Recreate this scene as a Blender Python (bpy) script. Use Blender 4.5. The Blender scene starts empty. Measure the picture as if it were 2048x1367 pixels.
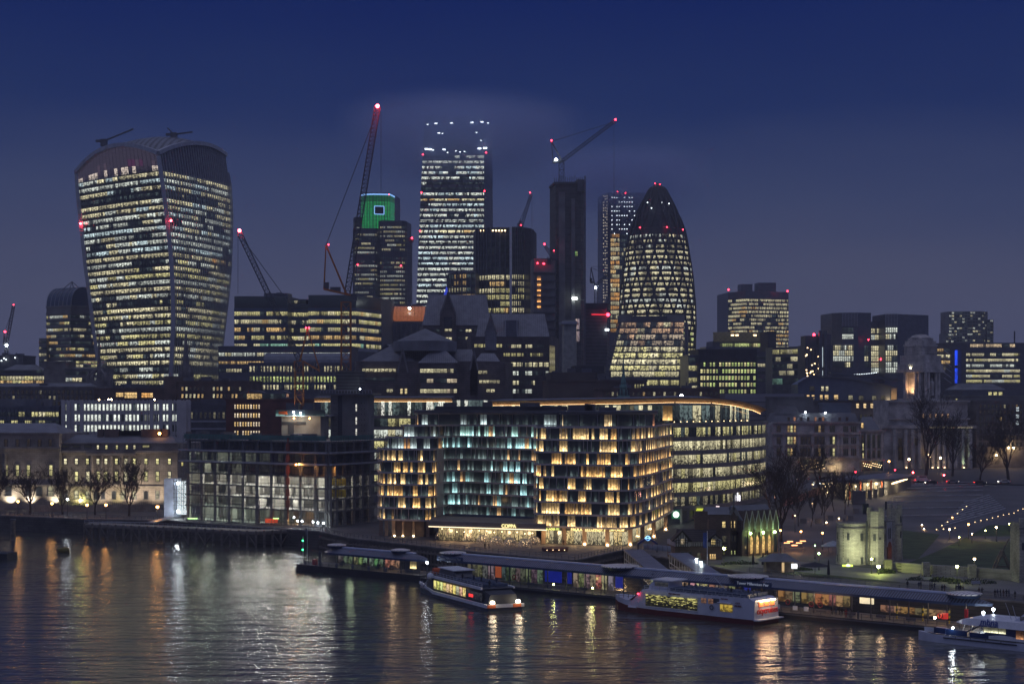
import bpy,math,random
from mathutils import Vector,Matrix
R=random.Random(7)
SC=bpy.context.scene
COL=SC.collection
#  camera, sky, exposure
F,CX,HY,CAM=3400.0,1024.0,800.0,45.0
cam_data=bpy.data.cameras.new('camera')
cam=bpy.data.objects.new('camera',cam_data);COL.objects.link(cam)
cam.location=(0,0,CAM);cam.rotation_euler=(math.radians(90),0,0)
cam_data.sensor_width=36;cam_data.lens=F/2048*36
cam_data.shift_y=(HY-683.5)/2048
cam_data.clip_start=1;cam_data.clip_end=20000
SC.camera=cam
SC.view_settings.view_transform='Standard';SC.view_settings.look='None'
SC.view_settings.exposure=0.0;SC.view_settings.gamma=1.0;SC.view_settings.use_curve_mapping=False
SC.render.engine='CYCLES'
SC.cycles.use_denoising=True
SC.cycles.max_bounces=5;SC.cycles.diffuse_bounces=2;SC.cycles.glossy_bounces=3
SC.cycles.transmission_bounces=2;SC.cycles.volume_bounces=2;SC.cycles.transparent_max_bounces=8
SC.cycles.sample_clamp_indirect=4.0;SC.cycles.sample_clamp_direct=0
SC.cycles.use_light_tree=True
SC.cycles.caustics_reflective=True
world=bpy.data.worlds.new('World');SC.world=world;world.use_nodes=True
nt=world.node_tree;nt.nodes.clear()
def N(tree,kind,**kw):
 n=tree.nodes.new(kind)
 for k,v in kw.items():setattr(n,k,v)
 return n
wo=N(nt,'ShaderNodeOutputWorld');bg=N(nt,'ShaderNodeBackground');bg2=N(nt,'ShaderNodeBackground');add=N(nt,'ShaderNodeAddShader')
sky=N(nt,'ShaderNodeTexSky',sky_type='NISHITA',sun_disc=False)
sky.sun_elevation=math.radians(-5);sky.sun_rotation=math.radians(250)
bg2.inputs['Strength'].default_value=0.05
nt.links.new(sky.outputs[0],bg2.inputs[0])
tc=N(nt,'ShaderNodeTexCoord');sp=N(nt,'ShaderNodeSeparateXYZ');ramp=N(nt,'ShaderNodeValToRGB')
nt.links.new(tc.outputs['Generated'],sp.inputs[0]);sn=N(nt,'ShaderNodeTexNoise');sn.inputs['Scale'].default_value=5;sn.inputs['Detail'].default_value=4;sm=N(nt,'ShaderNodeMapping');sm.inputs['Scale'].default_value=(1,1,4);nt.links.new(tc.outputs['Generated'],sm.inputs[0]);nt.links.new(sm.outputs[0],sn.inputs['Vector']);sa=N(nt,'ShaderNodeMath',operation='MULTIPLY_ADD');sa.inputs[1].default_value=.045;nt.links.new(sn.outputs['Fac'],sa.inputs[0]);sb=N(nt,'ShaderNodeMath',operation='SUBTRACT');sb.inputs[1].default_value=.0225;nt.links.new(sp.outputs['Z'],sb.inputs[0]);nt.links.new(sb.outputs[0],sa.inputs[2]);nt.links.new(sa.outputs[0],ramp.inputs[0]);nt.links.new(ramp.outputs[0],bg.inputs[0])
SKY=[(0.0,(.085,.094,.160)),(.061,(.068,.077,.140)),(.117,(.035,.051,.128)),(.174,(.008,.0235,.108)),(.235,(.0005,.0115,.098)),(.40,(.065,.080,.19)),(1.0,(.25,.26,.38))]
cr=ramp.color_ramp
while len(cr.elements)<len(SKY):cr.elements.new(0.5)
for e,(p,c)in zip(cr.elements,SKY):e.position=p;e.color=(*c,1)
nt.links.new(bg.outputs[0],add.inputs[0]);nt.links.new(bg2.outputs[0],add.inputs[1]);nt.links.new(add.outputs[0],wo.inputs[0])
bg.inputs['Strength'].default_value=1.0
sun_data=bpy.data.lights.new('twilight_sun','SUN');sun_data.energy=0.04;sun_data.angle=math.radians(40);sun_data.color=(.75,.8,1)
sun=bpy.data.objects.new('twilight_sun',sun_data);COL.objects.link(sun)
sun.rotation_euler=(math.radians(62),0,math.radians(-60))
#  measuring helpers
def XY(u,Y):return((u-CX)/F*Y,Y)
def ZV(v,Y):return CAM-(v-HY)/F*Y
def P3(u,v,Y):return Vector(((u-CX)/F*Y,Y,ZV(v,Y)))
def lerp(a,b,t):return a+(b-a)*t
def sstep(a,b,x):
 t=min(1,max(0,(x-a)/(b-a)));return t*t*(3-2*t)
def ground(x,y):
 k=sstep(45,75,x)
 return 5+k*9*sstep(430,740,y)
def GP(u,v,z=None,dz=0):
 if z is not None:
  Y=(CAM-z)*F/(v-HY);return Vector((*XY(u,Y),z))
 Y=40*F/(v-HY)
 for _ in range(30):
  z=ground((u-CX)/F*Y,Y);Y=lerp(Y,(CAM-z)*F/(v-HY),.6)
 return Vector((*XY(u,Y),ground((u-CX)/F*Y,Y)+dz))
def interp(tab,x):
 if x<=tab[0][0]:return tab[0][1]
 for(a,b),(c,d)in zip(tab,tab[1:]):
  if x<=c:return lerp(b,d,(x-a)/(c-a))
 return tab[-1][1]
 #  mesh builder
class MB:
 def __init__(s):s.v=[];s.f=[];s.m=[];s.uv=[];s.c=[];s.smooth=False
 def face(s,pts,m=0,uv=None,c=None):
  i=len(s.v);s.v+=[tuple(p)for p in pts];s.f.append(tuple(range(i,i+len(pts))));s.m.append(m)
  s.uv.append(uv or[(0,0)]*len(pts));s.c.append(c or(0,0,0));return s
 def mesh(s,verts,faces,m=0):
  i=len(s.v);s.v+=[tuple(p)for p in verts]
  for f in faces:s.f.append(tuple(i+k for k in f));s.m.append(m);s.uv.append([(0,0)]*len(f));s.c.append((0,0,0))
  return s
 def box(s,c,size,m=0,rz=0,rot=None):
  hx,hy,hz=size[0]/2,size[1]/2,size[2]/2
  M=rot or Matrix.Rotation(rz,3,'Z');c=Vector(c)
  vs=[c+M@Vector((x*hx,y*hy,z*hz))for x in(-1,1)for y in(-1,1)for z in(-1,1)]
  return s.mesh(vs,[(0,1,3,2),(4,6,7,5),(0,4,5,1),(2,3,7,6),(0,2,6,4),(1,5,7,3)],m)
 def bar(s,a,b,w,h=None,m=0):
  a,b=Vector(a),Vector(b);d=b-a;L=d.length
  if L<1e-6:return s
  h=h or w;d.normalize();up=Vector((0,0,1))if abs(d.z)<.95 else Vector((0,1,0))
  x=d.cross(up).normalized();z=x.cross(d)
  return s.box((a+b)/2,(w,L,h),m,rot=Matrix((x,d,z)).transposed())
 def tube(s,a,b,r0,r1=None,n=6,m=0,cap=True):
  a,b=Vector(a),Vector(b);r1=r0 if r1 is None else r1;d=(b-a)
  if d.length<1e-6:return s
  d.normalize();up=Vector((0,0,1))if abs(d.z)<.95 else Vector((0,1,0))
  x=d.cross(up).normalized();y=x.cross(d)
  vs=[p+(x*math.cos(t)+y*math.sin(t))*r for p,r in((a,r0),(b,r1))for t in[2*math.pi*k/n for k in range(n)]]
  fs=[(k,(k+1)%n,n+(k+1)%n,n+k)for k in range(n)]
  if cap:fs+=[tuple(range(n))[::-1],tuple(range(n,2*n))]
  return s.mesh(vs,fs,m)
 def prism(s,poly,z0,z1,m=0,mtop=None):
  n=len(poly)
  zs0=z0 if isinstance(z0,(list,tuple))else[z0]*n;zs1=z1 if isinstance(z1,(list,tuple))else[z1]*n
  vs=[(p[0],p[1],z)for p,z in zip(poly,zs0)]+[(p[0],p[1],z)for p,z in zip(poly,zs1)]
  s.mesh(vs,[(k,(k+1)%n,n+(k+1)%n,n+k)for k in range(n)]+[tuple(range(n))[::-1]],m)
  i=len(s.v)-2*n;s.f.append(tuple(range(i+n,i+2*n)));s.m.append(m if mtop is None else mtop);s.uv.append([(0,0)]*n);s.c.append((0,0,0))
  return s
 def lathe(s,c,prof,n=16,m=0,a0=0,a1=2*math.pi):
  c=Vector(c);full=abs(a1-a0-2*math.pi)<1e-6;k=n if full else n+1
  vs=[c+Vector((r*math.cos(a0+(a1-a0)*i/n),r*math.sin(a0+(a1-a0)*i/n),z))for r,z in prof for i in range(k)]
  fs=[(j*k+i,j*k+(i+1)%k,(j+1)*k+(i+1)%k,(j+1)*k+i)for j in range(len(prof)-1)for i in range(n)]
  return s.mesh(vs,fs,m)
 def ball(s,c,r,m=0,n=10,sz=1):
  return s.lathe(c,[(r*math.sin(math.pi*j/(n//2+1))+1e-4,-r*sz*math.cos(math.pi*j/(n//2+1)))for j in range(n//2+2)],n,m)
 def wall(s,a,b,z0,z1,m=0,bay=None,rows=1,col=None,u0=0):
  a,b=Vector(a[:2]),Vector(b[:2]);L=(b-a).length;n=max(1,round(L/(bay or L)))
  for i in range(n):
   p=a.lerp(b,i/n);q=a.lerp(b,(i+1)/n)
   s.face([(p.x,p.y,z0),(q.x,q.y,z0),(q.x,q.y,z1),(p.x,p.y,z1)],m,[(u0+i,0),(u0+i+1,0),(u0+i+1,1),(u0+i,1)],col(u0+i)if callable(col)else col)
  return u0+n
 def pane(s,*a,**k):s.wall(*a,**k);return s
 def build(s,name,mats,parent=None,loc=None,smooth=False):
  if not isinstance(mats,(list,tuple)):mats=[mats]
  loc=Vector(loc)if loc is not None else Vector((0,0,0))
  me=bpy.data.meshes.new(name)
  me.from_pydata([(x-loc.x,y-loc.y,z-loc.z)for x,y,z in s.v],[],s.f)
  for m in mats:me.materials.append(m)
  me.polygons.foreach_set('material_index',s.m)
  if any(c!=(0,0,0)for c in s.c):
   uvl=me.uv_layers.new(name='UVMap');uvl.data.foreach_set('uv',[x for f in s.uv for p in f for x in p])
   ca=me.color_attributes.new('glow','FLOAT_COLOR','CORNER')
   ca.data.foreach_set('color',[x for f,c in zip(s.f,s.c)for _ in f for x in(*c[:3],1)])
  if smooth or s.smooth:me.polygons.foreach_set('use_smooth',[True]*len(s.f))
  me.update()
  o=bpy.data.objects.new(name,me);COL.objects.link(o)
  if parent is not None:o.parent=parent
  return o
class Thing:
 def __init__(s,name,label,cat,loc=(0,0,0),group=None):
  s.o=bpy.data.objects.new(name,None);COL.objects.link(s.o);s.o.location=loc;s.loc=Vector(loc)
  s.o.empty_display_size=.5
  s.o['label']=label;s.o['category']=cat
  if group:s.o['group']=group
  s.win=[]
 def part(s,name,mb,mats,parent=None,label=None,smooth=False,kind=None):
  if not mb.f:return None
  o=mb.build(name,mats,parent or s.o,s.loc,smooth)
  if label:o['label']=label
  if kind:o['kind']=kind
  return o
 def finish(s,cap=100):
  s.win.sort(key=lambda w:-w[0])
  for _,mb,mats,fr in s.win[:cap]:s.part('frame',fr,mats[1],parent=s.part('window',mb,mats[0]))
  if s.win[cap:]:
   big=MB()
   for mb in[x for w in s.win[cap:]for x in(w[1],w[3])]:
    i=len(big.v);big.v+=mb.v;big.f+=[tuple(i+k for k in f)for f in mb.f];big.m+=mb.m;big.uv+=mb.uv;big.c+=mb.c
   s.part('window',big,s.win[cap][2],kind='stuff')
  s.win=[]
def solo(name,mb,mats,label,cat,loc=None,group=None,smooth=False):
 loc=Vector(loc)if loc is not None else Vector(mb.v[0])
 o=mb.build(name,mats,None,loc,smooth);o.location=loc
 o['label']=label;o['category']=cat
 if group:o['group']=group
 return o
def struct(name,mb,mats,kind='structure',smooth=False):
 o=mb.build(name,mats,None,None,smooth);o['kind']=kind;return o
def copy_tree(root,loc,rz=0,label=None,scale=None):
 def rec(o,par):
  c=o.copy();COL.objects.link(c);c.parent=par
  for ch in[x for x in o.children]:rec(ch,c)
  return c
 r=rec(root,None);r.location=loc;r.rotation_euler=(0,0,rz)
 if scale:r.scale=(scale,)*3 if not isinstance(scale,tuple)else scale
 if label:r['label']=label
 return r
 #  materials
def mat(name,col,rough=.7,metal=0,var=.25,scale=.4,emit=None,es=0,alpha=None,bump=0,sampling=None,spec=None,trans=0):
 m=bpy.data.materials.new(name);m.use_nodes=True;t=m.node_tree;b=t.nodes['Principled BSDF']
 b.inputs['Roughness'].default_value=rough;b.inputs['Metallic'].default_value=metal
 if spec is not None:b.inputs['Specular IOR Level'].default_value=spec
 if var>0:
  tc=N(t,'ShaderNodeTexCoord');no=N(t,'ShaderNodeTexNoise');no.inputs['Scale'].default_value=scale;no.inputs['Detail'].default_value=5
  t.links.new(tc.outputs['Object'],no.inputs['Vector'])
  mr=N(t,'ShaderNodeMapRange');mr.inputs[1].default_value=.3;mr.inputs[2].default_value=.7;mr.inputs[3].default_value=1-var;mr.inputs[4].default_value=1+var
  t.links.new(no.outputs['Fac'],mr.inputs[0])
  mx=N(t,'ShaderNodeMix',data_type='RGBA',blend_type='MULTIPLY');mx.inputs['Factor'].default_value=1
  mx.inputs['A'].default_value=(*col,1);t.links.new(mr.outputs[0],mx.inputs['B']);t.links.new(mx.outputs['Result'],b.inputs['Base Color'])
  if bump:
   bp=N(t,'ShaderNodeBump');bp.inputs['Strength'].default_value=bump;t.links.new(no.outputs['Fac'],bp.inputs['Height']);t.links.new(bp.outputs[0],b.inputs['Normal'])
 else:b.inputs['Base Color'].default_value=(*col,1)
 if emit:b.inputs['Emission Color'].default_value=(*emit,1);b.inputs['Emission Strength'].default_value=es
 if alpha is not None:b.inputs['Alpha'].default_value=alpha
 if trans:b.inputs['Transmission Weight'].default_value=trans
 if sampling:m.cycles.emission_sampling=sampling
 return m
def block_mat(name,c1,c2,mortar,bw,bh,rough=.85,squash=1):
 m=bpy.data.materials.new(name);m.use_nodes=True;t=m.node_tree;b=t.nodes['Principled BSDF'];b.inputs['Roughness'].default_value=rough
 tc=N(t,'ShaderNodeTexCoord');se=N(t,'ShaderNodeSeparateXYZ');co=N(t,'ShaderNodeCombineXYZ');ad=N(t,'ShaderNodeMath',operation='ADD')
 t.links.new(tc.outputs['Object'],se.inputs[0]);t.links.new(se.outputs['X'],ad.inputs[0]);t.links.new(se.outputs['Y'],ad.inputs[1])
 t.links.new(ad.outputs[0],co.inputs[0]);t.links.new(se.outputs['Z'],co.inputs[1])
 br=N(t,'ShaderNodeTexBrick');br.inputs['Scale'].default_value=1;br.inputs['Brick Width'].default_value=bw;br.inputs['Row Height'].default_value=bh
 br.inputs['Mortar Size'].default_value=bh*.06;br.inputs['Color1'].default_value=(*c1,1);br.inputs['Color2'].default_value=(*c2,1);br.inputs['Mortar'].default_value=(*mortar,1)
 t.links.new(co.outputs[0],br.inputs['Vector'])
 no=N(t,'ShaderNodeTexNoise');no.inputs['Scale'].default_value=.22;no.inputs['Detail'].default_value=6;t.links.new(tc.outputs['Object'],no.inputs['Vector'])
 mr=N(t,'ShaderNodeMapRange');mr.inputs[1].default_value=.32;mr.inputs[2].default_value=.68;mr.inputs[3].default_value=.6;mr.inputs[4].default_value=1.25
 mx=N(t,'ShaderNodeMix',data_type='RGBA',blend_type='MULTIPLY');mx.inputs['Factor'].default_value=1
 t.links.new(no.outputs['Fac'],mr.inputs[0]);t.links.new(br.outputs['Color'],mx.inputs['A']);t.links.new(mr.outputs[0],mx.inputs['B']);t.links.new(mx.outputs['Result'],b.inputs['Base Color'])
 return m
def stripes_mat(name,col,dark,period,duty=.8,axis='X',rough=.6,metal=0):
 m=bpy.data.materials.new(name);m.use_nodes=True;t=m.node_tree;b=t.nodes['Principled BSDF'];b.inputs['Roughness'].default_value=rough;b.inputs['Metallic'].default_value=metal
 tc=N(t,'ShaderNodeTexCoord');se=N(t,'ShaderNodeSeparateXYZ');t.links.new(tc.outputs['Object'],se.inputs[0])
 src=se.outputs[axis if axis in 'XYZ' else 'X']
 if axis=='H':
  a=N(t,'ShaderNodeMath',operation='ADD');t.links.new(se.outputs['X'],a.inputs[0]);t.links.new(se.outputs['Y'],a.inputs[1]);src=a.outputs[0]
 d=N(t,'ShaderNodeMath',operation='DIVIDE');d.inputs[1].default_value=period;fr=N(t,'ShaderNodeMath',operation='FRACT');gt=N(t,'ShaderNodeMath',operation='GREATER_THAN');gt.inputs[1].default_value=duty
 t.links.new(src,d.inputs[0]);t.links.new(d.outputs[0],fr.inputs[0]);t.links.new(fr.outputs[0],gt.inputs[0])
 mx=N(t,'ShaderNodeMix',data_type='RGBA');mx.inputs['A'].default_value=(*col,1);mx.inputs['B'].default_value=(*dark,1);t.links.new(gt.outputs[0],mx.inputs['Factor'])
 no=N(t,'ShaderNodeTexNoise');no.inputs['Scale'].default_value=.3;no.inputs['Detail'].default_value=5;t.links.new(tc.outputs['Object'],no.inputs['Vector'])
 mr=N(t,'ShaderNodeMapRange');mr.inputs[1].default_value=.3;mr.inputs[2].default_value=.7;mr.inputs[3].default_value=.75;mr.inputs[4].default_value=1.2;t.links.new(no.outputs['Fac'],mr.inputs[0])
 m2=N(t,'ShaderNodeMix',data_type='RGBA',blend_type='MULTIPLY');m2.inputs['Factor'].default_value=1
 t.links.new(mx.outputs['Result'],m2.inputs['A']);t.links.new(mr.outputs[0],m2.inputs['B']);t.links.new(m2.outputs['Result'],b.inputs['Base Color'])
 return m
def glaze_mat(name,strength=1.0,clutter=.7,mull=.12,sub=1,sill=.0,head=.0,glass=(.02,.025,.035),nscale=(2.3,2.6),rough=.12,glowup=0.,hbar=0,thr=.56):
 """Glass with rooms behind it: 'glow' holds each bay's light; noise stands for the furniture, lamps and people inside."""
 m=bpy.data.materials.new(name);m.use_nodes=True;t=m.node_tree;b=t.nodes['Principled BSDF']
 b.inputs['Base Color'].default_value=(*glass,1);b.inputs['Roughness'].default_value=rough
 L=t.links.new
 def M(op,a,c=None,d=None):
  n=N(t,'ShaderNodeMath',operation=op)
  for i,x in enumerate((a,c,d)):
   if x is None:continue
   if isinstance(x,(int,float)):n.inputs[i].default_value=x
   else:L(x,n.inputs[i])
  return n.outputs[0]
 at=N(t,'ShaderNodeAttribute',attribute_name='glow');uv=N(t,'ShaderNodeUVMap',uv_map='UVMap');se=N(t,'ShaderNodeSeparateXYZ');L(uv.outputs[0],se.inputs[0])
 x,y=se.outputs['X'],se.outputs['Y']
 geo=N(t,'ShaderNodeNewGeometry');gs=N(t,'ShaderNodeSeparateXYZ');L(geo.outputs['Position'],gs.inputs[0])
 zs=M('MULTIPLY',gs.outputs['Z'],.37)
 co=N(t,'ShaderNodeCombineXYZ');L(M('MULTIPLY',x,nscale[0]),co.inputs[0]);L(M('MULTIPLY',y,nscale[1]),co.inputs[1]);L(M('FLOOR',zs),co.inputs[2])
 no=N(t,'ShaderNodeTexNoise');no.inputs['Scale'].default_value=1;no.inputs['Detail'].default_value=2.5;no.inputs['Roughness'].default_value=.7;L(co.outputs[0],no.inputs['Vector'])
 thr=M('ADD',M('MULTIPLY',y,-.16),thr)
 cl=N(t,'ShaderNodeMapRange',interpolation_type='SMOOTHSTEP');L(M('SUBTRACT',no.outputs['Fac'],thr),cl.inputs[0]);cl.inputs[1].default_value=-.07;cl.inputs[2].default_value=.07;cl.inputs[3].default_value=1-clutter;cl.inputs[4].default_value=1.25
 val=cl.outputs[0]
 fx=M('FRACT',M('MULTIPLY',x,sub));mask=M('MULTIPLY',M('GREATER_THAN',fx,mull/2),M('LESS_THAN',fx,1-mull/2))
 if sill>0:mask=M('MULTIPLY',mask,M('GREATER_THAN',y,sill))
 if head>0:mask=M('MULTIPLY',mask,M('LESS_THAN',y,1-head))
 if hbar>0:mask=M('MULTIPLY',mask,M('GREATER_THAN',M('ABSOLUTE',M('SUBTRACT',y,hbar)),.04))
 val=M('MULTIPLY',val,mask)
 if glowup:val=M('MULTIPLY',val,M('ADD',.13,M('MULTIPLY',M('POWER',M('SUBTRACT',1.0,y),4.0),glowup*1.5)))
 b.inputs['Emission Color'].default_value=(1,1,1,1);L(at.outputs['Color'],b.inputs['Emission Color']);L(M('MULTIPLY',val,strength),b.inputs['Emission Strength'])
 m.cycles.emission_sampling='NONE'
 return m
WHITE=(.86,.92,.80);COOL=(.72,.90,.92);CREAM=(.95,.86,.52);YEL=(.88,.80,.36);LIME=(.72,.82,.30);WARM=(1.,.66,.26);AMBER=(1.,.50,.14);SEA=(.36,.70,.52)
def lights(pal,frac=.7,room=3,bright=(.45,1.),rowvar=.35,seed=0,dim=.02):
 """pal: list of colours. Returns f(storey) -> f(bay) -> colour; rooms of several bays share one state."""
 def storey(j,frac=frac):
  rr=random.Random(seed*977+j*31+5)
  base=pal[rr.randrange(len(pal))];fr=min(1,max(0,frac+rr.uniform(-rowvar,rowvar)));cache={};runs=[]
  def bay(i):
   k=int(i+j*1.7)//max(1,room)
   if room<0:
    while len(runs)<=i:runs.extend([runs[-1]+1 if runs else 0]*rr.randint(1,-room))
    k=runs[i]
   if k not in cache:
    on=rr.random()<fr;c=base if rr.random()<.7 else pal[rr.randrange(len(pal))]
    cache[k]=(on,c,rr.uniform(*bright))
   on,c,s=cache[k]
   if not on:s=dim*rr.choice((.6,1,1,2.5,5));c=(.42,.58,.56)
   elif rr.random()<.08:s*=.15
   s*=rr.uniform(.75,1.1)
   return tuple(x*s+1e-5 for x in c)
  return bay
 return storey
def offset_poly(poly,d):
 n=len(poly);out=[]
 for i in range(n):
  a,b,c=Vector(poly[i-1]),Vector(poly[i]),Vector(poly[(i+1)%n])
  n1=(b-a).normalized();n2=(c-b).normalized();n1=Vector((n1.y,-n1.x));n2=Vector((n2.y,-n2.x));k=n1+n2
  k=k/max(.25,k.dot(n1))if k.length>1e-6 else n1
  out.append(tuple(b+k*d))
 return out
def outline(front,depth):
 fr=[tuple(p[:2])for p in front]
 return fr+[(fr[-1][0]+depth*.12,fr[-1][1]+depth),(fr[0][0]-depth*.12,fr[0][1]+depth)]
 #  shared materials
STONE=block_mat('stone_pale',(.30,.28,.25),(.24,.225,.20),(.15,.14,.13),1.4,.55)
STONE_D=block_mat('stone_sooty',(.25,.235,.225),(.20,.19,.18),(.12,.12,.12),1.2,.5)
RAG=block_mat('ragstone',(.50,.48,.40),(.34,.33,.28),(.14,.13,.11),.7,.32)
BRICK=block_mat('brick_brown',(.17,.115,.09),(.13,.09,.07),(.14,.13,.12),.5,.16)
BRICK_R=block_mat('brick_red',(.17,.055,.04),(.13,.045,.035),(.12,.08,.07),.5,.16)
CONC=mat('concrete',(.22,.22,.21),.9,scale=.15,var=.3)
CONC_D=mat('concrete_dark',(.2,.2,.2),.9,scale=.12,var=.35)
CONC_W=mat('concrete_white',(.55,.54,.53),.8,scale=.2,var=.12)
METAL=mat('metal_grey',(.16,.17,.19),.45,.6,.2)
METAL_D=mat('metal_dark',(.12,.125,.14),.5,.4,.25)
METAL_L=mat('metal_light',(.42,.44,.48),.4,.3,.15)
BLACK=mat('near_black',(.045,.05,.06),.6)
PANEL_D=mat('panel_dark_blue',(.13,.14,.17),.4,.2,.2)
GLASS_D=mat('glass_dark',(.022,.028,.04),.12,0,.3,.1)
GLASS_B=mat('glass_blue',(.07,.10,.15),.2,.1,.2,.1)
SLATE=stripes_mat('roof_lead',(.21,.22,.25),(.10,.10,.12),.9,.86,'X',.5)
ROOF=mat('roof_grey',(.18,.19,.21),.8,scale=.2)
COPPER=mat('copper_green',(.12,.25,.22),.6,.2,.3)
TIMBER=mat('timber_dark',(.17,.15,.125),.9,scale=.8,var=.4)
WOOD=mat('timber_soffit',(.42,.26,.13),.6,scale=.5)
BARK=mat('bark',(.055,.045,.038),.95,scale=1.5)
CRANE_Y=mat('crane_orange',(.42,.16,.04),.6,scale=.8)
WHITE_P=mat('paint_white',(.78,.8,.84),.35,scale=.5,var=.12)
RED_P=mat('paint_red',(.36,.02,.025),.4,scale=.5,var=.2)
BLUE_P=mat('paint_blue',(.02,.05,.22),.4,scale=.5,var=.2)
ORANGE_P=mat('paint_orange',(.7,.12,.02),.5,var=.15)
YELL_P=mat('paint_yellow',(.7,.5,.03),.5,var=.15)
SKIN=mat('cloth_dark',(.03,.03,.04),.9)
def lamp_mat(name,c,s,sampling='AUTO'):
 return mat(name,(.02,.02,.02),.5,var=0,emit=c,es=s,sampling=sampling)
L_SOD=lamp_mat('lamp_sodium',(1,.42,.10),22)
L_WARM=lamp_mat('lamp_warm',(1,.70,.36),40)
L_WHITE=lamp_mat('lamp_white',(.85,.95,1),60)
L_GREEN=lamp_mat('lamp_greenish',(.55,1,.35),40)
L_YG=lamp_mat('lamp_yellow_green',(.95,1,.25),60)
L_RED=lamp_mat('lamp_red',(1,.03,.06),14,'NONE')
L_REDS=lamp_mat('lamp_red_strong',(1,.05,.07),60,'NONE')
L_DOT=lamp_mat('lamp_small_warm',(1,.68,.34),6,'NONE')
L_DOTW=lamp_mat('lamp_small_white',(.85,.95,1),5,'NONE')
L_GRN=lamp_mat('lamp_navigation_green',(.05,1,.25),10,'NONE')
L_BLUE=lamp_mat('light_blue_strip',(.06,.12,1),1.6,'NONE')
L_ICE=lamp_mat('light_ice_blue_strip',(.25,.5,1),1.2,'NONE')
#  river
wm=bpy.data.materials.new('river_water');wm.use_nodes=True;t=wm.node_tree;b=t.nodes['Principled BSDF']
b.inputs['Base Color'].default_value=(.065,.07,.064,1);b.inputs['Roughness'].default_value=.13;b.inputs['IOR'].default_value=1.33
tc=N(t,'ShaderNodeTexCoord')
def wave(scale,sx,sy,det,rot=0):
 mp=N(t,'ShaderNodeMapping');mp.inputs['Scale'].default_value=(sx,sy,1);mp.inputs['Rotation'].default_value=(0,0,rot)
 t.links.new(tc.outputs['Object'],mp.inputs[0]);n=N(t,'ShaderNodeTexNoise');n.inputs['Scale'].default_value=scale;n.inputs['Detail'].default_value=det;n.inputs['Roughness'].default_value=.55
 t.links.new(mp.outputs[0],n.inputs['Vector']);return n.outputs['Fac']
w1=wave(.13,.5,1.4,3,.12);w2=wave(.6,1.0,.42,4,-.1)
ma=N(t,'ShaderNodeMath',operation='MULTIPLY_ADD');ma.inputs[1].default_value=.32;t.links.new(w2,ma.inputs[0]);t.links.new(w1,ma.inputs[2])
bp=N(t,'ShaderNodeBump');bp.inputs['Strength'].default_value=.38;bp.inputs['Distance'].default_value=1.3
t.links.new(ma.outputs[0],bp.inputs['Height']);t.links.new(bp.outputs[0],b.inputs['Normal'])
big=wave(.02,1,1.6,3);mr=N(t,'ShaderNodeMapRange');mr.inputs[1].default_value=.35;mr.inputs[2].default_value=.65;mr.inputs[3].default_value=.10;mr.inputs[4].default_value=.18
t.links.new(big,mr.inputs[0]);t.links.new(mr.outputs[0],b.inputs['Roughness'])
mb=MB().face([(-2500,-300,0),(2500,-300,0),(2500,900,0),(-2500,900,0)])
struct('river_water',mb,wm)
#  land and quay
QUAY=[(-1500,1020),(0,1031),(165,1038),(330,1041),(640,1063),(700,1076),(960,1105),(1150,1121),(1245,1100),(1300,1110),(1500,1147),(1800,1183),(2048,1205),(2500,1250)]
QP=[GP(u,v,5.0)for u,v in QUAY]
QP=[Vector((-2500,680,5))]+QP+[Vector((900,250,5)),Vector((2500,230,5))]
def quay_y(x):return interp([(p.x,p.y)for p in QP],x)
xs=sorted(set([p.x for p in QP]+list(range(-240,261,12))+[-1500,-800,-500,-350,350,500,700,1500]))
ts=[0,.4,8,20,40,60,80,100,130,160,200,250,300,400,700,1500,3000,6000]
mb=MB();n=len(ts)
vs=[(x,quay_y(x)+tt,ground(x,quay_y(x)+tt))for x in xs for tt in ts]
mb.mesh(vs,[(i*n+j,(i+1)*n+j,(i+1)*n+j+1,i*n+j+1)for i in range(len(xs)-1)for j in range(n-1)])
PAVE=mat('ground_paving',(.095,.095,.10),.75,scale=.06,var=.3)
struct('ground',mb,PAVE)
mb=MB()
for a,b2 in zip(QP,QP[1:]):mb.face([(a.x,a.y-.3,-3),(b2.x,b2.y-.3,-3),(b2.x,b2.y-.3,5.02),(a.x,a.y-.3,5.02)])
for a,b2 in zip(QP,QP[1:]):mb.bar((a.x,a.y,5.1),(b2.x,b2.y,5.1),.8,.35,1)
solo('river_wall',mb,[block_mat('quay_stone',(.10,.095,.085),(.075,.07,.065),(.04,.04,.04),2,.8),STONE_D],'long dark stone embankment wall rising from the river along the whole bank','river wall',QP[5])
mb=MB()
for(a,b2)in[(5,6),(6,7),(7,8),(8,9)]:
 a,b2=QP[a],QP[b2];L=(b2-a).length;k=int(L/1.6)
 for i in range(k+1):
  p=a.lerp(b2,i/k);mb.box((p.x,p.y-.75,.9),(.5,.5,6),0)
 mb.bar((a.x,a.y-1.1,3.4),(b2.x,b2.y-1.1,3.4),.5,.45);mb.bar((a.x,a.y-1.1,.6),(b2.x,b2.y-1.1,.6),.4,.5)
solo('timber_fender',mb,TIMBER,'row of dark timber fender piles against the wall below the restaurant terrace','fender',QP[6])
def railing(pts,label,h=1.15,step=2.2,name='promenade_railing',group=None,m=None):
 mb=MB()
 for a,b2 in zip(pts,pts[1:]):
  a,b2=Vector(a),Vector(b2);L=(b2-a).length;k=max(1,round(L/step))
  for i in range(k+1):
   p=a.lerp(b2,i/k);mb.box((p.x,p.y,p.z+h/2),(.12,.12,h))
  for hh in(h,h*.55):mb.bar(a+Vector((0,0,hh)),b2+Vector((0,0,hh)),.09)
 return solo(name,mb,m or METAL,label,'railing',pts[0],group)
railing([p+Vector((0,.5,.25))for p in QP[5:10]],'grey metal railing round the restaurant terrace above the fender piles')
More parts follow.
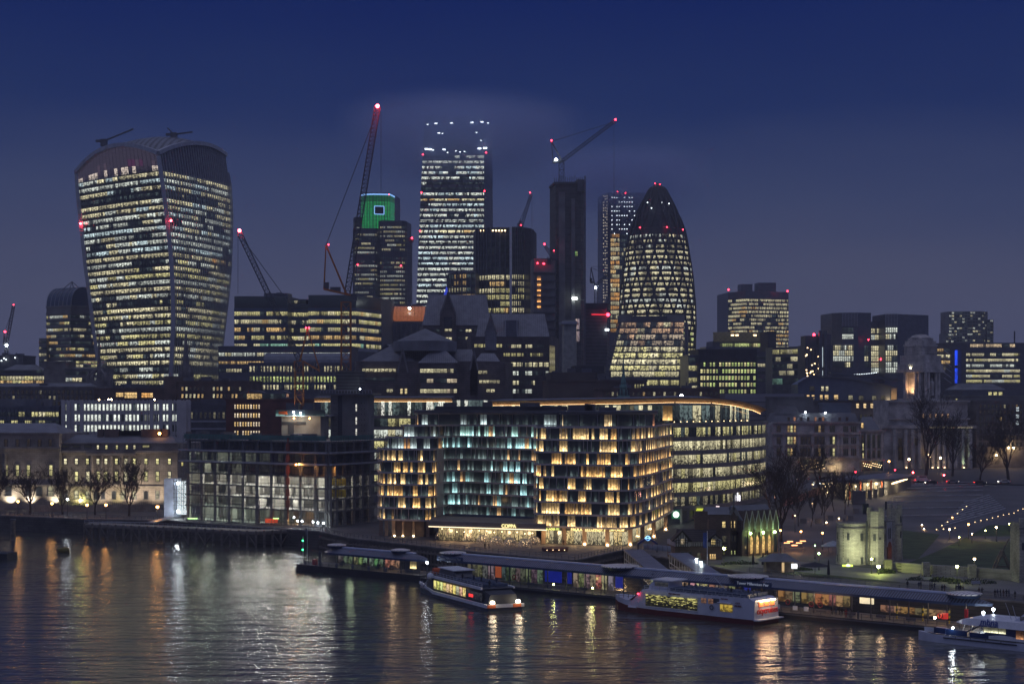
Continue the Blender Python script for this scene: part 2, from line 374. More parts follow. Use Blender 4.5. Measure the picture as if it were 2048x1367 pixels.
railing([p+Vector((0,.6,.25))for p in QP[11:15]],'dark metal railing along the wharf promenade behind the long pier roof',step=2.4)
railing([p+Vector((0,.6,.25))for p in QP[1:5]],'thin dark railing along the embankment in front of the white classical building')
GRASS=mat('grass',(.045,.075,.028),.95,scale=.25,var=.45)
def patch(name,pts,m,dz=.004,n=8,kind='structure'):
 """a sheet draped on the land; pts = four photo corners (near left, near right, far right, far left)"""
 g=[GP(u,v)for u,v in pts];mb=MB()
 vs=[]
 for i in range(n+1):
  for j in range(n+1):
   p=g[0].lerp(g[1],i/n).lerp(g[3].lerp(g[2],i/n),j/n);vs.append((p.x,p.y,ground(p.x,p.y)+.05+dz))
 mb.mesh(vs,[(i*(n+1)+j,(i+1)*(n+1)+j,(i+1)*(n+1)+j+1,i*(n+1)+j+1)for i in range(n)for j in range(n)])
 return struct(name,mb,m,kind)
patch('tower_lawn',[(1805,1130),(2300,1150),(2300,1040),(1980,1048)],GRASS,.01,10)
patch('grass_bank',[(1803,1118),(1835,1118),(1880,1068),(1803,1060)],GRASS,.02)
patch('wharf_grass',[(1560,1148),(1800,1165),(1800,1136),(1600,1128)],GRASS,.02)
ROAD=mat('road_asphalt',(.05,.05,.052),.6,scale=.5)
patch('road',[(1300,976),(2600,985),(2600,958),(1300,952)],ROAD,.03,14)
patch('promenade',[(1310,1114),(2300,1215),(2300,1188),(1340,1098)],mat('promenade_stone',(.17,.165,.16),.7,scale=.1),.03,16)
#  office builder
G_OFF=glaze_mat('glazing_office',1.0,.8,.16)
G_FINE=glaze_mat('glazing_fine',1.0,.75,.2,sub=2,nscale=(3.1,2.2))
G_BIG=glaze_mat('glazing_wide',1.0,.9,.10,nscale=(2.3,4.4),sub=1)
G_TOWER=glaze_mat('glazing_tower',1.15,.93,.05,nscale=(1.15,2.3))
G_WIN=glaze_mat('glazing_window',1.05,.45,.10,hbar=.5,nscale=(2.1,2.2))
G_ROOM=glaze_mat('glazing_room',.85,.35,.06,glowup=3.2,nscale=(2.0,2.0))
def office(t,front,z0,z1,n,bay,lf,gl=G_OFF,wall=METAL_D,depth=25,gf=(.2,.8),fins=None,band=None,skip=(),roof=None,off=.06,poly=None,slope=None):
 """front: visible corners left to right (x, y). n storeys between z0 and z1, each with its own glazing strip."""
 poly=poly or outline(front,depth);k=len(front)
 t.part('wall',MB().prism(poly,ground(*poly[0])-1 if z0>900 else min(z0,4),z1,0,1),[wall,roof or ROOF])
 of=offset_poly(poly,off)[:k];h=(z1-z0)/n
 for j in range(n):
  if j in skip:continue
  mb=MB();u=0;f=lf(j)
  for a,b in zip(of,of[1:]):u=mb.wall(a,b,z0+h*(j+gf[0]),z0+h*(j+gf[1]),0,bay,col=f,u0=u)
  t.part('storey_glazing',mb,gl)
 if band:
  ob=offset_poly(poly,band[0])[:k]
  for j in range(n+1):
   zc=z0+h*j;mb=MB()
   for a,b in zip(ob,ob[1:]):
    mid=(Vector(a)+Vector(b))/2;mb.bar((*a,zc),(*b,zc),band[0]*2,band[1])
   t.part('floor_band',mb,band[2])
 if fins:
  step,dep,wid,fm=fins;mb=MB()
  for a,b in zip(of,of[1:]):
   a,b=Vector(a),Vector(b);d=(b-a).normalized();nn=Vector((d.y,-d.x));c=max(1,round((b-a).length/step));ang=math.atan2(d.y,d.x)
   for i in range(c+1):
    p=a.lerp(b,i/c)+nn*dep/2;mb.box((p.x,p.y,(z0+z1)/2),(wid,dep,z1-z0),0,ang)
  t.part('mullions',mb,fm)
 return poly
def beacon(t,u,v,Y,r=.6,m=None):
 p=P3(u,v,Y);t.part('warning_lamp',MB().ball(p,r),m or L_RED)
def roofbox(t,u0,u1,v,zb,Y,d=8,m=None,name='plant_room'):
 a,b=XY(u0,Y),XY(u1,Y);t.part(name,MB().prism(outline([a,b],d),zb-.2,ZV(v,Y)),m or PANEL_D)
 #  the tower that widens towards its curved top
def flared_tower():
 YL,YC,YR=985.0,930.0,1000.0
 t=Thing('flared_tower','huge glass office tower that widens towards its arched top','skyscraper',(*XY(330,YC),5))
 tabC=[(270,310),(303,316),(350,323),(400,330),(460,337),(520,343),(580,346),(650,347),(750,342),(810,336)]
 tabL=[(250,150),(312,153),(360,156),(400,160),(450,165),(520,172),(580,180),(650,188),(750,202),(810,214)]
 tabR=[(250,440),(295,453),(340,460),(400,463),(460,462),(520,460),(580,455),(650,447),(740,437),(810,426)]
 zt=lambda v:ZV(v,YC)
 def uz(tab,z,Y):
  v=HY-(z-CAM)/YC*F;return interp(tab,v)
 def ring(z,nl=14,nr=14):
  L=Vector(XY(uz(tabL,z,YL),YL));C=Vector(XY(uz(tabC,z,YC),YC));Rr=Vector(XY(uz(tabR,z,YR),YR))
  out=[]
  for a,b,n,s in((L,C,nl,2.2),(C,Rr,nr,2.6)):
   d=(b-a);nn=Vector((d.y,-d.x)).normalized()
   for i in range(n):out.append(a.lerp(b,i/n)+nn*s*4*(i/n)*(1-i/n))
  out.append(Rr);B=Rr+(L-C);
  for a,b,n in((Rr,B,6),(B,L,6)):
   for i in range(1,n):out.append(a.lerp(b,i/n))
   if n and a is Rr:out.append(B)
  return out
 zs=[5]+[zt(v)for v in range(780,339,-20)];rings=[]
 def shrink(r,k=.7):
  c=sum(r,Vector((0,0)))/len(r);return[p+(c-p).normalized()*k for p in r]
 mb=MB();rr=[shrink(ring(z))for z in zs];n=len(rr[0])
 mb.mesh([(p.x,p.y,z)for r,z in zip(rr,zs)for p in r],[(j*n+i,j*n+(i+1)%n,(j+1)*n+(i+1)%n,(j+1)*n+i)for j in range(len(zs)-1)for i in range(n)])
 t.part('wall',mb,BLACK)
 nst=32;z0,z1=zt(772),zt(340);h=(z1-z0)/nst;pal=[CREAM,WHITE,WHITE,CREAM,YEL,COOL]
 lf=lights(pal,.93,7,(.55,1.05),.12,3)
 for j in range(nst):
  za,zb=z0+h*(j+.26),z0+h*(j+.82);low=j<20
  f=lights([YEL,CREAM,CREAM,WHITE]if low else[WHITE,COOL,CREAM],.92 if j not in(2,12,24,28)else.35,-7,(.3,.95),.1,3)(j)
  if j==19:f=lights([WARM,CREAM,AMBER,CREAM],.95,3,(.4,.75),.1,9)(j)
  a,b=ring(za,36,36),ring(zb,36,36);mb=MB()
  for i in range(72):
   mb.face([(*a[i],za),(*a[i+1],za),(*b[i+1],zb),(*b[i],zb)],0,[(i,0),(i+1,0),(i+1,1),(i,1)],f(i))
  t.part('storey_glazing',mb,G_TOWER)
 NG=24
 def arch(s,hgt):return 1-(2*s-1)**2
 zg=zt(340)
 def topz(face,s):
  if face=='L':return lerp(zt(318),zt(306),s)+9.0*arch(s,1)
  return lerp(zt(306),ZV(300,YR)-3,s)+6.0*arch(s,1)
 mb=MB();rg=[ring(zg,NG,NG),ring(zt(305),NG,NG)]
 r9=random.Random(4)
 for k in range(4):
  for i in range(NG):
   q=[]
   for ii,kk in((i,k),(i+1,k),(i+1,k+1),(i,k+1)):
    s=ii/NG;z=lerp(zg,topz('L',s),kk/4);p=ring(min(z,zt(290)),NG,NG)[ii];q.append((p.x,p.y,z))
   c=(.05,.035,.05)if k<2 and r9.random()<.25 else(.028,.022,.034)
   if k==0 and r9.random()<.4:c=(.6,.5,.42)
   if k==1 and i in(16,17,19):c=(.05,.015,.04)
   mb.face(q,0,[(i,k),(i+1,k),(i+1,k+1),(i,k+1)],c)
 t.part('sky_garden_glazing',mb,G_BIG)
 mb=MB()
 for k in range(3):
  for i in range(NG):
   q=[]
   for ii,kk in((i,k),(i+1,k),(i+1,k+1),(i,k+1)):
    s=ii/NG;z=lerp(zg,topz('R',s),kk/3);p=ring(min(z,zt(290)),NG,NG)[NG+ii];q.append((p.x,p.y,z))
   mb.face(q)
 t.part('upper_cladding',mb,PANEL_D)
 for nm,i0,i1,st,dep,w,m in(('sun_fins',30,60,1,.7,.26,METAL_L),('glazing_fins',0,30,1,.25,.12,METAL)):
  mb=MB();zz=[zt(v)for v in range(772,339,-24)]+[zt(340)]
  rs=[ring(z,30,30)for z in zz]
  for i in range(i0+(1 if i0 else 1),i1,st):
   s=(i-i0)/(i1-i0);pts=[Vector((*r[i],z))for r,z in zip(rs,zz)]
   d=(rs[5][i+1]-rs[5][i-1]).normalized();nn=Vector((d.y,-d.x,0));tt=Vector((d.x,d.y,0))*w/2
   if i0:ztop=topz('R',s);p=ring(min(ztop,zt(290)),30,30)[i];pts.append(Vector((p.x,p.y,ztop)))
   vs=[]
   for p in pts:vs+=[p-tt,p-tt+nn*dep,p+tt+nn*dep,p+tt]
   mb.mesh(vs,[(4*k+a,4*k+(a+1)%4,4*k+4+(a+1)%4,4*k+4+a)for k in range(len(pts)-1)for a in range(3)])
  t.part(nm,mb,m)
 for idx in(0,14,28):
  mb=MB();zz=[5]+[zt(v)for v in range(780,311,-12)]
  for a,b in zip(zz,zz[1:]):
   p,q=ring(a)[idx],ring(b)[idx];mb.bar((p.x,p.y-.4,a),(q.x,q.y-.4,b),2.2,1.6)
  t.part('corner_frame',mb,METAL_L)
 for face,i0 in(('L',0),('R',NG)):
  mb=MB();pr=None
  for i in range(NG+1):
   z=topz(face,i/NG);p=ring(min(z,zt(290)),NG,NG)[i0+i];q=Vector((p.x,p.y-.6,z))
   if pr is not None:mb.bar(pr,q,2.4,2.2)
   pr=q
  t.part('arched_brow',mb,METAL_L)
 K=12;ztopL=[topz('L',i/K)for i in range(K+1)];ztopR=[topz('R',i/K)for i in range(K+1)]
 rL=[ring(min(z,zt(290)),K,K)[i]for i,z in enumerate(ztopL)];rR=[ring(min(z,zt(290)),K,K)[K+i]for i,z in enumerate(ztopR)]
 vs=[]
 for i in range(K+1):
  for j in range(K+1):
   p=rL[i]+(rR[j]-rR[0]);z=ztopL[i]+(ztopR[j]-ztopR[0])*lerp(.25,1,i/K)+2.2*math.sin(math.pi*i/K)*math.sin(math.pi*j/K);vs.append((p.x,p.y,z))
 mb=MB().mesh(vs,[(i*(K+1)+j,(i+1)*(K+1)+j,(i+1)*(K+1)+j+1,i*(K+1)+j+1)for i in range(K)for j in range(K)])
 t.part('saddle_roof',mb,stripes_mat('ribbed_roof',(.16,.18,.22),(.03,.035,.05),3.2,.55,'X',.4),smooth=True)
 beacon(t,161,447,YL-3,.55,L_REDS);beacon(t,342,441,YC-3,.6,L_REDS)
 for(ub,vb,ut,vt,k,lab)in((208,289,267,258,1,'small dark cleaning crane over the left end of the flared tower roof'),(348,276,385,264,2,'small dark cleaning crane with two arms over the middle of the flared tower roof')):
  Y=975;c=Thing('roof_crane',lab,'crane',P3(ub,vb,Y));b0=P3(ub,vb,Y)
  c.part('base',MB().box(b0+Vector((0,0,1.0)),(3.5,3,4)).box(b0+Vector((-3,0,2)),(3.2,1.6,1.4)),METAL_D)
  c.part('arm',MB().bar(b0+Vector((0,0,2)),P3(ut,vt,Y),.8),METAL_D)
  if k==2:c.part('arm',MB().bar(b0+Vector((0,0,2)),P3(335,256,Y),.7),METAL_D)
 return t
flared_tower()
#  bullet shaped tower with diamond frame
def bullet_tower():
 Y=1150;uc=1315;c=Vector((*XY(uc,Y),0));k=Y/F
 prof=[(366,3),(370,9),(380,18),(392,24),(405,31),(420,38),(440,47),(460,53.5),(480,58),(500,61.5),(550,69),(600,74),(650,75.5),(700,74),(760,70),(815,66)]
 rad=lambda z:interp(prof,HY-(z-CAM)/Y*F)*k
 t=Thing('bullet_tower','rounded bullet shaped glass tower with diamond frame and dark tip','skyscraper',(c.x,c.y,5))
 zz=[5]+[ZV(v,Y)for v in(780,740,700,660,620,580,540,500,480,460,440,420,405,392,380,370,366)]
 mb=MB().lathe(c,[(rad(z)-.5,z)for z in zz]+[(.01,zz[-1]+.3)],64);t.part('wall',mb,BLACK,smooth=True)
 h=3.62;z0=ZV(760,Y);nst=27;NB=90
 rr=random.Random(5)
 for j in range(nst):
  za,zb=z0+h*(j+.26),z0+h*(j+.78);mb=MB()
  f=lights([YEL,LIME,CREAM]if j<12 else[CREAM,WHITE,CREAM],1.0,4,(.5,.8),.0,21)(j)
  for i in range(NB):
   a,b=2*math.pi*i/NB,2*math.pi*(i+1)/NB
   if math.sin((a+b)/2)>.35:continue
   ph=(i/NB*6+j/18.0)%1;cc=f(i)
   if ph<(.12 if j<13 else.22):cc=tuple(x*.3 for x in cc)
   if j>=24 and rr.random()<.4:cc=tuple(x*.12 for x in cc)
   ra,rb=rad(za)+.05,rad(zb)+.05
   mb.face([(c.x+ra*math.cos(a),c.y+ra*math.sin(a),za),(c.x+ra*math.cos(b),c.y+ra*math.sin(b),za),(c.x+rb*math.cos(b),c.y+rb*math.sin(b),zb),(c.x+rb*math.cos(a),c.y+rb*math.sin(a),zb)],0,[(i,0),(i+1,0),(i+1,1),(i,1)],cc)
  t.part('storey_glazing',mb,G_TOWER)
 mb=MB()
 ND=18
 for s in(-1,1):
  for i in range(ND):
   pr=None
   for q in range(0,84):
    z=z0+h*q*.5
    if z>zz[-2]:break
    a=2*math.pi*(i/ND+s*q*.5/(4*ND)*.5);r=rad(z)+.25
    p=Vector((c.x+r*math.cos(a),c.y+r*math.sin(a),z))
    if pr is not None and(pr.y+p.y)/2<c.y+5:mb.bar(pr,p,1.25,.4)
    pr=p
 t.part('diamond_frame',mb,BLACK)
 mb=MB()
 for v in(432,460):mb.lathe(c,[(rad(ZV(v,Y))+.4,ZV(v,Y)-.25),(rad(ZV(v,Y))+.4,ZV(v,Y)+.25)],48)
 t.part('ring_rail',mb,METAL_D)
 for u,v in((1310,367),(1320,368.5)):beacon(t,u,v,Y-2,.35)
 for u,v in((1280,455),(1334,454),(1366,459)):beacon(t,u,v,Y-19,.45)
 for u,v in((1295,405),(1324,405),(1303,416),(1338,407)):t.part('window_light',MB().ball(P3(u,v,Y-13 if v>410 else Y-11),.35),L_DOTW)
 return t
bullet_tower()
#  wedge tower fading into cloud
def wedge_tower():
 Y=1250
 t=Thing('wedge_tower','tall tapering glass tower whose top fades into the cloud','skyscraper',(*XY(910,Y),5))
 tl=[(232,850),(300,846),(400,841),(600,833),(800,826)];trr=[(232,966),(300,968),(400,968),(600,968),(800,968)];t3=[(232,984),(800,988)]
 def uv_(tab,z):return interp(tab,HY-(z-CAM)/Y*F)
 def ring(z):
  Y0=Y-(ZV(232,Y)-z)*.12
  return[Vector(XY(uv_(tl,z),Y0)),Vector(XY(uv_(trr,z),Y0)),Vector(XY(uv_(t3,z),Y0+55)),Vector(XY(uv_(tl,z),Y0+55))]
 zz=[5]+[ZV(v,Y)for v in(700,600,500,400,300,232)];mb=MB();r=[ring(z)for z in zz]
 mb.mesh([(p.x,p.y,z)for q,z in zip(r,zz)for p in q],[(j*4+i,j*4+(i+1)%4,j*4+4+(i+1)%4,j*4+4+i)for j in range(6)for i in range(4)]+[(24,25,26,27)])
 t.part('wall',mb,PANEL_D)
 z0,z1=ZV(622,Y),ZV(310,Y);n=29;h=(z1-z0)/n
 for j in range(n):
  za,zb=z0+h*(j+.28),z0+h*(j+.76)
  pal=[WHITE,WHITE,COOL];fr=.95
  if j in(14,20):pal=[CREAM,WHITE,WARM,CREAM]
  if j>=22:fr=.45
  if j>=24:fr=.9
  if j in(23,22,28):fr=.12
  f=lights(pal,fr,-8,(.5,1.1),.05,33)(j);a,b=ring(za),ring(zb);mb=MB();nb=38
  for i in range(nb):
   p,q,pp,qq=a[0].lerp(a[1],i/nb),a[0].lerp(a[1],(i+1)/nb),b[0].lerp(b[1],i/nb),b[0].lerp(b[1],(i+1)/nb)
   mb.face([(p.x,p.y-.1,za),(q.x,q.y-.1,za),(qq.x,qq.y-.1,zb),(pp.x,pp.y-.1,zb)],0,[(i,0),(i+1,0),(i+1,1),(i,1)],f(i))
  t.part('storey_glazing',mb,G_TOWER)
 mb=MB();nz=4;cols=4
 for s in range(7):
  za,zb=z0+(z1-z0)*s/7,z0+(z1-z0)*(s+1)/7;a,b=ring(za),ring(zb)
  for c in range(cols):
   fa,fb=c/cols,(c+1)/cols;m1=(fa+fb)/2
   A=lambda rr_,f_,z_:Vector((*rr_[0].lerp(rr_[1],f_),z_))+Vector((0,-.6,0))
   mb.bar(A(a,fa,za),A(b,m1,zb),.8,.5);mb.bar(A(b,m1,zb),A(a,fb,za),.8,.5)
  mb.bar(A(a,0,za),A(a,1,za),.9,.5)
 t.part('braced_frame',mb,BLACK)
 mb=MB()
 for s in range(44):
  z=z0+s*3.2;a=ring(z);mb.bar((*a[1],z),(*a[2],z),.5,1.4)
 t.part('side_bands',mb,METAL)
 for u,v,s in((872,247,.8),(903,246,.8),(944,245,.8),(964,244,.8),(878,266,.7),(885,267,.4),(953,265,.4),(853,298,1),(861,299,.9),(866,300,.5),(888,299,.8),(895,305,.4),(912,302,.4),(920,304,.4),(929,303,.4),(959,297,1),(970,296,1.1),(962,281,.4),(855,249,.5),(976,246,.5)):
  t.part('roof_light',MB().box(P3(u,v,Y-42 if v<280 else Y-32),(s*2.6,.5,s)),lamp_mat('fog_light',(.8,.9,1),5,'NONE')if s>.6 else L_DOTW)
 for u,v in((846,309),(972,305),(843,385),(969,382),(840,462)):beacon(t,u,v,Y-35,.55)
wedge_tower()
#  tower with green lit crown
Y=1400
t=Thing('green_lit_tower','dark ribbed tower with glowing green upper floors and blue rim','skyscraper',(*XY(760,Y),5))
CROWN=glaze_mat('crown_screen',1.0,.35,.25,nscale=(2,1.2))
ring0=[XY(722,Y-2),XY(729,Y-12),XY(745,Y-14),XY(747,Y-14),XY(780,Y-12),XY(789,Y+4)]
pc=outline(ring0,25);zc0,zc1=ZV(470,Y),ZV(394,Y)
t.part('crown_wall',MB().prism(pc,5,zc1+2),PANEL_D)
of=offset_poly(pc,.08)[:6];mb=MB();u=0;rg=random.Random(1)
for a,b in zip(of,of[1:]):
 for j in range(12):
  k0=1.0 if j<10 else.45
  zl=lerp(zc0,zc1,j/12);mb.wall(a,b,zl,lerp(zc0,zc1,(j+1)/12),0,2.2,col=lambda i:tuple(x*rg.uniform(.85,1.1)*k0 for x in(.012,.20,.055)),u0=u)
t.part('green_screen',mb,CROWN)
mb=MB();ring_u=offset_poly(pc,.2)[:6]
for a,b in zip(ring_u,ring_u[1:]):mb.bar((*a,zc1+.6),(*b,zc1+.6),.3,1.1)
t.part('blue_rim_light',mb,L_ICE)
a,b=P3(749,412,Y-17),P3(768,428,Y-17);fm=MB();y=Y-14.3
for p,q in(((749,412),(768,412.5)),((768,412.5),(768,428.5)),((768,428.5),(749,428)),((749,428),(749,412))):fm.bar(P3(*p,y),P3(*q,y),.6)
t.part('square_sign_frame',fm,L_ICE);t.part('square_sign_face',MB().box((P3(749,412,y+.2)+P3(768,428,y+.2))/2,(7.6,.3,6.4)),BLACK)
for(u0,u1,vt,du,sd)in((708,727,430,6,1),(707,757,456,8,2),(757,813,441,10,3)):
 z1=ZV(vt,Y-20);yo=Y-20 if sd>1 else Y-6
 fr=[XY(u0,yo+8),XY(u0+du*.4,yo+2),XY(u0+du,yo),XY(u1-du,yo),XY(u1-du*.4,yo+2),XY(u1,yo+8)]
 zb=ZV(640,Y);n=round((z1-zb)/3.6)
 pl=[CREAM,WHITE,YEL]if vt>435 else[WHITE]
 office(t,fr,z1-n*3.6,z1,n,1.5,lights(pl,.62,5,(.25,.62),.3,40+sd),G_FINE,METAL_D,22,(.25,.7),fins=(1.5,.5,.35,METAL),skip=(n-1,n//2+3))
for u,v in((733,387),(778,389),(715,529),(802,531)):beacon(t,u,v,Y-24 if v>400 else Y-12,.6)
#  three stepped curved tower with white pier
Y=1080
t=Thing('stepped_curved_tower','dark curved tower with lit lower floors and a white vertical pier','skyscraper',(*XY(1010,Y),5))
def seg(us,Ys):return[XY(u,y)for u,y in zip(us,Ys)]
z1=ZV(455,Y)
f1=seg((953,975,1000,1020),(Y+8,Y+1,Y-2,Y));f2=seg((1023,1035,1048,1060,1066),(Y-4,Y-5,Y-2,Y+5,Y+14))
for fr,lit0,sd,pl in((f1,555,1,[CREAM,WARM,YEL]),(f2,553,2,[CREAM,YEL])):
 zb=ZV(640,Y);zl=ZV(lit0,Y);n=8;h=(zl-zb)/6.6
 office(t,fr,zb,z1,round((z1-zb)/h),1.4,lambda j,s=sd,p=pl:lights(p,.88 if j<7 else.0,8,(.4,.8),.08,60+s,.004)(j),G_OFF,BLACK,22,(.12,.8),fins=(2.8 if sd==1 else 1.4,.6,.4,METAL if sd==1 else METAL_D))
t.part('white_pier',MB().box((*XY(1021.5,Y-5),(z1+5)/2),(1.6,3,z1-5)),WHITE_P)
for i in range(9):t.part('soffit_light',MB().box(P3(962+6*i,461,Y+7-i*1.2-2.5),(.9,.5,.9)),L_DOT)
f3=seg((898,925,951),(Y-2,Y-10,Y-12));zt3=ZV(545,Y-10)
office(t,f3,ZV(640,Y),zt3,7,2.6,lights([CREAM,WARM],.35,2,(.2,.55),.3,63),G_FINE,BLACK,20,(.15,.75),fins=(2.6,.8,.5,METAL))
f4=seg((860,880,898),(Y+10,Y+5,Y+4))
#  slim tower in fog behind the bullet
Y=1500
t=Thing('fog_hidden_tower','slim tower with a warm lit column of floors, its top lost in fog','skyscraper',(*XY(1235,Y),5))
zt_=ZV(385,Y)
t.part('wall',MB().prism(outline([XY(1205,Y+14),XY(1216,Y),XY(1290,Y)],25),5,zt_),PANEL_D)
for v in range(475,668,9):
 f=lights([WARM,AMBER,CREAM],.95,4,(.35,.85),.05,71)(v);mb=MB();a,b=XY(1221,Y),XY(1239,Y)
 mb.wall((a[0],a[1]-.2),(b[0],b[1]-.2),ZV(v,Y),ZV(v-7,Y),0,1.6,col=f);t.part('storey_glazing',mb,G_OFF)
 a,b=XY(1240,Y),XY(1254,Y);mb=MB();mb.wall((a[0],a[1]-.2),(b[0],b[1]-.2),ZV(v,Y),ZV(v-6,Y),0,1.6,col=lights([CREAM],.25,3,(.1,.6),.2,72)(v));t.part('storey_glazing',mb,G_OFF)
rd=random.Random(9);mb=MB()
for v in range(392,700,6):
 for u in(1207,1210.5,1214):
  if rd.random()<.75:mb.box(P3(u,v+rd.uniform(-1,1),Y+13-(u-1205)*1.2),(.7,.3,.7))
t.part('stair_lights',mb,lamp_mat('stair_dim_light',(1,.85,.65),.8,'NONE'))
mb=MB()
for v in range(395,470,9):
 for u in range(1224,1270,5):
  if rd.random()<.6:mb.box(P3(u,v,Y-.4),(.5,.3,.5))
t.part('light_dots',mb,L_DOTW)
mb=MB()
for v in range(400,700,18):mb.bar(P3(1205,v,Y+14),P3(1216,v+8,Y-.5),.7)
for u in(1216,1219.5,1240,1256):mb.bar(P3(u,390,Y-.6),P3(u,720,Y-.6),.8)
t.part('braced_frame',mb,METAL_D)
for u,v in((1235,383),(1251,386)):beacon(t,u,v,Y-1,.5)
#  concrete core of an unfinished tower
Y=1020
t=Thing('concrete_lift_core','tall bare concrete core of an unfinished tower beside a hoist mast','unfinished tower',(*XY(1138,Y),5))
zt_=ZV(364,Y);fr=[XY(1109,Y+4),XY(1112,Y),XY(1162,Y),XY(1166,Y+3)]
t.part('wall',MB().prism(outline(fr,20),5,zt_),stripes_mat('slipformed_concrete',(.125,.125,.12),(.075,.075,.08),4.1,.9,'Z',.9))
mb=MB().prism(outline([XY(1118,Y-1.4),XY(1130,Y-1.4)],5),5,zt_-6);mb.prism(outline([XY(1143,Y-1.4),XY(1150,Y-1.4)],5),5,zt_-10);t.part('wall_rib',mb,CONC_D)
mb=MB();rq=random.Random(3)
for i in range(16):x=1109+i*3.7;mb.box(P3(x,362-rq.uniform(0,4),Y+rq.uniform(0,8)),(.3,.3,rq.uniform(2,5)))
mb.prism(outline([XY(1155,Y-3),XY(1168,Y-3)],10),ZV(383,Y),ZV(360,Y));mb.prism(outline([XY(1108,Y-1),XY(1166,Y-1)],22),zt_-1.2,zt_);t.part('climbing_formwork',mb,METAL_D)
mb=MB();u=1170
for w in(-1,1):mb.bar(P3(u+w*1.2,352,Y-4),P3(u+w*1.2,735,Y-4),.3)
for v in range(352,735,5):mb.bar(P3(u-1.2,v,Y-4),P3(u+1.2,v+5,Y-4),.2);mb.bar(P3(u-1.2,v,Y-4),P3(u+1.2,v,Y-4),.2)
for v in range(380,735,20):mb.bar(P3(1162,v,Y-1),P3(u,v,Y-4),.25)
t.part('hoist_mast',mb,METAL)
for(u,v,w,h,c)in((1152,507,7,9,(.25,.3,.12)),(1124,506,3,6,(.2,.2,.1)),(1103,668,7,30,(.5,.42,.3)),(1155,660,8,45,(.5,.42,.32)),(1128,596,3,8,(.3,.28,.15))):
 a=P3(u,v,Y-.25);k=Y/F;mb=MB().pane((a.x-w*k/2,a.y),(a.x+w*k/2,a.y),a.z-h*k/2,a.z+h*k/2,0,1.0,col=lambda i,c=c:tuple(x*random.uniform(.4,1)for x in c));t.part('lit_opening',mb,G_WIN)
t.part('flood_lamp',MB().box(P3(1149.5,596.5,Y-3),(3.2,.8,1.2)),lamp_mat('flood_white',(.9,1,.95),9,'NONE'))
for vb,sc in((505,1),):
 pass
t=Thing('dark_unfinished_block','dark boxy unfinished block with a glowing stair shaft left of the bare core','unfinished tower',(*XY(1088,1010),5))
Y=1010
t.part('wall',MB().prism(outline([XY(1068,Y+5),XY(1110,Y+5)],16),5,ZV(515,Y)),CONC_D)
mb=MB()
for v in range(545,735,16):mb.prism(outline([XY(1067,Y+3),XY(1112,Y+3)],4),ZV(v,Y),ZV(v-2,Y))
t.part('floor_slabs',mb,METAL_D)
for v in range(556,622,11):
 a=P3(1078,v,Y+4.6);t.part('stair_light',MB().pane((a.x-1.1,a.y),(a.x+1.1,a.y),a.z-1.1,a.z+1.2,0,1.1,col=(.95,.42,.12)),G_ROOM)
for u,v in((1088,527),(1075,526)):beacon(t,u,v,Y+3,.5)
t=Thing('striped_concrete_core','lower pale striped concrete core with a red light streak at its top','unfinished tower',(*XY(1195,1040),5))
Y=1040
t.part('wall',MB().prism(outline([XY(1171,Y),XY(1214,Y)],20),5,ZV(607,Y),0),stripes_mat('striped_core',(.14,.14,.15),(.09,.09,.10),2.1,.6,'Z',.9))
t.part('parapet',MB().prism(outline([XY(1170,Y-1),XY(1216,Y-1)],22),ZV(618,Y),ZV(606,Y)),BLACK)
t.part('red_light_strip',MB().bar(P3(1183,628.5,Y-1),P3(1213,629,Y-1),.35,.5),lamp_mat('red_strip',(1,.03,.05),1.6,'NONE'))
beacon(t,1216,629,Y-2,1.1,L_RED);t.part('flood_lamp',MB().box(P3(1214,659,Y-2),(2.4,.6,1.2)),L_DOTW)
t=Thing('lit_concrete_shaft','pale lit concrete shaft below the white floodlight','unfinished tower',(*XY(1139,985),5))
t.part('wall',MB().prism(outline([XY(1128,985),XY(1151,985)],8),5,ZV(640,985)),mat('shaft_concrete',(.36,.37,.33),.9))
t.part('deck',MB().prism(outline([XY(1124,983),XY(1154,983)],12),ZV(648,985),ZV(643,985)),METAL_L)
#  distant slab towers
Y=1480
t=Thing('red_lamped_tower','distant broad tower with warm lit floors and red corner lamps','skyscraper',(*XY(1516,Y),5))
fr=[XY(1456,Y+18),XY(1491,Y),XY(1577,Y+12)];z1=ZV(582,Y);zb=z1-16*3.55-5
office(t,fr,ZV(596,Y)-17*3.4,ZV(596,Y),17,1.7,lights([CREAM,WARM,CREAM],.85,3,(.4,.8),.12,80),G_OFF,METAL,40,(.2,.78))
t.part('crown',MB().prism(outline(fr,40),ZV(598,Y),z1),PANEL_D)
for i in range(1):roofbox(t,1482,1505,568,z1,Y+10,12);roofbox(t,1516,1552,565,z1,Y+10,12)
mb=MB()
for u0 in range(1493,1575,14):
 for s in(0,1):mb.bar(P3(u0+(14 if s else 0),600,Y-1+(u0-1491)*.14),P3(u0+(0 if s else 14),690,Y-1+(u0-1491)*.14),.5)
t.part('braced_frame',mb,METAL_D)
for u,v in((1457,579),(1575,582)):beacon(t,u,v,Y-2,.8)
t=Thing('pale_slab_tower','distant pale grey slab tower with few lights and a lower right step','skyscraper',(*XY(1940,Y),5))
office(t,[XY(1898,Y+5),XY(1961,Y),XY(1974,Y+10)],ZV(690,Y),ZV(622,Y),11,2.2,lights([CREAM,WHITE],.28,1,(.3,.8),.2,82),G_FINE,CONC,20,(.25,.75),fins=(2.2,.4,.5,CONC))
office(t,[XY(1974,Y+6),XY(1986,Y+6)],ZV(690,Y),ZV(638,Y),9,2.2,lights([CREAM,WHITE],.2,1,(.3,.8),.2,83),G_FINE,CONC,16,(.25,.75),fins=(2.2,.4,.5,CONC))
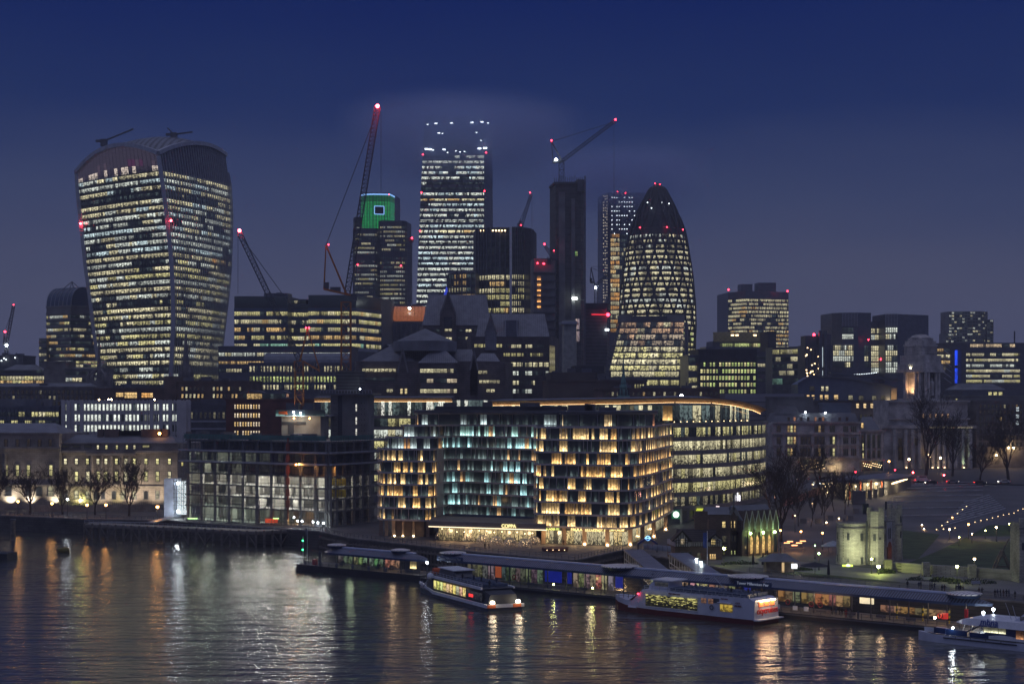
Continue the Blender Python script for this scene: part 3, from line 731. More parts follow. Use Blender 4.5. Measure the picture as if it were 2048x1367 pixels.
office(t,[XY(1892,Y-10),XY(1912,Y-10)],ZV(700,Y),ZV(667,Y),5,2.2,lights([CREAM,WHITE],.4,1,(.3,.7),.2,84),G_FINE,CONC,16,(.25,.75))
#  punched windows
def punched(t,a,b,z0,z1,rows,cols,w,h,pal,frac,seed,m=None,bright=(.35,.9),sill=None,dim=.015,off=.07,arch=False,recess=True):
 """rows x cols single windows on the wall a-b, each a mesh with its own frame"""
 a,b=Vector(a[:2]),Vector(b[:2]);d=(b-a).normalized();nn=Vector((d.y,-d.x));L=(b-a).length;rr=random.Random(seed);ang=math.atan2(d.y,d.x);fi=0
 for j in range(rows):
  zc=lerp(z0,z1,(j+.5)/rows)
  for i in range(cols):
   p=a+d*L*(i+.5)/cols;on=rr.random()<frac;c=pal[rr.randrange(len(pal))];s=rr.uniform(*bright)if on else dim
   p0,p1=p-d*w/2+nn*off,p+d*w/2+nn*off
   mb=MB();fm=MB();cc=tuple(x*s+1e-5 for x in c)
   if arch:
    pts=[(*p0,zc-h/2),(*p1,zc-h/2)]+[(*(p+nn*off+d*w/2*math.cos(q)),zc+h/2-w/2+w/2*math.sin(q))for q in[math.pi*k/6 for k in range(7)]]
    mb.face(pts,0,[(.5+((Vector(q[:2])-p-nn*off).dot(d))/w,(q[2]-zc)/h+.5)for q in pts],cc)
   else:mb.face([(*p0,zc-h/2),(*p1,zc-h/2),(*p1,zc+h/2),(*p0,zc+h/2)],0,[(0,0),(1,0),(1,1),(0,1)],cc)
   fw=min(.22,w*.14)
   for q in(p0,p1):fm.box((q.x,q.y,zc),(fw,.16,h+fw),fi,ang)
   q=p+nn*off;fm.box((q.x,q.y,zc+h/2),(w,.16,fw),fi,ang)if not arch else None
   fm.box((q.x+nn.x*.1,q.y+nn.y*.1,zc-h/2-fw/2),(w+.4,.35,fw*1.3),fi,ang)
   t.win.append((w*h/p.y**2,mb,[m or G_WIN,sill or METAL_D],fm))
def block(name,label,u0,u1,vt,Y,z0=None,depth=20,wall=METAL_D,cat='office building',roof=None,Y1=None,vbase=None):
 """a plain walled block with a parapet; returns its Thing and front corners"""
 a,b=XY(u0,Y),XY(u1,Y1 or Y);g=ground((a[0]+b[0])/2,Y);z1=ZV(vt,Y)
 t=Thing(name,label,cat,((a[0]+b[0])/2,Y,g));poly=outline([a,b],depth)
 t.part('wall',MB().prism(poly,g-1,z1,0,1),[wall,roof or ROOF])
 pm=MB();op=offset_poly(poly,.15)
 for p,q in zip(op,op[1:]+op[:1]):pm.bar((*p,z1+.25),(*q,z1+.25),.5,.7)
 t.part('parapet',pm,wall);t.a,t.b,t.z1,t.g,t.Y=Vector(a),Vector(b),z1,g,Y
 return t
def rows(t,vs,hpx,bay,pal,frac=.8,gl=None,u0=None,u1=None,room=3,bright=(.4,.9),seed=1,Y=None,off=.08,dim=.012,rv=.15):
 """lit glazing strips centred on the photo heights vs"""
 Y=Y or t.Y;a=t.a if u0 is None else Vector(XY(u0,Y));b=t.b if u1 is None else Vector(XY(u1,Y));d=(b-a).normalized();nn=Vector((d.y,-d.x))*off
 for k,v in enumerate(vs):
  z=ZV(v,Y);h=hpx*Y/F;t.part('storey_glazing',MB().pane(a+nn,b+nn,z-h/2,z+h/2,0,bay,col=lights(pal,frac,room,bright,rv,seed,dim)(k)),gl or G_OFF)
def fins_(t,u0,u1,v0,v1,px,w,dep,m,Y=None,name='mullions'):
 Y=Y or t.Y;mb=MB();n=max(1,round((u1-u0)/px))
 for i in range(n+1):
  p=XY(lerp(u0,u1,i/n),Y);mb.box((p[0],p[1]-dep/2,(ZV(v0,Y)+ZV(v1,Y))/2),(w,dep,ZV(v0,Y)-ZV(v1,Y)))
 t.part(name,mb,m)
def clutter(t,u0,u1,v,Y,n,seed,d0=2,d1=12):
 rr=random.Random(seed);z=ZV(v,Y)-.3
 for i in range(n):
  x=XY(rr.uniform(u0,u1),Y)[0];w,h=rr.uniform(1.5,5),rr.uniform(.8,2.6);y=Y+rr.uniform(d0,d1)
  mb=MB().box((x,y,z+h/2),(w,rr.uniform(2,4),h));
  if rr.random()<.5:mb.tube((x,y,z+h-.1),(x,y,z+h+rr.uniform(.6,1.6)),.25,n=8)
  t.part('roof_plant',mb,[METAL,METAL_D,PANEL_D][rr.randrange(3)])
def gable_roof(t,a,b,depth,z0,h,m,hip=0,name='roof',over=.4):
 """roof along a-b, ridge parallel to it"""
 a,b=Vector(a[:2]),Vector(b[:2]);d=(b-a).normalized();nn=Vector((-d.y,d.x));a2,b2=a-d*over-nn*over,b+d*over-nn*over;w=nn*(depth+2*over)
 r0,r1=a2+w/2+d*hip,b2+w/2-d*hip
 vs=[(*a2,z0),(*b2,z0),(*(b2+w),z0),(*(a2+w),z0),(*r0,z0+h),(*r1,z0+h)]
 t.part(name,MB().mesh(vs,[(0,1,5,4),(1,2,5),(2,3,4,5),(3,0,4),(3,2,1,0)]),m)
 #  the far office district, back to front
Y=1060;t=Thing('vaulted_office_tower','banded stone office tower with a round glass barrel roof','office building',(*XY(142,Y),5))
fr=[XY(93,Y+14),XY(142,Y),XY(190,Y+12)]
office(t,fr,ZV(612,Y)-9*4.05,ZV(612,Y),9,1.6,lights([CREAM,WARM,WHITE,YEL],.62,3,(.25,.75),.3,101),G_OFF,CONC,25,(.2,.62),band=(.25,1.2,CONC),skip=(8,))
office(t,[XY(78,Y+8),XY(93,Y+8)],ZV(675,Y)-16,ZV(675,Y),4,1.6,lights([CREAM],.4,2,(.2,.6),.3,102),G_OFF,CONC,20,(.2,.6))
a,b,c=Vector(fr[0]),Vector(fr[1]),Vector(fr[2]);mid=(b+c)/2;half=(c-b)/2;back=a-b;z0=ZV(613,Y);K=14
arc=[(mid+half*math.cos(math.pi*i/K),z0+12.5*math.sin(math.pi*i/K)**.8)for i in range(K+1)]
mb=MB();vs=[(*p,z)for p,z in arc]+[(*(p+back),z)for p,z in arc]
mb.mesh(vs,[(i,i+1,K+2+i,K+1+i)for i in range(K)]+[tuple(range(K+1))[::-1],tuple(range(K+1,2*K+2))]);t.part('vault_roof',mb,GLASS_B)
mb=MB()
for s in range(7):
 o=back*s/6
 for i in range(K):mb.bar((*(arc[i][0]+o),arc[i][1]+.1),(*(arc[i+1][0]+o),arc[i+1][1]+.1),.35)
t.part('vault_ribs',mb,METAL_L)
mb=MB();q=mid+back*.45;top=Vector((*q,z0+16.5))
for s in(-1,1):
 for k in(-1,1):mb.bar((*(q+half*.5*s+back*.15*k),z0+11.2),top,.4)
t.part('roof_frame',mb,METAL_D)
for s,k in((.4,.5),(.52,.7),(.5,.3)):p=arc[9];t.part('vault_light',MB().box((*(p[0]+back*s),p[1]-k*6),(.8,.4,.8)),L_DOT)
t=block('rooftop_site','low cluttered rooftop building site below the distant left crane',-20,46,712,1080);clutter(t,-10,44,712,1080,9,3)
for u,v in((8,716),(12,719),(30,715),(3,721)):t.part('work_light',MB().ball(P3(u,v,1078),.4),L_DOTW)
t=block('low_yellow_lit_office','low office with a dark hipped roof and one long row of yellow lit windows',-40,90,748,860)
rows(t,(756,765),8,1.5,[WARM,YEL,CREAM],.7,G_OFF,bright=(.3,.8),seed=3);rows(t,(743,),7,3,[CREAM],.15,G_OFF,0,84,seed=4)
gable_roof(t,XY(2,861),XY(80,861),20,ZV(742,860),3.5,ROOF,5)
t=block('blank_stone_box','blank pale stone box building between the low yellow lit office and the slanted glass offices',88,131,724,850,wall=STONE)
t=block('slanted_glass_office','office with slanted glass floors in front of the vaulted tower',131,198,738,850,wall=CONC)
rows(t,(746,759,770),7,1.6,[CREAM,WHITE,YEL],.55,G_OFF,seed=5);a,b=XY(136,850),XY(198,850)
mb=MB();z0,z1=ZV(740,850),ZV(719,850);mb.mesh([(*a,z0),(*b,z0),(b[0],865,z1),(a[0]+8,865,z1),(a[0],866,z0),(b[0],866,z0)],[(0,1,2,3),(0,3,4),(1,5,2),(3,2,5,4)]);t.part('sloping_glass',mb,GLASS_B)
for v,y in((732,854),(725,859)):a2,b2=XY(152,y),XY(198,y);t.part('storey_glazing',MB().pane((a2[0],y-.6),(b2[0],y-.6),ZV(v+2,y),ZV(v-3,y),0,1.8,col=lights([CREAM,YEL],.6,2,(.3,.7),.2,6)(v)),G_OFF)
Y=900;t=Thing('long_glass_office','long flat topped glass office block with five rows of yellow lit floors','office building',(*XY(610,Y),5))
pl=[CREAM,YEL,CREAM,WARM];h=16*Y/F
for k,(us,ys,vt,sd)in enumerate((((469,575),(Y,Y),592,1),((575,617),(Y+9,Y+9),606,2),((617,712,762),(Y-2,Y-2,Y+28),590,3))):
 fr=[XY(u,y)for u,y in zip(us,ys)];zb=ZV(699,Y);z1=ZV(vt,Y)
 def lf(j,sd=sd):
  if j>=5:return lights([CREAM],.0,3,(.1,.2),0,1,.012)(j)
  return lights([CREAM,YEL,SEA]if j==0 else[CREAM,YEL,WARM]if j==3 else pl,.88,3,(.35,.85),.1,110+sd)(j)
 poly=outline(fr,30);t.part('wall',MB().prism(poly,5,z1,0,1),[PANEL_D,ROOF]);of=offset_poly(poly,.08)[:len(fr)]
 for j in range(5):
  f=lf(j);mb=MB();u=0
  for a,b in zip(of,of[1:]):u=mb.wall(a,b,zb+h*(j+.25),zb+h*(j+.74),0,1.15,col=f,u0=u)
  t.part('storey_glazing',mb,G_OFF)
 mb=MB()
 for a,b in zip(of,of[1:]):mb.wall(a,b,zb+h*5.1,z1-.4,0,1.7,col=(.004,.006,.009))
 t.part('upper_glazing',mb,G_BIG)
 ob=offset_poly(poly,.25)[:len(fr)]
 for j in range(6):
  mb=MB()
  for a,b in zip(ob,ob[1:]):mb.bar((*a,zb+h*j),(*b,zb+h*j),.4,1.6)
  t.part('floor_band',mb,GLASS_B if j else METAL_L)
roofbox(t,528,575,586,ZV(592,Y),Y+6,10);clutter(t,540,560,588,Y+3,2,2);roofbox(t,578,612,598,ZV(606,Y),Y+12,8)
a=XY(580,Y+8.8);b=XY(612,Y+8.8);t.part('roof_room_glazing',MB().pane(a,b,ZV(605,Y),ZV(599,Y),0,2,col=lights([CREAM],.35,1,(.1,.5),0,5)(1)),G_BIG)
t=block('three_row_office','wide low office with white, yellow and cream lit rows below the long glass block',437,700,694,862,wall=PANEL_D)
rows(t,(708.5,),7,1.1,[WHITE,CREAM],.9,G_OFF,seed=8);rows(t,(725,),5.5,1.2,[WARM,YEL],.85,G_OFF,seed=9);rows(t,(740.5,),6.5,1.3,[YEL,CREAM],.6,G_OFF,seed=11)
fins_(t,437,560,698,745,6,.25,.3,METAL)
t=block('curved_roof_office','office with tall paired windows under a smooth curved grey roof',498,700,727,812,wall=PANEL_D)
for v,f_,s in((737.5,.6,1),(758,.8,2),(774,.8,3)):rows(t,(v,),11 if v<770 else 9,1.4,[LIME,CREAM,YEL],f_,G_OFF,seed=20+s,room=2,bright=(.4,.95))
fins_(t,498,700,730,782,6.8,.7,.35,PANEL_D)
a,b=XY(527,813),XY(697,813);mb=MB();K=8;z0=ZV(728,812)
vs=[(x+(1-math.cos(q))*2*(1 if x<0 else-1)*0,813+10*(1-math.cos(q)),z0+5.6*math.sin(q))for x in(a[0],b[0])for q in[math.pi*i/K for i in range(K+1)]]
mb.mesh(vs,[(i,K+1+i,K+2+i,i+1)for i in range(K)]+[tuple(range(K+1)),tuple(range(K+1,2*K+2))[::-1]]);t.part('curved_roof',mb,stripes_mat('zinc_roof',(.15,.17,.21),(.09,.1,.13),2.4,.94,'X',.45),smooth=False)
mb=MB().bar(P3(633,730,811),P3(657,708,820),.7,.5,0);t.part('roof_strut',mb,METAL_L)
#  the vaulted steel building with orange light, behind the gables
Y=1120;t=Thing('steel_vault_building','pipe clad steel building with an orange lit barrel vault','office building',(*XY(805,Y),5))
t.part('wall',MB().prism(outline([XY(783,Y),XY(860,Y)],20),5,ZV(642,Y)),METAL_D)
t.part('stair_tower',MB().prism(outline([XY(762,Y-6),XY(783,Y-6)],10),5,ZV(600,Y)),METAL)
K=10;vs=[(XY(x,Y)[0],Y+9-9*math.cos(q),ZV(640,Y)+9.5*math.sin(q))for x in(779,850)for q in[math.pi*i/K for i in range(K+1)]]
t.part('vault_roof',MB().mesh(vs,[(i,K+1+i,K+2+i,i+1)for i in range(K)]+[tuple(range(K+1)),tuple(range(K+1,2*K+2))[::-1]]),mat('vault_glass_lit',(.2,.1,.06),.3,var=.6,scale=.9,emit=(1,.30,.10),es=.28,sampling='NONE'))
mb=MB()
for s in range(11):
 x=XY(779+s*7.1,Y)[0]
 for i in range(K):mb.bar((x,Y+9-9.2*math.cos(math.pi*i/K),ZV(640,Y)+9.7*math.sin(math.pi*i/K)),(x,Y+9-9.2*math.cos(math.pi*(i+1)/K),ZV(640,Y)+9.7*math.sin(math.pi*(i+1)/K)),.4)
t.part('vault_lattice',mb,CRANE_Y)
mb=MB()
for u in(786,790,795,802,812,824,836):mb.tube(P3(u,646,Y-1.2),P3(u,720,Y-1.2),.8,n=8)
t.part('service_pipes',mb,METAL)
t.part('blue_lit_panel',MB().pane(XY(763,Y-6.2),XY(782,Y-6.2),ZV(688,Y),ZV(666,Y),0,3,col=(.02,.03,.8)),G_ROOM);t.part('blue_light_strip',MB().box(P3(772,682,Y-7),(6,.4,1.3)),L_BLUE)
for u in(761,768,774):t.part('warm_window',MB().pane(XY(u-2,Y-6.2),XY(u+2,Y-6.2),ZV(612,Y),ZV(600,Y),0,1.5,col=(.35,.13,.06)),G_ROOM)
t.part('flood_lamp',MB().ball(P3(819,616,Y-1),.9),lamp_mat('flood_point',(.9,1,1),20,'NONE'));clutter(t,800,845,612,Y+14,5,5)
t=Thing('blue_lit_pinnacle','small blue lit pinnacle peeping over the dark gabled roof','pinnacle',(*XY(893,900),5));p=P3(893,596,900)
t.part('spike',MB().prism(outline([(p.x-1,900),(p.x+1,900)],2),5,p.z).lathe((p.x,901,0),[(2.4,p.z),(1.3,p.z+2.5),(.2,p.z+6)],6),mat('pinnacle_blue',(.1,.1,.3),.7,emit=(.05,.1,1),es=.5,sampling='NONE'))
#  dark gothic gabled offices (centre)
MIN=block_mat('dark_granite',(.15,.13,.125),(.12,.105,.105),(.07,.07,.07),2.2,.9)
Y=850;t=Thing('tall_gabled_office','tall dark gothic office block with a very steep seamed roof','office building',(*XY(912,Y),5))
t.part('wall',MB().prism(outline([XY(846,Y),XY(980,Y)],26),5,ZV(650,Y)),MIN);gable_roof(t,XY(846,Y),XY(980,Y),26,ZV(650,Y),(650-586)*Y/F,SLATE,2.5)
def gable_bay(t,u0,u1,vb,ve,vt,Y,m=MIN,d=6):
 a,b=XY(u0,Y),XY(u1,Y);mx=(a[0]+b[0])/2;zb,ze,zt=[ZV(v,Y)for v in(vb,ve,vt)]
 vs=[(a[0],Y,zb),(b[0],Y,zb),(b[0],Y,ze),(mx,Y,zt),(a[0],Y,ze)];vs+=[(x,y+d,z)for x,y,z in vs]
 t.part('gable',MB().mesh(vs,[(0,1,2,3,4),(9,8,7,6,5),(1,6,7,2),(5,0,4,9),(2,7,8,3),(3,8,9,4)]),m)
 mb=MB()
 for x,z in((a[0],ze),(b[0],ze)):mb.bar((x,Y-.3,z),(mx,Y-.3,zt+.4),.7,.8)
 mb.bar((mx,Y-.2,zt),(mx,Y-.2,zt+2.5),.35);t.part('gable_coping',mb,CONC_D)
gable_bay(t,880,912,720,630,586,Y-1.5);t.part('arched_glazing',MB().prism([(XY(888,Y-2)[0],Y-1.7),(XY(904,Y-2)[0],Y-1.7),(XY(904,Y-2)[0],Y-1),(XY(888,Y)[0],Y-1)],ZV(655,Y),ZV(634,Y)),GLASS_D)
t.a,t.b,t.Y=Vector(XY(846,Y)),Vector(XY(980,Y)),Y
for v,x0,x1 in((661,865,880),(660,889,904),(661,913,943),(677,889,904),(676,915,936),(660,948,972)):rows(t,(v,),5,1.5,[CREAM],.85,G_OFF,x0,x1,seed=v+x0,Y=Y-1.8 if x0==889 else Y)
t=Thing('long_roofed_gabled_office','dark gothic office with a long steep roof and six lit rows at its right','office building',(*XY(1030,800),5));Y=800
t.part('wall',MB().prism(outline([XY(943,Y),XY(1098,Y),XY(1110,Y+14)],22),5,ZV(672,Y)),MIN);gable_roof(t,XY(953,Y),XY(1097,Y),22,ZV(673,Y),48*Y/F,SLATE,2)
gable_bay(t,970,993,700,668,632,Y-1,SLATE);t.part('roof_box',MB().prism(outline([XY(1012,Y-.5),XY(1034,Y-.5)],8),ZV(673,Y),ZV(640,Y)),PANEL_D)
for u in(1011.5,1034.5):t.part('roof_pole',MB().bar(P3(u,673,Y-1),P3(u-1,640,Y-1),.4),METAL_L)
t.a,t.b,t.Y=Vector(XY(943,Y)),Vector(XY(1098,Y)),Y
for v,x0,x1,f_,c in((691,948,1004,.8,YEL),(692,1007,1044,.85,CREAM),(692,1051,1087,.8,CREAM),(709,1007,1087,.75,YEL),(728.5,1006,1100,.9,CREAM),(729,1050,1108,.9,CREAM),(746,1010,1098,.6,WHITE),(765,1012,1070,.6,CREAM),(782,1012,1064,.5,WHITE),(709,1092,1098,.5,CREAM)):
 rows(t,(v,),8 if v>720 else 6,1.6,[c],f_,G_WIN,x0,min(x1,1098),seed=v+x0,room=2)
fins_(t,945,1098,676,790,11,.5,.5,MIN);t.part('side_glazing',MB().pane(XY(1099,Y-.3),XY(1110,Y+13.5),ZV(760,Y),ZV(690,Y),0,1.6,col=(.05,.04,.02)),G_OFF)
Y=762;t=Thing('cone_roofed_gabled_office','front group of dark gabled offices with a low cone roof and a lit bay','office building',(*XY(860,Y),5))
t.part('wall',MB().prism(outline([XY(712,Y),XY(830,Y-2),XY(955,Y-2),XY(1010,Y+6)],30),5,ZV(722,Y)),MIN)
gable_roof(t,XY(722,Y),XY(828,Y),28,ZV(722,Y),36*Y/F,ROOF,14);gable_roof(t,XY(806,Y+4),XY(948,Y+4),24,ZV(752,Y),56*Y/F,SLATE,1.5);gable_roof(t,XY(950,Y+7),XY(1000,Y+7),18,ZV(724,Y),20*Y/F,SLATE,3)
c=P3(850,683,Y+12);t.part('cone_roof',MB().lathe((c.x,c.y,0),[(14.5,c.z-4.5),(14.5,c.z),(13,c.z+.3),(.1,c.z+6)],18),ROOF)
gable_bay(t,795,816,790,745,700,Y-2);gable_bay(t,940,956,790,740,702,Y-2)
bay=[XY(836,Y-3),XY(842,Y-6),XY(910,Y-6),XY(917,Y-3)];t.part('bay_wall',MB().prism(outline(bay,5),5,ZV(726,Y)),MIN)
a,b=XY(836,Y-5),XY(917,Y-5);mx=(a[0]+b[0])/2;z=ZV(726,Y)
t.part('bay_roof',MB().mesh([(a[0],Y-6.5,z),(b[0],Y-6.5,z),(b[0],Y+4,z),(a[0],Y+4,z),(mx-2,Y+3,z+7),(mx+2,Y+3,z+7)],[(0,1,5,4),(1,2,5),(2,3,4,5),(3,0,4)]),SLATE)
t.a,t.b,t.Y=Vector(XY(842,Y-6)),Vector(XY(910,Y-6)),Y-6
for v,f_ in((741,.9),(761,.6),(781.5,.95)):rows(t,(v,),7.5,1.5,[(1,.82,.55),CREAM],f_,G_WIN,840,914,seed=v,room=2,bright=(.35,.85))
for v,x0,x1,f_ in((740,724,792,.85),(758,724,790,.35),(781,773,786,.7),(744,956,975,.7),(763,958,1000,.5),(781,972,990,.4)):rows(t,(v,),6,1.7,[CREAM],f_,G_OFF,x0,x1,seed=v+x0,Y=Y-2.1,bright=(.25,.7))
for u in(803,812):t.part('arched_window',MB().pane(XY(u-2.5,Y-2.2),XY(u+2.5,Y-2.2),ZV(787,Y),ZV(777,Y),0,1,col=(.75,.6,.3)),G_WIN)
#  sloping glass block in front of the bullet tower
Y=930;t=Thing('sloping_glass_block','bright sloping glass office block leaning back below the bullet tower','office building',(*XY(1290,Y),5))
zt_=ZV(643,Y+22);zb_=ZV(742,Y);zs=lambda s:lerp(zb_,zt_,s)
def slp(s):return[Vector(XY(lerp(1218,1243,s),Y+22*s)),Vector(XY(lerp(1364,1368,s),Y+22*s))]
fr=[XY(1218,Y),XY(1364,Y)];poly=outline(fr,50);t.part('wall',MB().prism(poly,5,zb_),METAL)
q=slp(1);p=slp(0);mb=MB().mesh([(*(p[0]),zb_),(*(p[1]),zb_),(*(q[1]),zt_),(*(q[0]),zt_),(p[0].x,Y+50,zb_),(p[1].x,Y+50,zb_),(q[1].x,Y+50,zt_),(q[0].x,Y+50,zt_)],[(0,1,2,3),(1,5,6,2),(4,0,3,7),(3,2,6,7)]);t.part('sloping_wall',mb,METAL_D)
for k in range(8):
 s0,s1=(k+.12)/8,(k+.86)/8;a,b=slp(s0),slp(s1);f=lights([CREAM,YEL]if k<4 else[(.95,.6,.35),(.9,.72,.5),CREAM],.97 if k<4 else.85,3,(.5,1)if k<4 else(.2,.6),.05,140)(k);mb=MB();nb=28
 for i in range(nb):mb.face([(*(a[0].lerp(a[1],i/nb)+Vector((0,-.2))),zs(s0)),(*(a[0].lerp(a[1],(i+1)/nb)+Vector((0,-.2))),zs(s0)),(*(b[0].lerp(b[1],(i+1)/nb)+Vector((0,-.2))),zs(s1)),(*(b[0].lerp(b[1],i/nb)+Vector((0,-.2))),zs(s1))],0,[(i,0),(i+1,0),(i+1,1),(i,1)],f(i))
 t.part('storey_glazing',mb,G_TOWER)
for k,v in enumerate((748,765,782)):
 mb=MB().pane(XY(1240 if k else 1222,Y-.1),XY(1358,Y-.1),ZV(v+5,Y),ZV(v-5,Y),0,1.5,col=lights([CREAM,YEL,WHITE],.9,4,(.5,.95),.08,145)(k));t.part('storey_glazing',mb,G_BIG)
mb=MB()
for i in range(13):a,b=slp(0),slp(1);mb.bar((*(a[0].lerp(a[1],i/12)+Vector((0,-.5))),zb_),(*(b[0].lerp(b[1],i/12)+Vector((0,-.5))),zt_),.3)
for k in range(9):a=slp(k/8);mb.bar((a[0].x-2,a[0].y-.6,zs(k/8)),(a[1].x,a[1].y-.6,zs(k/8)),.45,.35)
t.part('slanted_frame',mb,METAL_D);t.part('side_fin',MB().mesh([(*XY(1364,Y),5),(*XY(1376,Y+4),5),(*XY(1374,Y+30),zt_),(*XY(1369,Y+22),zt_)],[(0,1,2,3)]).mesh([(*XY(1376,Y+4),5),(*XY(1377,Y+50),5),(*XY(1377,Y+50),zt_),(*XY(1374,Y+30),zt_)],[(0,1,2,3)]),METAL_D)
for u0,u1 in((1243,1264),(1332,1368)):roofbox(t,u0,u1,629,zt_,Y+24,12,CONC)
mb=MB().bar(P3(1262,637,Y+24),P3(1334,637,Y+24),.6,3);t.part('roof_rail',mb,METAL_D)
#  offices right of centre
t=block('green_lit_grid_office','dark square office block with a grid of yellow green windows',1397,1513,700,880,wall=BLACK)
fr=t.a;punched(t,XY(1400,880),XY(1512,880),ZV(789,880),ZV(721.5,880),5,18,1.25,2.05,[LIME,YEL,(.62,.78,.25)],.85,7,bright=(.35,.95));t.finish(90)
roofbox(t,1412,1500,693,t.z1,884,14);mb=MB()
for i in range(10):p=XY(1399+i*12.6,880);mb.box((p[0],p[1]-.3,(ZV(795,880)+ZV(702,880))/2),(.6,.5,ZV(702,880)-ZV(795,880)))
t.part('piers',mb,BLACK)
t=block('narrow_lit_office','narrow bright office slot left of the green lit grid block',1377,1397,712,884,wall=METAL);rows(t,(720,736,760,776,790),10,1.6,[YEL,SEA,CREAM],.7,G_BIG,seed=31,bright=(.3,.8))
Y=1200;t=Thing('lattice_roof_office','office with a lattice glass screen in front of the red lamped tower','office building',(*XY(1480,Y),5))
fr=[XY(1426,Y),XY(1540,Y)];t.part('wall',MB().prism(outline(fr,20),5,ZV(682,Y)),METAL);t.a,t.b,t.Y=Vector(fr[0]),Vector(fr[1]),Y
rows(t,(690,),7,1.5,[LIME,YEL],.9,G_OFF,1440,1532,seed=33);t.part('lattice_screen',MB().prism(outline([(fr[0][0],Y-2),(fr[1][0],Y-2)],1),ZV(683,Y),ZV(664,Y)),mat('screen_glass',(.16,.16,.14),.4,emit=(.9,.8,.4),es=.035,sampling='NONE'))
mb=MB()
for i in range(-1,12):mb.bar(P3(1426+max(0,i)*10,683,Y-2.6),P3(min(1540,1436+i*10+10),665,Y-2.6),.35);mb.bar(P3(1426+max(0,i)*10,665,Y-2.6),P3(min(1540,1436+i*10+10),683,Y-2.6),.35)
t.part('lattice',mb,METAL_D)
for u in(1465,1474,1510,1530):t.part('screen_light',MB().box(P3(u,670,Y-2.8),(2,.3,.9)),L_DOT)
t=block('dark_hoist_block','dark scaffolded block between the lattice roof office and the angled yellow offices',1536,1552,664,1150,wall=BLACK)
t=block('low_dark_office','small dark office step right of the lattice screen roof',1505,1545,704,1120);rows(t,(716,730,745,760),6,1.6,[CREAM],.4,G_OFF,seed=35,bright=(.2,.6))
Y=1040;t=Thing('angled_yellow_office','angled glass office with slanting rows of yellow light','office building',(*XY(1580,Y),5))
fr=[XY(1545,Y+20),XY(1612,Y)];t.part('wall',MB().prism(outline(fr,16),5,ZV(692,Y)),METAL);t.a,t.b,t.Y=Vector(fr[0]),Vector(fr[1]),Y
rows(t,(702,717,731.5,745),9,1.3,[YEL,CREAM],.7,G_FINE,seed=36,bright=(.25,.7));rows(t,(762,),12,1.3,[SEA],.9,G_FINE,seed=37,bright=(.12,.35))
Y=1000;t=Thing('pipe_clad_tower','service tower wrapped in pipes with two chimneys and a red lamp','office building',(*XY(1637,Y),5))
t.part('wall',MB().prism(outline([XY(1610,Y),XY(1664,Y)],15),5,ZV(690,Y)),METAL_D);roofbox(t,1611,1634,671,ZV(690,Y),Y,10,METAL_D);roofbox(t,1640,1662,668,ZV(690,Y),Y+2,8,METAL)
for u in(1641,1650.5):t.part('chimney',MB().tube(P3(u,790,Y-2),P3(u,661,Y-2),1.1,n=10),METAL)
mb=MB()
for u in(1614,1620,1627,1633,1656,1661):mb.tube(P3(u,780,Y-.9),P3(u,692,Y-.9),.55,n=6)
for v in range(695,780,9):mb.bar(P3(1611,v,Y-1.2),P3(1663,v,Y-1.2),.4)
t.part('service_pipes',mb,METAL);t.part('lit_stair',MB().pane(XY(1643.5,Y-2.2),XY(1646,Y-2.2),ZV(780,Y),ZV(694,Y),0,1,col=(.5,.6,.65)),G_WIN)
rr=random.Random(8);mb=MB()
for i in range(26):mb.box(P3(rr.uniform(1611,1640),rr.uniform(690,770),Y-1.4),(.7,.3,.5))
t.part('light_dots',mb,L_DOT);beacon(t,1628,669,Y,.8)
Y=1110;t=Thing('twin_dark_office','dark twin office blocks with ribbed upper walls and bright white window bays','office building',(*XY(1760,Y),5));G_TW=glaze_mat('glazing_twin',1.0,.45,.28,sub=1,hbar=.5,nscale=(1.5,2))
for us,ys,vt in(((1664,1684,1716,1742),(Y+6,Y,Y-2,Y+2),625),((1742,1770),(Y+12,Y+12),641),((1770,1796,1857),(Y,Y-2,Y+14),628)):
 fr=[XY(u,y)for u,y in zip(us,ys)];t.part('wall',MB().prism(outline(fr,25),5,ZV(vt,Y)),PANEL_D)
for r_ in(range(1685,1717,3),range(1771,1796,3)):
 mb=MB();[mb.bar(P3(u,652,Y-2.2),P3(u,626,Y-2.2),.35)for u in r_];t.part('ribbed_cladding',mb,METAL_L)
for v in(660,673,695,706,717,729,740):
 for x0,x1,yy in((1684,1716,Y-1.2),(1724,1741,Y+.2),(1742,1769,Y+11.8),(1771,1795,Y-2.2)):
  if v in(684,)or(v<680 and x0==1724)or(v>730 and x0<1740):continue
  a,b=XY(x0 if v<680 or x0!=1684 else 1666,yy-.2),XY(x1,yy-.2);f=lights([WHITE,CREAM],.8 if x0!=1724 else.3,3,(.55,.95),.15,150+x0)(v)
  t.part('storey_glazing',MB().pane(a,b,ZV(v+4.6,Y),ZV(v-4.6,Y),0,1.25,col=f),G_TW)
beacon(t,1737,679,Y-4,.5);beacon(t,1763,718,Y+8,.9)
Y=1180;t=Thing('banded_glass_office','wide glass office with bright floor bands and a blue light strip','office building',(*XY(1985,Y),5))
t.part('wall',MB().prism(outline([XY(1872,Y+10),XY(1905,Y+4),XY(1924,Y),XY(2080,Y)],30),5,ZV(685,Y)),METAL_D);t.a,t.b,t.Y=Vector(XY(1932,Y)),Vector(XY(2070,Y)),Y
rows(t,(691,),6,1.8,[(1,.75,.45)],.95,G_FINE,1940,2030,seed=41,bright=(.5,.9));rows(t,(709,720,731,741.5,752,762),5.5,1.4,[CREAM,YEL,WHITE],.92,G_BIG,1932,2040,seed=42);rows(t,(700,712,724,736),6,1.6,[CREAM,WARM],.7,G_OFF,1874,1900,seed=44,Y=Y+4)
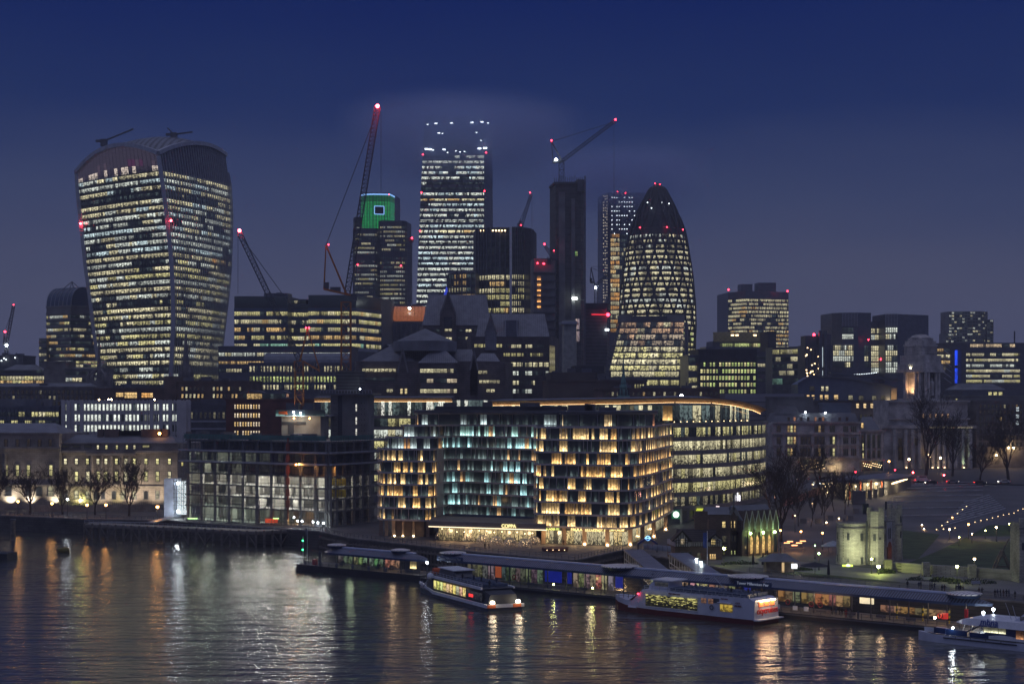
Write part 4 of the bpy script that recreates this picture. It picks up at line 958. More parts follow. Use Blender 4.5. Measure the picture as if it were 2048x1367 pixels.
t.part('blue_light_strip',MB().pane(XY(1909.5,Y+1),XY(1915,Y),ZV(766,Y),ZV(700,Y),0,1,col=(.02,.08,1.0)),G_WIN)
mb=MB()
for i in range(6):mb.bar(P3(1888,700+i*11,Y+2),P3(1903,711+i*11,Y+2),.5)
t.part('outside_stair',mb,METAL_L);t.part('roof_mast',MB().bar(P3(2029,686,Y),P3(2029,662,Y),.8),METAL_D)
#  low brick and stone blocks, centre and left
t=block('blank_brown_block','large blank brown block with flat stepped roofs behind the copper spire',1098,1290,762,745,wall=mat('brown_panel',(.125,.10,.08),.85,scale=.1),Y1=745);roofbox(t,1102,1190,744,t.z1,748,16,mat('brown_panel_2',(.10,.085,.075),.85,scale=.1));roofbox(t,1150,1208,731,ZV(744,745),752,10,BLACK);clutter(t,1195,1285,762,745,8,11);clutter(t,1110,1180,744,748,5,12)
punched(t,XY(1268,745),XY(1289,745),ZV(800,745),ZV(764,745),2,4,.7,2.2,[YEL],.9,12,bright=(.2,.55));t.finish()
t=block('dim_brick_range','low brick range with scattered small warm windows behind the curved canopy office',1205,1440,778,700,wall=BRICK);punched(t,XY(1210,700),XY(1438,700),ZV(806,700),ZV(781,700),2,22,1.0,1.5,[WARM,CREAM],.25,17,bright=(.15,.6));clutter(t,1215,1430,778,700,8,21);t.finish()
t=Thing('copper_spire','slender green copper church spire standing behind the curved canopy','spire',(*XY(1247,655),14));Y=655;z=lambda v:ZV(v,Y);x,y=XY(1247,Y);k=Y/F
t.part('tower',MB().box((x,y,(z(800)+5)/2),(7,7,z(800)-5)),BRICK);t.part('lantern',MB().lathe((x,y,0),[(14*k,z(800)),(15*k,z(796)),(11*k,z(790)),(9*k,z(782)),(7*k,z(778)),(8*k,z(774)),(5*k,z(768)),(6*k,z(765))],8),COPPER);t.part('spike',MB().lathe((x,y,0),[(5.5*k,z(765)),(2.2*k,z(745)),(.6*k,z(712)),(.05,z(702))],8),COPPER)
for i in range(8):a=i*math.pi/4+.4;t.part('lantern_column',MB().tube((x+2.1*math.cos(a),y+2.1*math.sin(a),z(790)),(x+2.1*math.cos(a),y+2.1*math.sin(a),z(778)),.25,n=6),BLACK)
def spire(name,lab,u,vt,vb,Y,w,m,tw=None,vt2=None):
 t=Thing(name,lab,'spire',(*XY(u,Y),5));x,y=XY(u,Y);k=Y/F
 t.part('spike',MB().lathe((x,y,0),[(w*k,ZV(vb,Y)),(w*.55*k,ZV(lerp(vb,vt,.45),Y)),(.1,ZV(vt,Y))],8),m)
 tw=tw or w*1.05;t.part('tower',MB().box((x,y,(ZV(vb,Y)+5)/2),(2*tw*k,2*tw*k,ZV(vb,Y)-5)),m)
 for sx in(-1,1):
  for sy in(-1,1):cx,cy=x+sx*tw*k*.9,y+sy*tw*k*.9;t.part('pinnacle',MB().lathe((cx,cy,0),[(1.1,ZV(vb+4,Y)),(1.0,ZV(vb-6,Y)),(.05,ZV(vb-18,Y))],6),m)
 return t
spire('stone_steeple','tall thin dark steeple in front of the flared tower right face',372,660,750,800,9.5,STONE_D)
t=spire('lantern_steeple','gothic stone church tower with pinnacles and a crown steeple',198,668,760,800,6,STONE_D,19);mb=MB();x,y=XY(198,800)
for sx in(-1,1):
 for sy in(-1,1):pr=None;mb_pts=[Vector((x+sx*4.2,y+sy*4.2,ZV(760,800))),Vector((x+sx*3.2,y+sy*3.2,ZV(748,800))),Vector((x+sx*1,y+sy*1,ZV(738,800)))];mb.bar(mb_pts[0],mb_pts[1],.8);mb.bar(mb_pts[1],mb_pts[2],.8)
t.part('flying_buttresses',mb,STONE_D)
t=block('long_dark_roof','long low dark roofed stone range at the left behind the glass block',-60,188,775,770,wall=STONE_D);punched(t,XY(-50,770),XY(186,770),ZV(812,770),ZV(778,770),3,26,1.1,1.7,[WARM,CREAM],.14,18,bright=(.1,.5));t.finish(60);gable_roof(t,XY(-50,771),XY(186,771),14,t.z1,2.2,ROOF,3);clutter(t,0,180,775,770,7,14)
t=block('amber_window_block','dark flat block with one row of amber windows behind the white ribbed offices',188,336,778,760,wall=BRICK);clutter(t,215,330,776,760,6,15)
rows(t,(789,),8,1.2,[AMBER,WARM],.8,G_WIN,232,247,seed=51,bright=(.7,1));rows(t,(790,),11,1.2,[AMBER,WARM],.85,G_WIN,249,274,seed=52,bright=(.7,1));rows(t,(790,),9,1.2,[WARM,AMBER],.9,G_WIN,283,306,seed=53,bright=(.7,1))
t=block('brown_brick_block','brown brick block with two rows of small square warm windows',330,500,764,742,wall=BRICK);roofbox(t,328,352,752,ZV(800,742),741,12,BRICK);clutter(t,375,490,763,742,8,16,1,8)
for x0,x1,c in((361,409,6),(424,484,8)):punched(t,XY(x0,742),XY(x1,742),ZV(798.5,742),ZV(770,742),2,c,.95,1.6,[WARM,CREAM],.75,55+c,bright=(.25,.85))
t.finish()
t=block('red_brick_block','plain dark red brick block with four short rows of warm windows',452,606,800,672,wall=BRICK_R);clutter(t,560,600,800,672,3,4)
punched(t,XY(467.5,672),XY(521,672),ZV(874,672),ZV(804,672),4,10,.62,1.75,[(1,.8,.55),WARM],.95,57,bright=(.6,1));t.finish()
t2=Thing('roof_pavilion','glazed pavilion with a wavy roof on top of the red brick block','pavilion',P3(530,800,680));Y=680
mb=MB();K=16
for i in range(K):q0,q1=i/K,(i+1)/K;za,zb2=[ZV(785-5*abs(math.sin(q*2*math.pi*1.0)),Y)for q in(q0,q1)];xa,xb=XY(480+100*q0,Y)[0],XY(480+100*q1,Y)[0];mb.mesh([(xa,Y-1,za),(xb,Y-1,zb2),(xb,Y+8,zb2),(xa,Y+8,za),(xa,Y-1,za-.5),(xb,Y-1,zb2-.5)],[(0,1,2,3),(4,5,1,0)])
t2.part('wavy_roof',mb,METAL);t2.part('glazing',MB().pane(XY(486,Y),XY(578,Y),ZV(801,Y),ZV(787,Y),0,1.6,col=lights([WARM,(.9,.5,.3)],.45,2,(.15,.6),.1,58)(1)),G_BIG)
t=block('dim_window_office','low grey office with a row of dim tall windows beside the white ribbed block',379,454,812,690,wall=METAL_D,roof=ROOF);punched(t,XY(379,690),XY(452,690),ZV(840,690),ZV(820,690),1,8,1.0,2.6,[CREAM,(.5,.6,.65)],.6,60,bright=(.08,.3));t.finish();roofbox(t,400,454,798,t.z1,694,10,METAL_D);clutter(t,382,450,811,690,4,9)
for v in(842,857):t.part('floor_band',MB().bar(P3(379,v,689.5),P3(454,v,689.5),.4,.7),METAL_L)
Y=690;t=Thing('white_ribbed_office','white concrete ribbed office with three rows of bright white windows','office building',(*XY(250,Y),5));fr=[XY(125,Y),XY(378,Y)]
t.part('wall',MB().prism(outline(fr,22),5,ZV(803,Y),0,1),[mat('ribbed_back_wall',(.05,.05,.06),.8),ROOF])
for k,v in enumerate((814,835,856)):
 f=lights([(.92,.98,.88)],.88 if k else.75,1,(.75,1.1),.08,160)(k);a,b=XY(126,Y-.1),XY(377,Y-.1);t.part('storey_glazing',MB().pane(a,b,ZV(v+6.3,Y),ZV(v-6.3,Y),0,1.55,col=f),glaze_mat('glazing_ribbed',1.1,.35,.14,sill=.0,nscale=(2,2))if k==0 else bpy.data.materials['glazing_ribbed'])
for k in range(4):v=(803.5,824.5,845.5,866)[k];t.part('floor_band',MB().bar(P3(125,v,Y-.3),P3(378,v,Y-.3),.6,1.5 if k else 1.2),CONC_W)
i=0;u=126
while u<378:
 wide=(u<168 or u>296)and i%2==0;w=1.5 if wide else.35
 t.part('rib',MB().prism(outline([XY(u-w/2/Y*F,Y-1.0),XY(u+w/2/Y*F,Y-1.0)],.9),5,ZV(801,Y)).box((XY(u,Y)[0],Y-.6,ZV(800.5,Y)),(w,.9,.6)),CONC_W);u+=9.3 if(u<168 or u>296)else 7.4*(1 if i%4 else 1.15);i+=1
t.part('end_tower',MB().prism(outline([XY(353,Y-1.8),XY(373,Y-1.8)],3),5,ZV(802,Y)),CONC_W);t.part('end_tower',MB().prism(outline([XY(133,Y-1.6),XY(140,Y-1.6)],3),5,ZV(802,Y)),CONC_W)
for u in(198,217,223,309):t.part('roof_light',MB().ball(P3(u,798.5,Y+1),.3),L_WARM)
t=block('low_glass_office','low glass office with small yellow windows just left of the white ribbed office',-60,118,814,700,wall=METAL);rows(t,(828,),9,1.4,[YEL,CREAM],.5,G_OFF,seed=62,room=2,bright=(.3,.9));rows(t,(843.5,),6,1.4,[YEL],.35,G_OFF,seed=63,room=2);fins_(t,-60,118,817,852,8,.2,.3,METAL_D);roofbox(t,-60,82,797,t.z1,704,12,ROOF);clutter(t,0,110,812,700,6,17)
#  lights that really shine
def point(loc,col,power,r=.25,name='lamp_light',parent=None):
 d=bpy.data.lights.new(name,'POINT');d.color=col;d.energy=power;d.shadow_soft_size=r
 o=bpy.data.objects.new(name,d);COL.objects.link(o);o.location=loc;return o
def spot(loc,target,col,power,ang=60,r=.3,blend=.8,name='uplight'):
 d=bpy.data.lights.new(name,'SPOT');d.color=col;d.energy=power;d.shadow_soft_size=r;d.spot_size=math.radians(ang);d.spot_blend=blend
 o=bpy.data.objects.new(name,d);COL.objects.link(o);o.location=loc
 o.rotation_euler=(Vector(target)-Vector(loc)).to_track_quat('-Z','Y').to_euler();return o
def sign(t,text,loc,size,m,rz=0,tilt=90,name='sign_lettering',ext=.05,bold=0):
 c=bpy.data.curves.new('txt','FONT');c.body=text;c.size=size;c.extrude=ext;c.align_x='CENTER';c.align_y='CENTER';c.offset=bold
 o=bpy.data.objects.new('txt',c);COL.objects.link(o);dg=bpy.context.evaluated_depsgraph_get();me=bpy.data.meshes.new_from_object(o.evaluated_get(dg));bpy.data.objects.remove(o)
 s=bpy.data.objects.new(name,me);COL.objects.link(s);s.parent=t.o;s.location=Vector(loc)-t.loc;s.rotation_euler=(math.radians(tilt),0,rz);me.materials.clear();me.materials.append(m);return s
def win_at(t,us,v,Y,w,h,pal,frac,seed,m=None,bright=(.35,.9),off=.1,arch=False,dim=.012):
 for k,u in enumerate(us):
  c=XY(u,Y);punched(t,(c[0]-w,Y),(c[0]+w,Y),ZV(v,Y)-h,ZV(v,Y)+h,1,1,w,h,pal,frac,seed*31+k,m,bright,off=off,arch=arch,dim=dim)
def course(t,u0,u1,v,Y,h,d,m,name='cornice'):
 a,b=XY(u0,Y),XY(u1,Y);t.part(name,MB().box(((a[0]+b[0])/2,Y-d/2+.02,ZV(v,Y)),(b[0]-a[0]+d,d,h)),m)
 #  white classical building on the embankment
Y=625;t=Thing('classical_custom_building','long pale classical stone building with tall lit windows behind bare trees','building',(*XY(180,Y),5))
STP=block_mat('portland_stone',(.37,.33,.28),(.30,.27,.23),(.2,.18,.16),1.8,.7)
t.part('wing_wall',MB().prism(outline([XY(-120,Y-3),XY(118,Y-3)],30),4,ZV(866,Y)),STP)
t.part('main_wall',MB().prism(outline([XY(118,Y),XY(355,Y),XY(375,Y+12)],24),4,ZV(887,Y)),STP)
gable_roof(t,XY(-120,Y-2),XY(117,Y-2),26,ZV(866,Y),3.6,SLATE,5);gable_roof(t,XY(120,Y+1.5),XY(352,Y+1.5),20,ZV(886,Y),2.9,ROOF,4)
course(t,-120,118,895,Y-3,.8,1.3,STP);course(t,-120,118,866,Y-3,.5,.6,STP);course(t,118,355,903,Y,.8,1.3,STP);course(t,118,355,886,Y,.4,.5,STP);course(t,118,355,972,Y,.45,.5,STP);course(t,-120,118,970,Y-3,.45,.5,STP)
mb=MB()
for i in range(52):mb.box((XY(120+i*4.5,Y)[0],Y-.7,ZV(904.8,Y)),(.35,.9,.4))
t.part('dentils',mb,STP)
win_at(t,(-40,-18,12,35,57,79,101),885,Y-3,1.25,2.6,[WARM],.05,1,dim=.02)
win_at(t,(-12,12,35,57,102),940,Y-3,1.3,3.9,[CREAM,YEL],.75,2,bright=(.3,.8));win_at(t,(17,57,78,102),981,Y-3,2.2,3.6,[CREAM],.45,3,arch=True,bright=(.12,.3))
win_at(t,(131,153,176,292),892,Y,2.7,.9,[YEL],.5,4,bright=(.3,.8));win_at(t,(196,213,234,254,269),893.5,Y,.8,1.4,[YEL,CREAM],.95,5,bright=(.5,.9))
win_at(t,(131,153,175,196,212,233,252,269,292,315,339),922,Y,1.15,2.1,[YEL,CREAM],.82,6,bright=(.6,1.0))
win_at(t,(131,153,176,197,212,233,252,269,292,315,339),952,Y,1.3,3.6,[YEL,CREAM],.82,7,bright=(.5,1.0))
win_at(t,(131,153,176,192,206,228,246,269,292,315,339),989,Y,1.5,3.0,[CREAM],.4,8,arch=True,bright=(.15,.6))
for u in(184.5,204.5,223,243,260.5):t.part('column',MB().tube((XY(u,Y)[0],Y-1,ZV(968,Y)),(XY(u,Y)[0],Y-1,ZV(911,Y)),.72,.6,12),STP)
for u in(-60,-30,3,16):t.part('column',MB().tube((XY(u,Y)[0],Y-4.2,ZV(960,Y)),(XY(u,Y)[0],Y-4.2,ZV(905,Y)),.75,.62,12),STP)
course(t,178,268,908,Y-.3,.9,1.3,STP,'entablature');course(t,178,268,970,Y-.3,.8,1.3,STP,'plinth')
t.part('side_window',MB().pane(XY(363,Y+4.6),XY(367,Y+7.1),ZV(932,Y),ZV(924,Y),0,1.2,col=(.8,.7,.25)),G_WIN)
for u,w in((225,5),(202,2),(305,8),(330,3)):a=XY(u,Y+10);t.part('chimney_stack',MB().box((a[0],a[1],ZV(872,Y+10)+1),(w,3,3.4)),BRICK);t.part('roof_terrace',MB().box((XY(290,Y+12)[0],Y+12,ZV(866,Y)),(18,5,1.6)),METAL_D)
t.part('roof_lamp',MB().ball(P3(319,866.5,Y+6),.55),L_SOD);t.finish()
spot(P3(160,1004,Y-2.5),P3(160,985,Y+1),(1,.85,.45),2400,120);spot(P3(238,1000,Y-3),P3(236,984,Y+1),(1,.85,.4),700,120)
t.part('flood_lamp',MB().ball(P3(161,1000,Y-2.2),.45),L_YG)
for u,p in((20,900),(60,900),(110,600)):spot(P3(u,1006,Y-5),P3(u+2,960,Y),(1,.86,.66),p*4,125)
for u in(200,260,310):spot(P3(u,1008,Y-6),P3(u+2,960,Y),(1,.80,.60),4800,125)
t=Thing('quayside_wall','low pale wall with railings in front of the classical building','wall',(*XY(150,612),5));t.part('wall',MB().box((XY(190,612)[0],612,6.2),(44,.5,2.4)),STP);
mb=MB()
for i in range(60):mb.box((XY(150,612)[0]+i*.7-6,611.6,8),(.09,.09,1.5))
t.part('railing',mb,METAL_D)
#  building under construction
YA,YB,YC_=570.,535.,556.
t=Thing('concrete_frame_site','unfinished concrete frame building wrapped in scaffold tubes','unfinished building',(*XY(655,YB),5))
A,B,C=Vector(XY(372,YA)),Vector(XY(656,YB)),Vector(XY(742,YC_));poly=outline([A,B,C],26)
zs_=[5.2,10.1,13.75,17.4,21.05,24.7,28.35,32.0]
sc_c=mat('site_concrete',(.30,.29,.26),.9,scale=.3)
for k,z in enumerate(zs_):
 ext=1.4 if k in(5,6)else.3;t.part('floor_slab',MB().prism(offset_poly(poly,ext),z-.5,z),CONC)
def at(a,b,s):return a.lerp(b,s)
for a,b,n in((A,B,10),(B,C,5)):
 d=(b-a).normalized();ang=math.atan2(d.y,d.x);nn=Vector((d.y,-d.x))
 for i in range(n+1):
  p=at(a,b,(i+.1*(i<n))/n)-nn*.8;t.part('column',MB().box((p.x,p.y,14.9),(1.15,.9,19.6),0,ang).box((p.x,p.y,28.2),(.9,.8,7.4),1,ang),[sc_c,CONC_D])
for k in range(7):
 mb=MB();rr=random.Random(k)
 for i in range(9):
  s=(i+rr.random())/9;p=at(A,B,s)+Vector((0,11+rr.uniform(-4,4)));mb.box((p.x,p.y,(zs_[k]+zs_[k+1])/2-.17),(rr.uniform(1.5,4.5),.4,zs_[k+1]-zs_[k]-.38),0)
 p,q=at(A,B,0)+Vector((3,17)),at(A,B,1)+Vector((-1,17));mb.bar((p.x,p.y,(zs_[k]+zs_[k+1])/2-.17),(q.x,q.y,(zs_[k]+zs_[k+1])/2-.17),.4,zs_[k+1]-zs_[k]-.4)
 t.part('inner_wall',mb,sc_c)
rr=random.Random(12)
for k,ss,c,pw in((1,(.5,.62,.74,.9),(1,.97,.88),190),(2,(.35,.55,.68,.8,.93),(1,.97,.86),260),(3,(.2,.45,.58,.7,.84,.96),(1,.97,.86),300),(1,(.15,.3),(.85,1,.8),60),(3,(.05,),(1,.95,.6),90),(2,(.12,),(1,.95,.6),60),(5,(.1,.25,.4),(.9,1,.8),90),(4,(.12,.3),(.95,1,.8),60),(0,(.12,.3,.5),(.85,1,.85),150),(0,(.8,),(1,.6,.25),160)):
 for s in ss:
  p=at(A,B,s);point((p.x,p.y+4.5,zs_[k]+2.6),c,pw*4.5,.3,'site_lamp');t.part('work_light',MB().box((p.x+.4,p.y+3,zs_[k+1]-.55),(1.6,.2,.15)),L_DOTW)
for u,v in((592,928.5),(598,928),(620,928.5),(630,929),(660,933)):
 p=P3(u,v,YB+3.5);t.part('amber_work_lamp',MB().ball(p,.28),L_SOD);point(p+Vector((0,-.4,-.3)),(1,.45,.12),220,.2,'amber_lamp')
mb=MB()
for i in range(6):p=at(A,B,.735);mb.box((p.x,p.y-1.6,12+i*3.6),(1.2,1.2,2.2));
mb.box((at(A,B,.735).x,at(A,B,.735).y-1.6,20),(.5,.5,26));t.part('red_hoist',mb,mat('hoist_orange',(.22,.06,.035),.6))
t.part('yellow_hoarding',MB().box((at(B,C,.25).x,at(B,C,.25).y-.6,15.5),(4.5,.3,2.4)).box((at(B,C,.25).x,at(B,C,.25).y-.6,19.1),(4.5,.3,2.2)),YELL_P)
mb=MB();rr=random.Random(5)
for a,b,n in((A,B,44),(B,C,18)):
 d=(b-a).normalized();nn=Vector((d.y,-d.x))
 for i in range(n+1):
  p=at(a,b,i/n)+nn*1.3;mb.bar((p.x,p.y,5),(p.x,p.y,33.4),.12)
  if i<n and rr.random()<.3:q=at(a,b,(i+1)/n)+nn*1.35;k=rr.randrange(7);mb.bar((p.x,p.y,zs_[k]),(q.x,q.y,zs_[k+1]),.1)
 for z in[z+o for z in zs_ for o in(1.0,2.1)]:
  p,q=at(a,b,0)+nn*1.35,at(a,b,1)+nn*1.35;mb.bar((p.x,p.y,z),(q.x,q.y,z),.1)
t.part('scaffold_tubes',mb,METAL)
for k in(5,6):
 for a,b in((A,B),(B,C)):
  d=(b-a).normalized();nn=Vector((d.y,-d.x));p,q=a+nn*1.9-d*1.2,b+nn*1.9+d*1.0;t.part('protruding_deck',MB().bar((*p,zs_[k]+.1),(*q,zs_[k]+.1),.9,.55),METAL_L)
for a,b in((A,B),(B,C)):
 d=(b-a).normalized();nn=Vector((d.y,-d.x));p,q=a+nn*.8,b+nn*.8;t.part('roof_netting',MB().bar((*p,33.0),(*q,33.0),.15,1.5),mat('teal_netting',(.08,.22,.20),.7));
rr=random.Random(77)
for i in range(26):
 s=rr.random();p=at(A,B,s)+Vector((0,rr.uniform(2,14)));h=rr.uniform(.6,2.6);t.part('rooftop_material',MB().box((p.x,p.y,32+h/2),(rr.uniform(1,5),rr.uniform(1,3),h),0,rr.random()),[METAL_D,METAL,TIMBER,METAL_L][i%4])
p=P3(582,1017,YB-1);t.part('red_shop_light',MB().box((at(A,B,.62).x,at(A,B,.62).y-.9,6.3),(4,.3,1.3)),mat('red_glow_panel',(.4,.05,.03),.5,emit=(1,.12,.04),es=.5,sampling='NONE'))
for u,v in((588,1034),(595,1041),(604,1041.5),(626,1043),(636,1044.5),(647,1045.5)):p=P3(u,v,YB-3);t.part('path_lamp',MB().ball(p,.22),L_WHITE)
for u,v,w in((385,1036,3),(552,1036,1.8)):t.part('green_light_strip',MB().box(P3(u,v,540),(w,.2,.25)),lamp_mat('lime_strip',(.5,1,.3),3,'NONE'))
t=Thing('wrapped_scaffold_stair','white sheeted scaffold tower brightly lit from inside at the left end of the unfinished building','scaffold',(*XY(355,577),5));Y=577
t.part('sheeting',MB().prism(outline([XY(328,Y),XY(348,Y)],8),5,ZV(958,Y)),mat('white_sheet',(.4,.44,.55),.8,emit=(.6,.7,1),es=.09,sampling='NONE'))
t.part('inner_sheet',MB().box((XY(366,Y+4)[0],Y+4,(ZV(962,Y)+6)/2),(5.5,.3,ZV(962,Y)-6)),mat('lit_sheet',(.8,.85,.9),.8,emit=(.9,1,1),es=.55,sampling='NONE'));mb=MB()
for u in range(348,380,5):mb.bar(P3(u,1020,Y),P3(u,958,Y),.14)
for v in range(962,1018,8):mb.bar(P3(346,v,Y),P3(376,v,Y),.14);mb.bar(P3(352+(v%3)*5,v,Y),P3(362+(v%3)*5,v+8,Y),.12)
t.part('scaffold_tubes',mb,METAL_D);t.part('flood_lamp',MB().ball(P3(356,1022,Y-3),.45),L_WHITE);point(P3(356,1021,Y-4.5),(.9,1,1),500,.3);t.part('stair_lamp',MB().ball(P3(355.5,966,Y-.4),.35),L_WHITE)
Y=580;t=Thing('dark_lift_core','square dark concrete lift core with tie holes and a work platform on top','unfinished building',(*XY(698,Y),5))
a,b=XY(662,Y),XY(734,Y);t.part('wall',MB().prism(outline([a,b],12),5,ZV(787,Y)),CONC);mb=MB()
for v in range(806,880,11):
 for u in(668,672,706,710,718,723,729):mb.box(P3(u,v,Y-.02),(.32,.1,.32))
t.part('tie_holes',mb,BLACK);t.part('dark_slot',MB().box(P3(680,835,Y-.05),(1.5,.3,15)),BLACK)
for v in(815,841,864):t.part('lit_slot',MB().pane(XY(711,Y-.1),XY(714,Y-.1),ZV(v+7,Y),ZV(v-7,Y),0,.5,col=(.7,.68,.6)),G_WIN)
t.part('work_platform',MB().prism(offset_poly(outline([XY(640,Y-3),XY(742,Y-3)],16),.3),ZV(789,Y),ZV(786,Y)),METAL);mb=MB()
for u in range(641,744,6):mb.bar(P3(u,787,Y-3.2),P3(u,780,Y-3.2),.12)
mb.bar(P3(641,780,Y-3.2),P3(743,780,Y-3.2),.12);t.part('platform_railing',mb,METAL_L)
t.part('formwork_box',MB().prism(outline([XY(673,Y+1),XY(719,Y+1)],9),ZV(786,Y),ZV(741,Y)),stripes_mat('formwork',(.10,.105,.11),(.03,.03,.03),1.1,.7,'Z',.8));t.part('platform_lamp',MB().ball(P3(720,777,Y-3),.25),L_WHITE)
Y=566;t=Thing('lit_lift_core','lower concrete lift core with a teal netted platform lit by white floodlights','unfinished building',(*XY(600,Y),5))
t.part('wall',MB().prism(outline([XY(563,Y),XY(641,Y)],12),5,ZV(832,Y)),sc_c);t.part('dark_opening',MB().box(P3(582,858,Y-.1),(2.0,.3,3.5)).box(P3(588,846,Y-.1),(8,.3,1.0)),BLACK)
t.part('work_platform',MB().prism(outline([XY(551,Y-3),XY(650,Y-3)],18),ZV(832,Y),ZV(830,Y)),METAL_L)
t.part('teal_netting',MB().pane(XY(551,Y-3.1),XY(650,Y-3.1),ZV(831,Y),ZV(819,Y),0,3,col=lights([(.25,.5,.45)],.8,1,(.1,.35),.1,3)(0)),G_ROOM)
t.part('orange_container',MB().box(P3(566,825,Y-3.6),(2.8,.8,1.0)),ORANGE_P);t.part('formwork_box',MB().box(P3(586,812,Y+3),(4.2,4,2.2)).box(P3(617,812,Y+3),(3.6,4,2.2)),METAL)
for u,v,mm,c,pw in((587,824,L_WHITE,(.9,1,.95),500),(601,826,L_WHITE,(.9,1,.95),500),(588,836,L_SOD,(1,.5,.15),200),(619,836,L_SOD,(1,.5,.15),200)):p=P3(u,v,Y-3.4);t.part('flood_lamp',MB().ball(p,.28),mm);point(p+Vector((0,-1.2,-1)),c,pw,.3)
#  office with the long lit canopy (west and east wings)
def canopy(t,pts,zt,zb,depth=7,lip=3.2):
 """wide roof blade: dark top, timber soffit rising outwards, a light strip where soffit meets glass"""
 n=len(pts);P=[Vector(p[:2])for p in pts];zt=zt if isinstance(zt,list)else[zt]*n;vs_t=[];vs_s=[]
 for i,p in enumerate(P):
  d=(P[min(n-1,i+1)]-P[max(0,i-1)]).normalized();nn=Vector((d.y,-d.x));o=p+nn*lip
  vs_t+=[(*o,zt[i]),(*o,zt[i]-.25),(*(p-nn*depth),zt[i]+.5)];vs_s+=[(*o,zt[i]-.26),(*p,zt[i]-zb)]
 t.part('roof',MB().mesh(vs_t,[(3*i,3*i+3,3*i+5,3*i+2)for i in range(n-1)]+[(3*i+1,3*i+4,3*i+3,3*i)for i in range(n-1)]),METAL)
 t.part('timber_soffit',MB().mesh(vs_s,[(2*i,2*i+1,2*i+3,2*i+2)for i in range(n-1)]),WOOD);mb=MB()
 for i in range(n-1):
  a,b=vs_s[2*i+1],vs_s[2*i+3];d=(Vector(b[:2])-Vector(a[:2])).normalized();nn=Vector((d.y,-d.x,0))*.9;mb.bar(Vector(a)+nn+Vector((0,0,-.12)),Vector(b)+nn+Vector((0,0,-.12)),.12,.08)
 t.part('soffit_light_strip',mb,L_STRIP)
L_STRIP=lamp_mat('soffit_strip',(1,.62,.28),5)
Y=660;t=Thing('west_canopy_office','glass office with a long warm lit canopy behind the stepped apartments','office building',(*XY(800,Y),5))
fr=[XY(640,Y+4),XY(905,Y),XY(1060,Y)];poly=outline(fr,25);zl=[38.6-4.4*k for k in range(8)][::-1]
t.part('wall',MB().prism(poly,4,38.6),PANEL_D);of=offset_poly(poly,.1)[:3]
for k in range(7):
 mb=MB();u=0;f=lights([CREAM,YEL,WHITE],.9,2,(.35,.95),.08,170)(k)
 for a,b in zip(of,of[1:]):u=mb.wall(a,b,zl[k]+.6,zl[k+1]-.7,0,1.5,col=f,u0=u)
 t.part('storey_glazing',mb,G_BIG)
 mb=MB();ob=offset_poly(poly,.35)[:3]
 for a,b in zip(ob,ob[1:]):mb.bar((*a,zl[k+1]-.1),(*b,zl[k+1]-.1),.6,1.2)
 t.part('floor_band',mb,CONC_D)
in_=[Vector(p)+Vector((0,2.5))for p in fr];t.part('top_storey_wall',MB().prism(outline(in_,18),38.6,45.2),PANEL_D);mb=MB();u=0;f=lights([(.95,.95,.85),(.9,.92,.8)],.42,1,(.7,1.05),.0,4,.06)(0)
for a,b in zip(in_,in_[1:]):u=mb.wall(a-Vector((0,.1)),b-Vector((0,.1)),39,45,0,1.5,col=f,u0=u)
t.part('storey_glazing',mb,G_BIG);canopy(t,[XY(630,Y+3),XY(760,Y+1),XY(905,Y-1)],46.1,1.5)
t=Thing('curved_canopy_office','large curved glass office with full lit floors under a drooping warm canopy','office building',(*XY(1440,560),5))
fr=[XY(1300,541),XY(1346,543),XY(1400,550),XY(1450,563),XY(1490,580),XY(1516,594),XY(1530,612)];poly=[tuple(p)for p in fr]+[(fr[-1][0]-4,650),(-10,650),(0,600)]
zl=[10.5,14.9,19.4,23.9,28.3,32.7,37.1];t.part('wall',MB().prism(offset_poly(poly,-.4),4,37.0),PANEL_D);of=offset_poly(poly,.1)[:7]
for k in range(6):
 f=lights([CREAM,YEL,CREAM],.93 if k else.7,1,(.35,.9)if k else(.12,.4),.05,180)(k);mb=MB();u=0
 if k==5:
  for a,b in zip(of,of[1:]):u=mb.wall(a,b,zl[k]+.6,zl[k+1]-.7,0,1.7,col=lights([CREAM,YEL],.75,1,(.3,.8),.05,183)(k),u0=u)
 else:
  for a,b in zip(of,of[1:]):u=mb.wall(a,b,zl[k]+.6,zl[k+1]-.7,0,1.7,col=f,u0=u)
 t.part('storey_glazing',mb,G_BIG)
ob=offset_poly(poly,.7)[:7]
for k in range(7):
 mb=MB()
 for a,b in zip(ob,ob[1:]):mb.bar((*a,zl[k]-.1),(*b,zl[k]-.1),1.0,1.45)
 t.part('floor_band',mb,CONC)
mb=MB()
for a,b in zip(ob,ob[1:]):
 a,b=Vector(a),Vector(b);n=max(1,round((b-a).length/3.4))
 for i in range(n):p=a.lerp(b,i/n);mb.bar((p.x,p.y,10.5),(p.x,p.y,37.1),.14)
t.part('mullions',mb,METAL_D)
tp=[XY(985,590),XY(1100,580),XY(1250,566),XY(1350,560),XY(1420,563),XY(1460,572),XY(1498,590)];p2=[tuple(p)for p in tp]+[(tp[-1][0]-5,630),(tp[0][0],640)]
t.part('top_storey_wall',MB().prism(offset_poly(p2,-.3),30,43.6),PANEL_D);mb=MB();u=0;op=offset_poly(p2,0)[:7];f=lights([(.95,.92,.6),CREAM],.4,1,(.35,.95),.0,6,.05)(0)
for a,b in zip(op,op[1:]):u=mb.wall(a,b,37.6,43.3,0,1.5,col=f,u0=u)
t.part('storey_glazing',mb,G_BIG);t.part('warm_room',MB().pane(XY(1313,562.4),XY(1345,560.0),38.4,43.2,0,2.2,col=(.75,.42,.14)),G_ROOM)
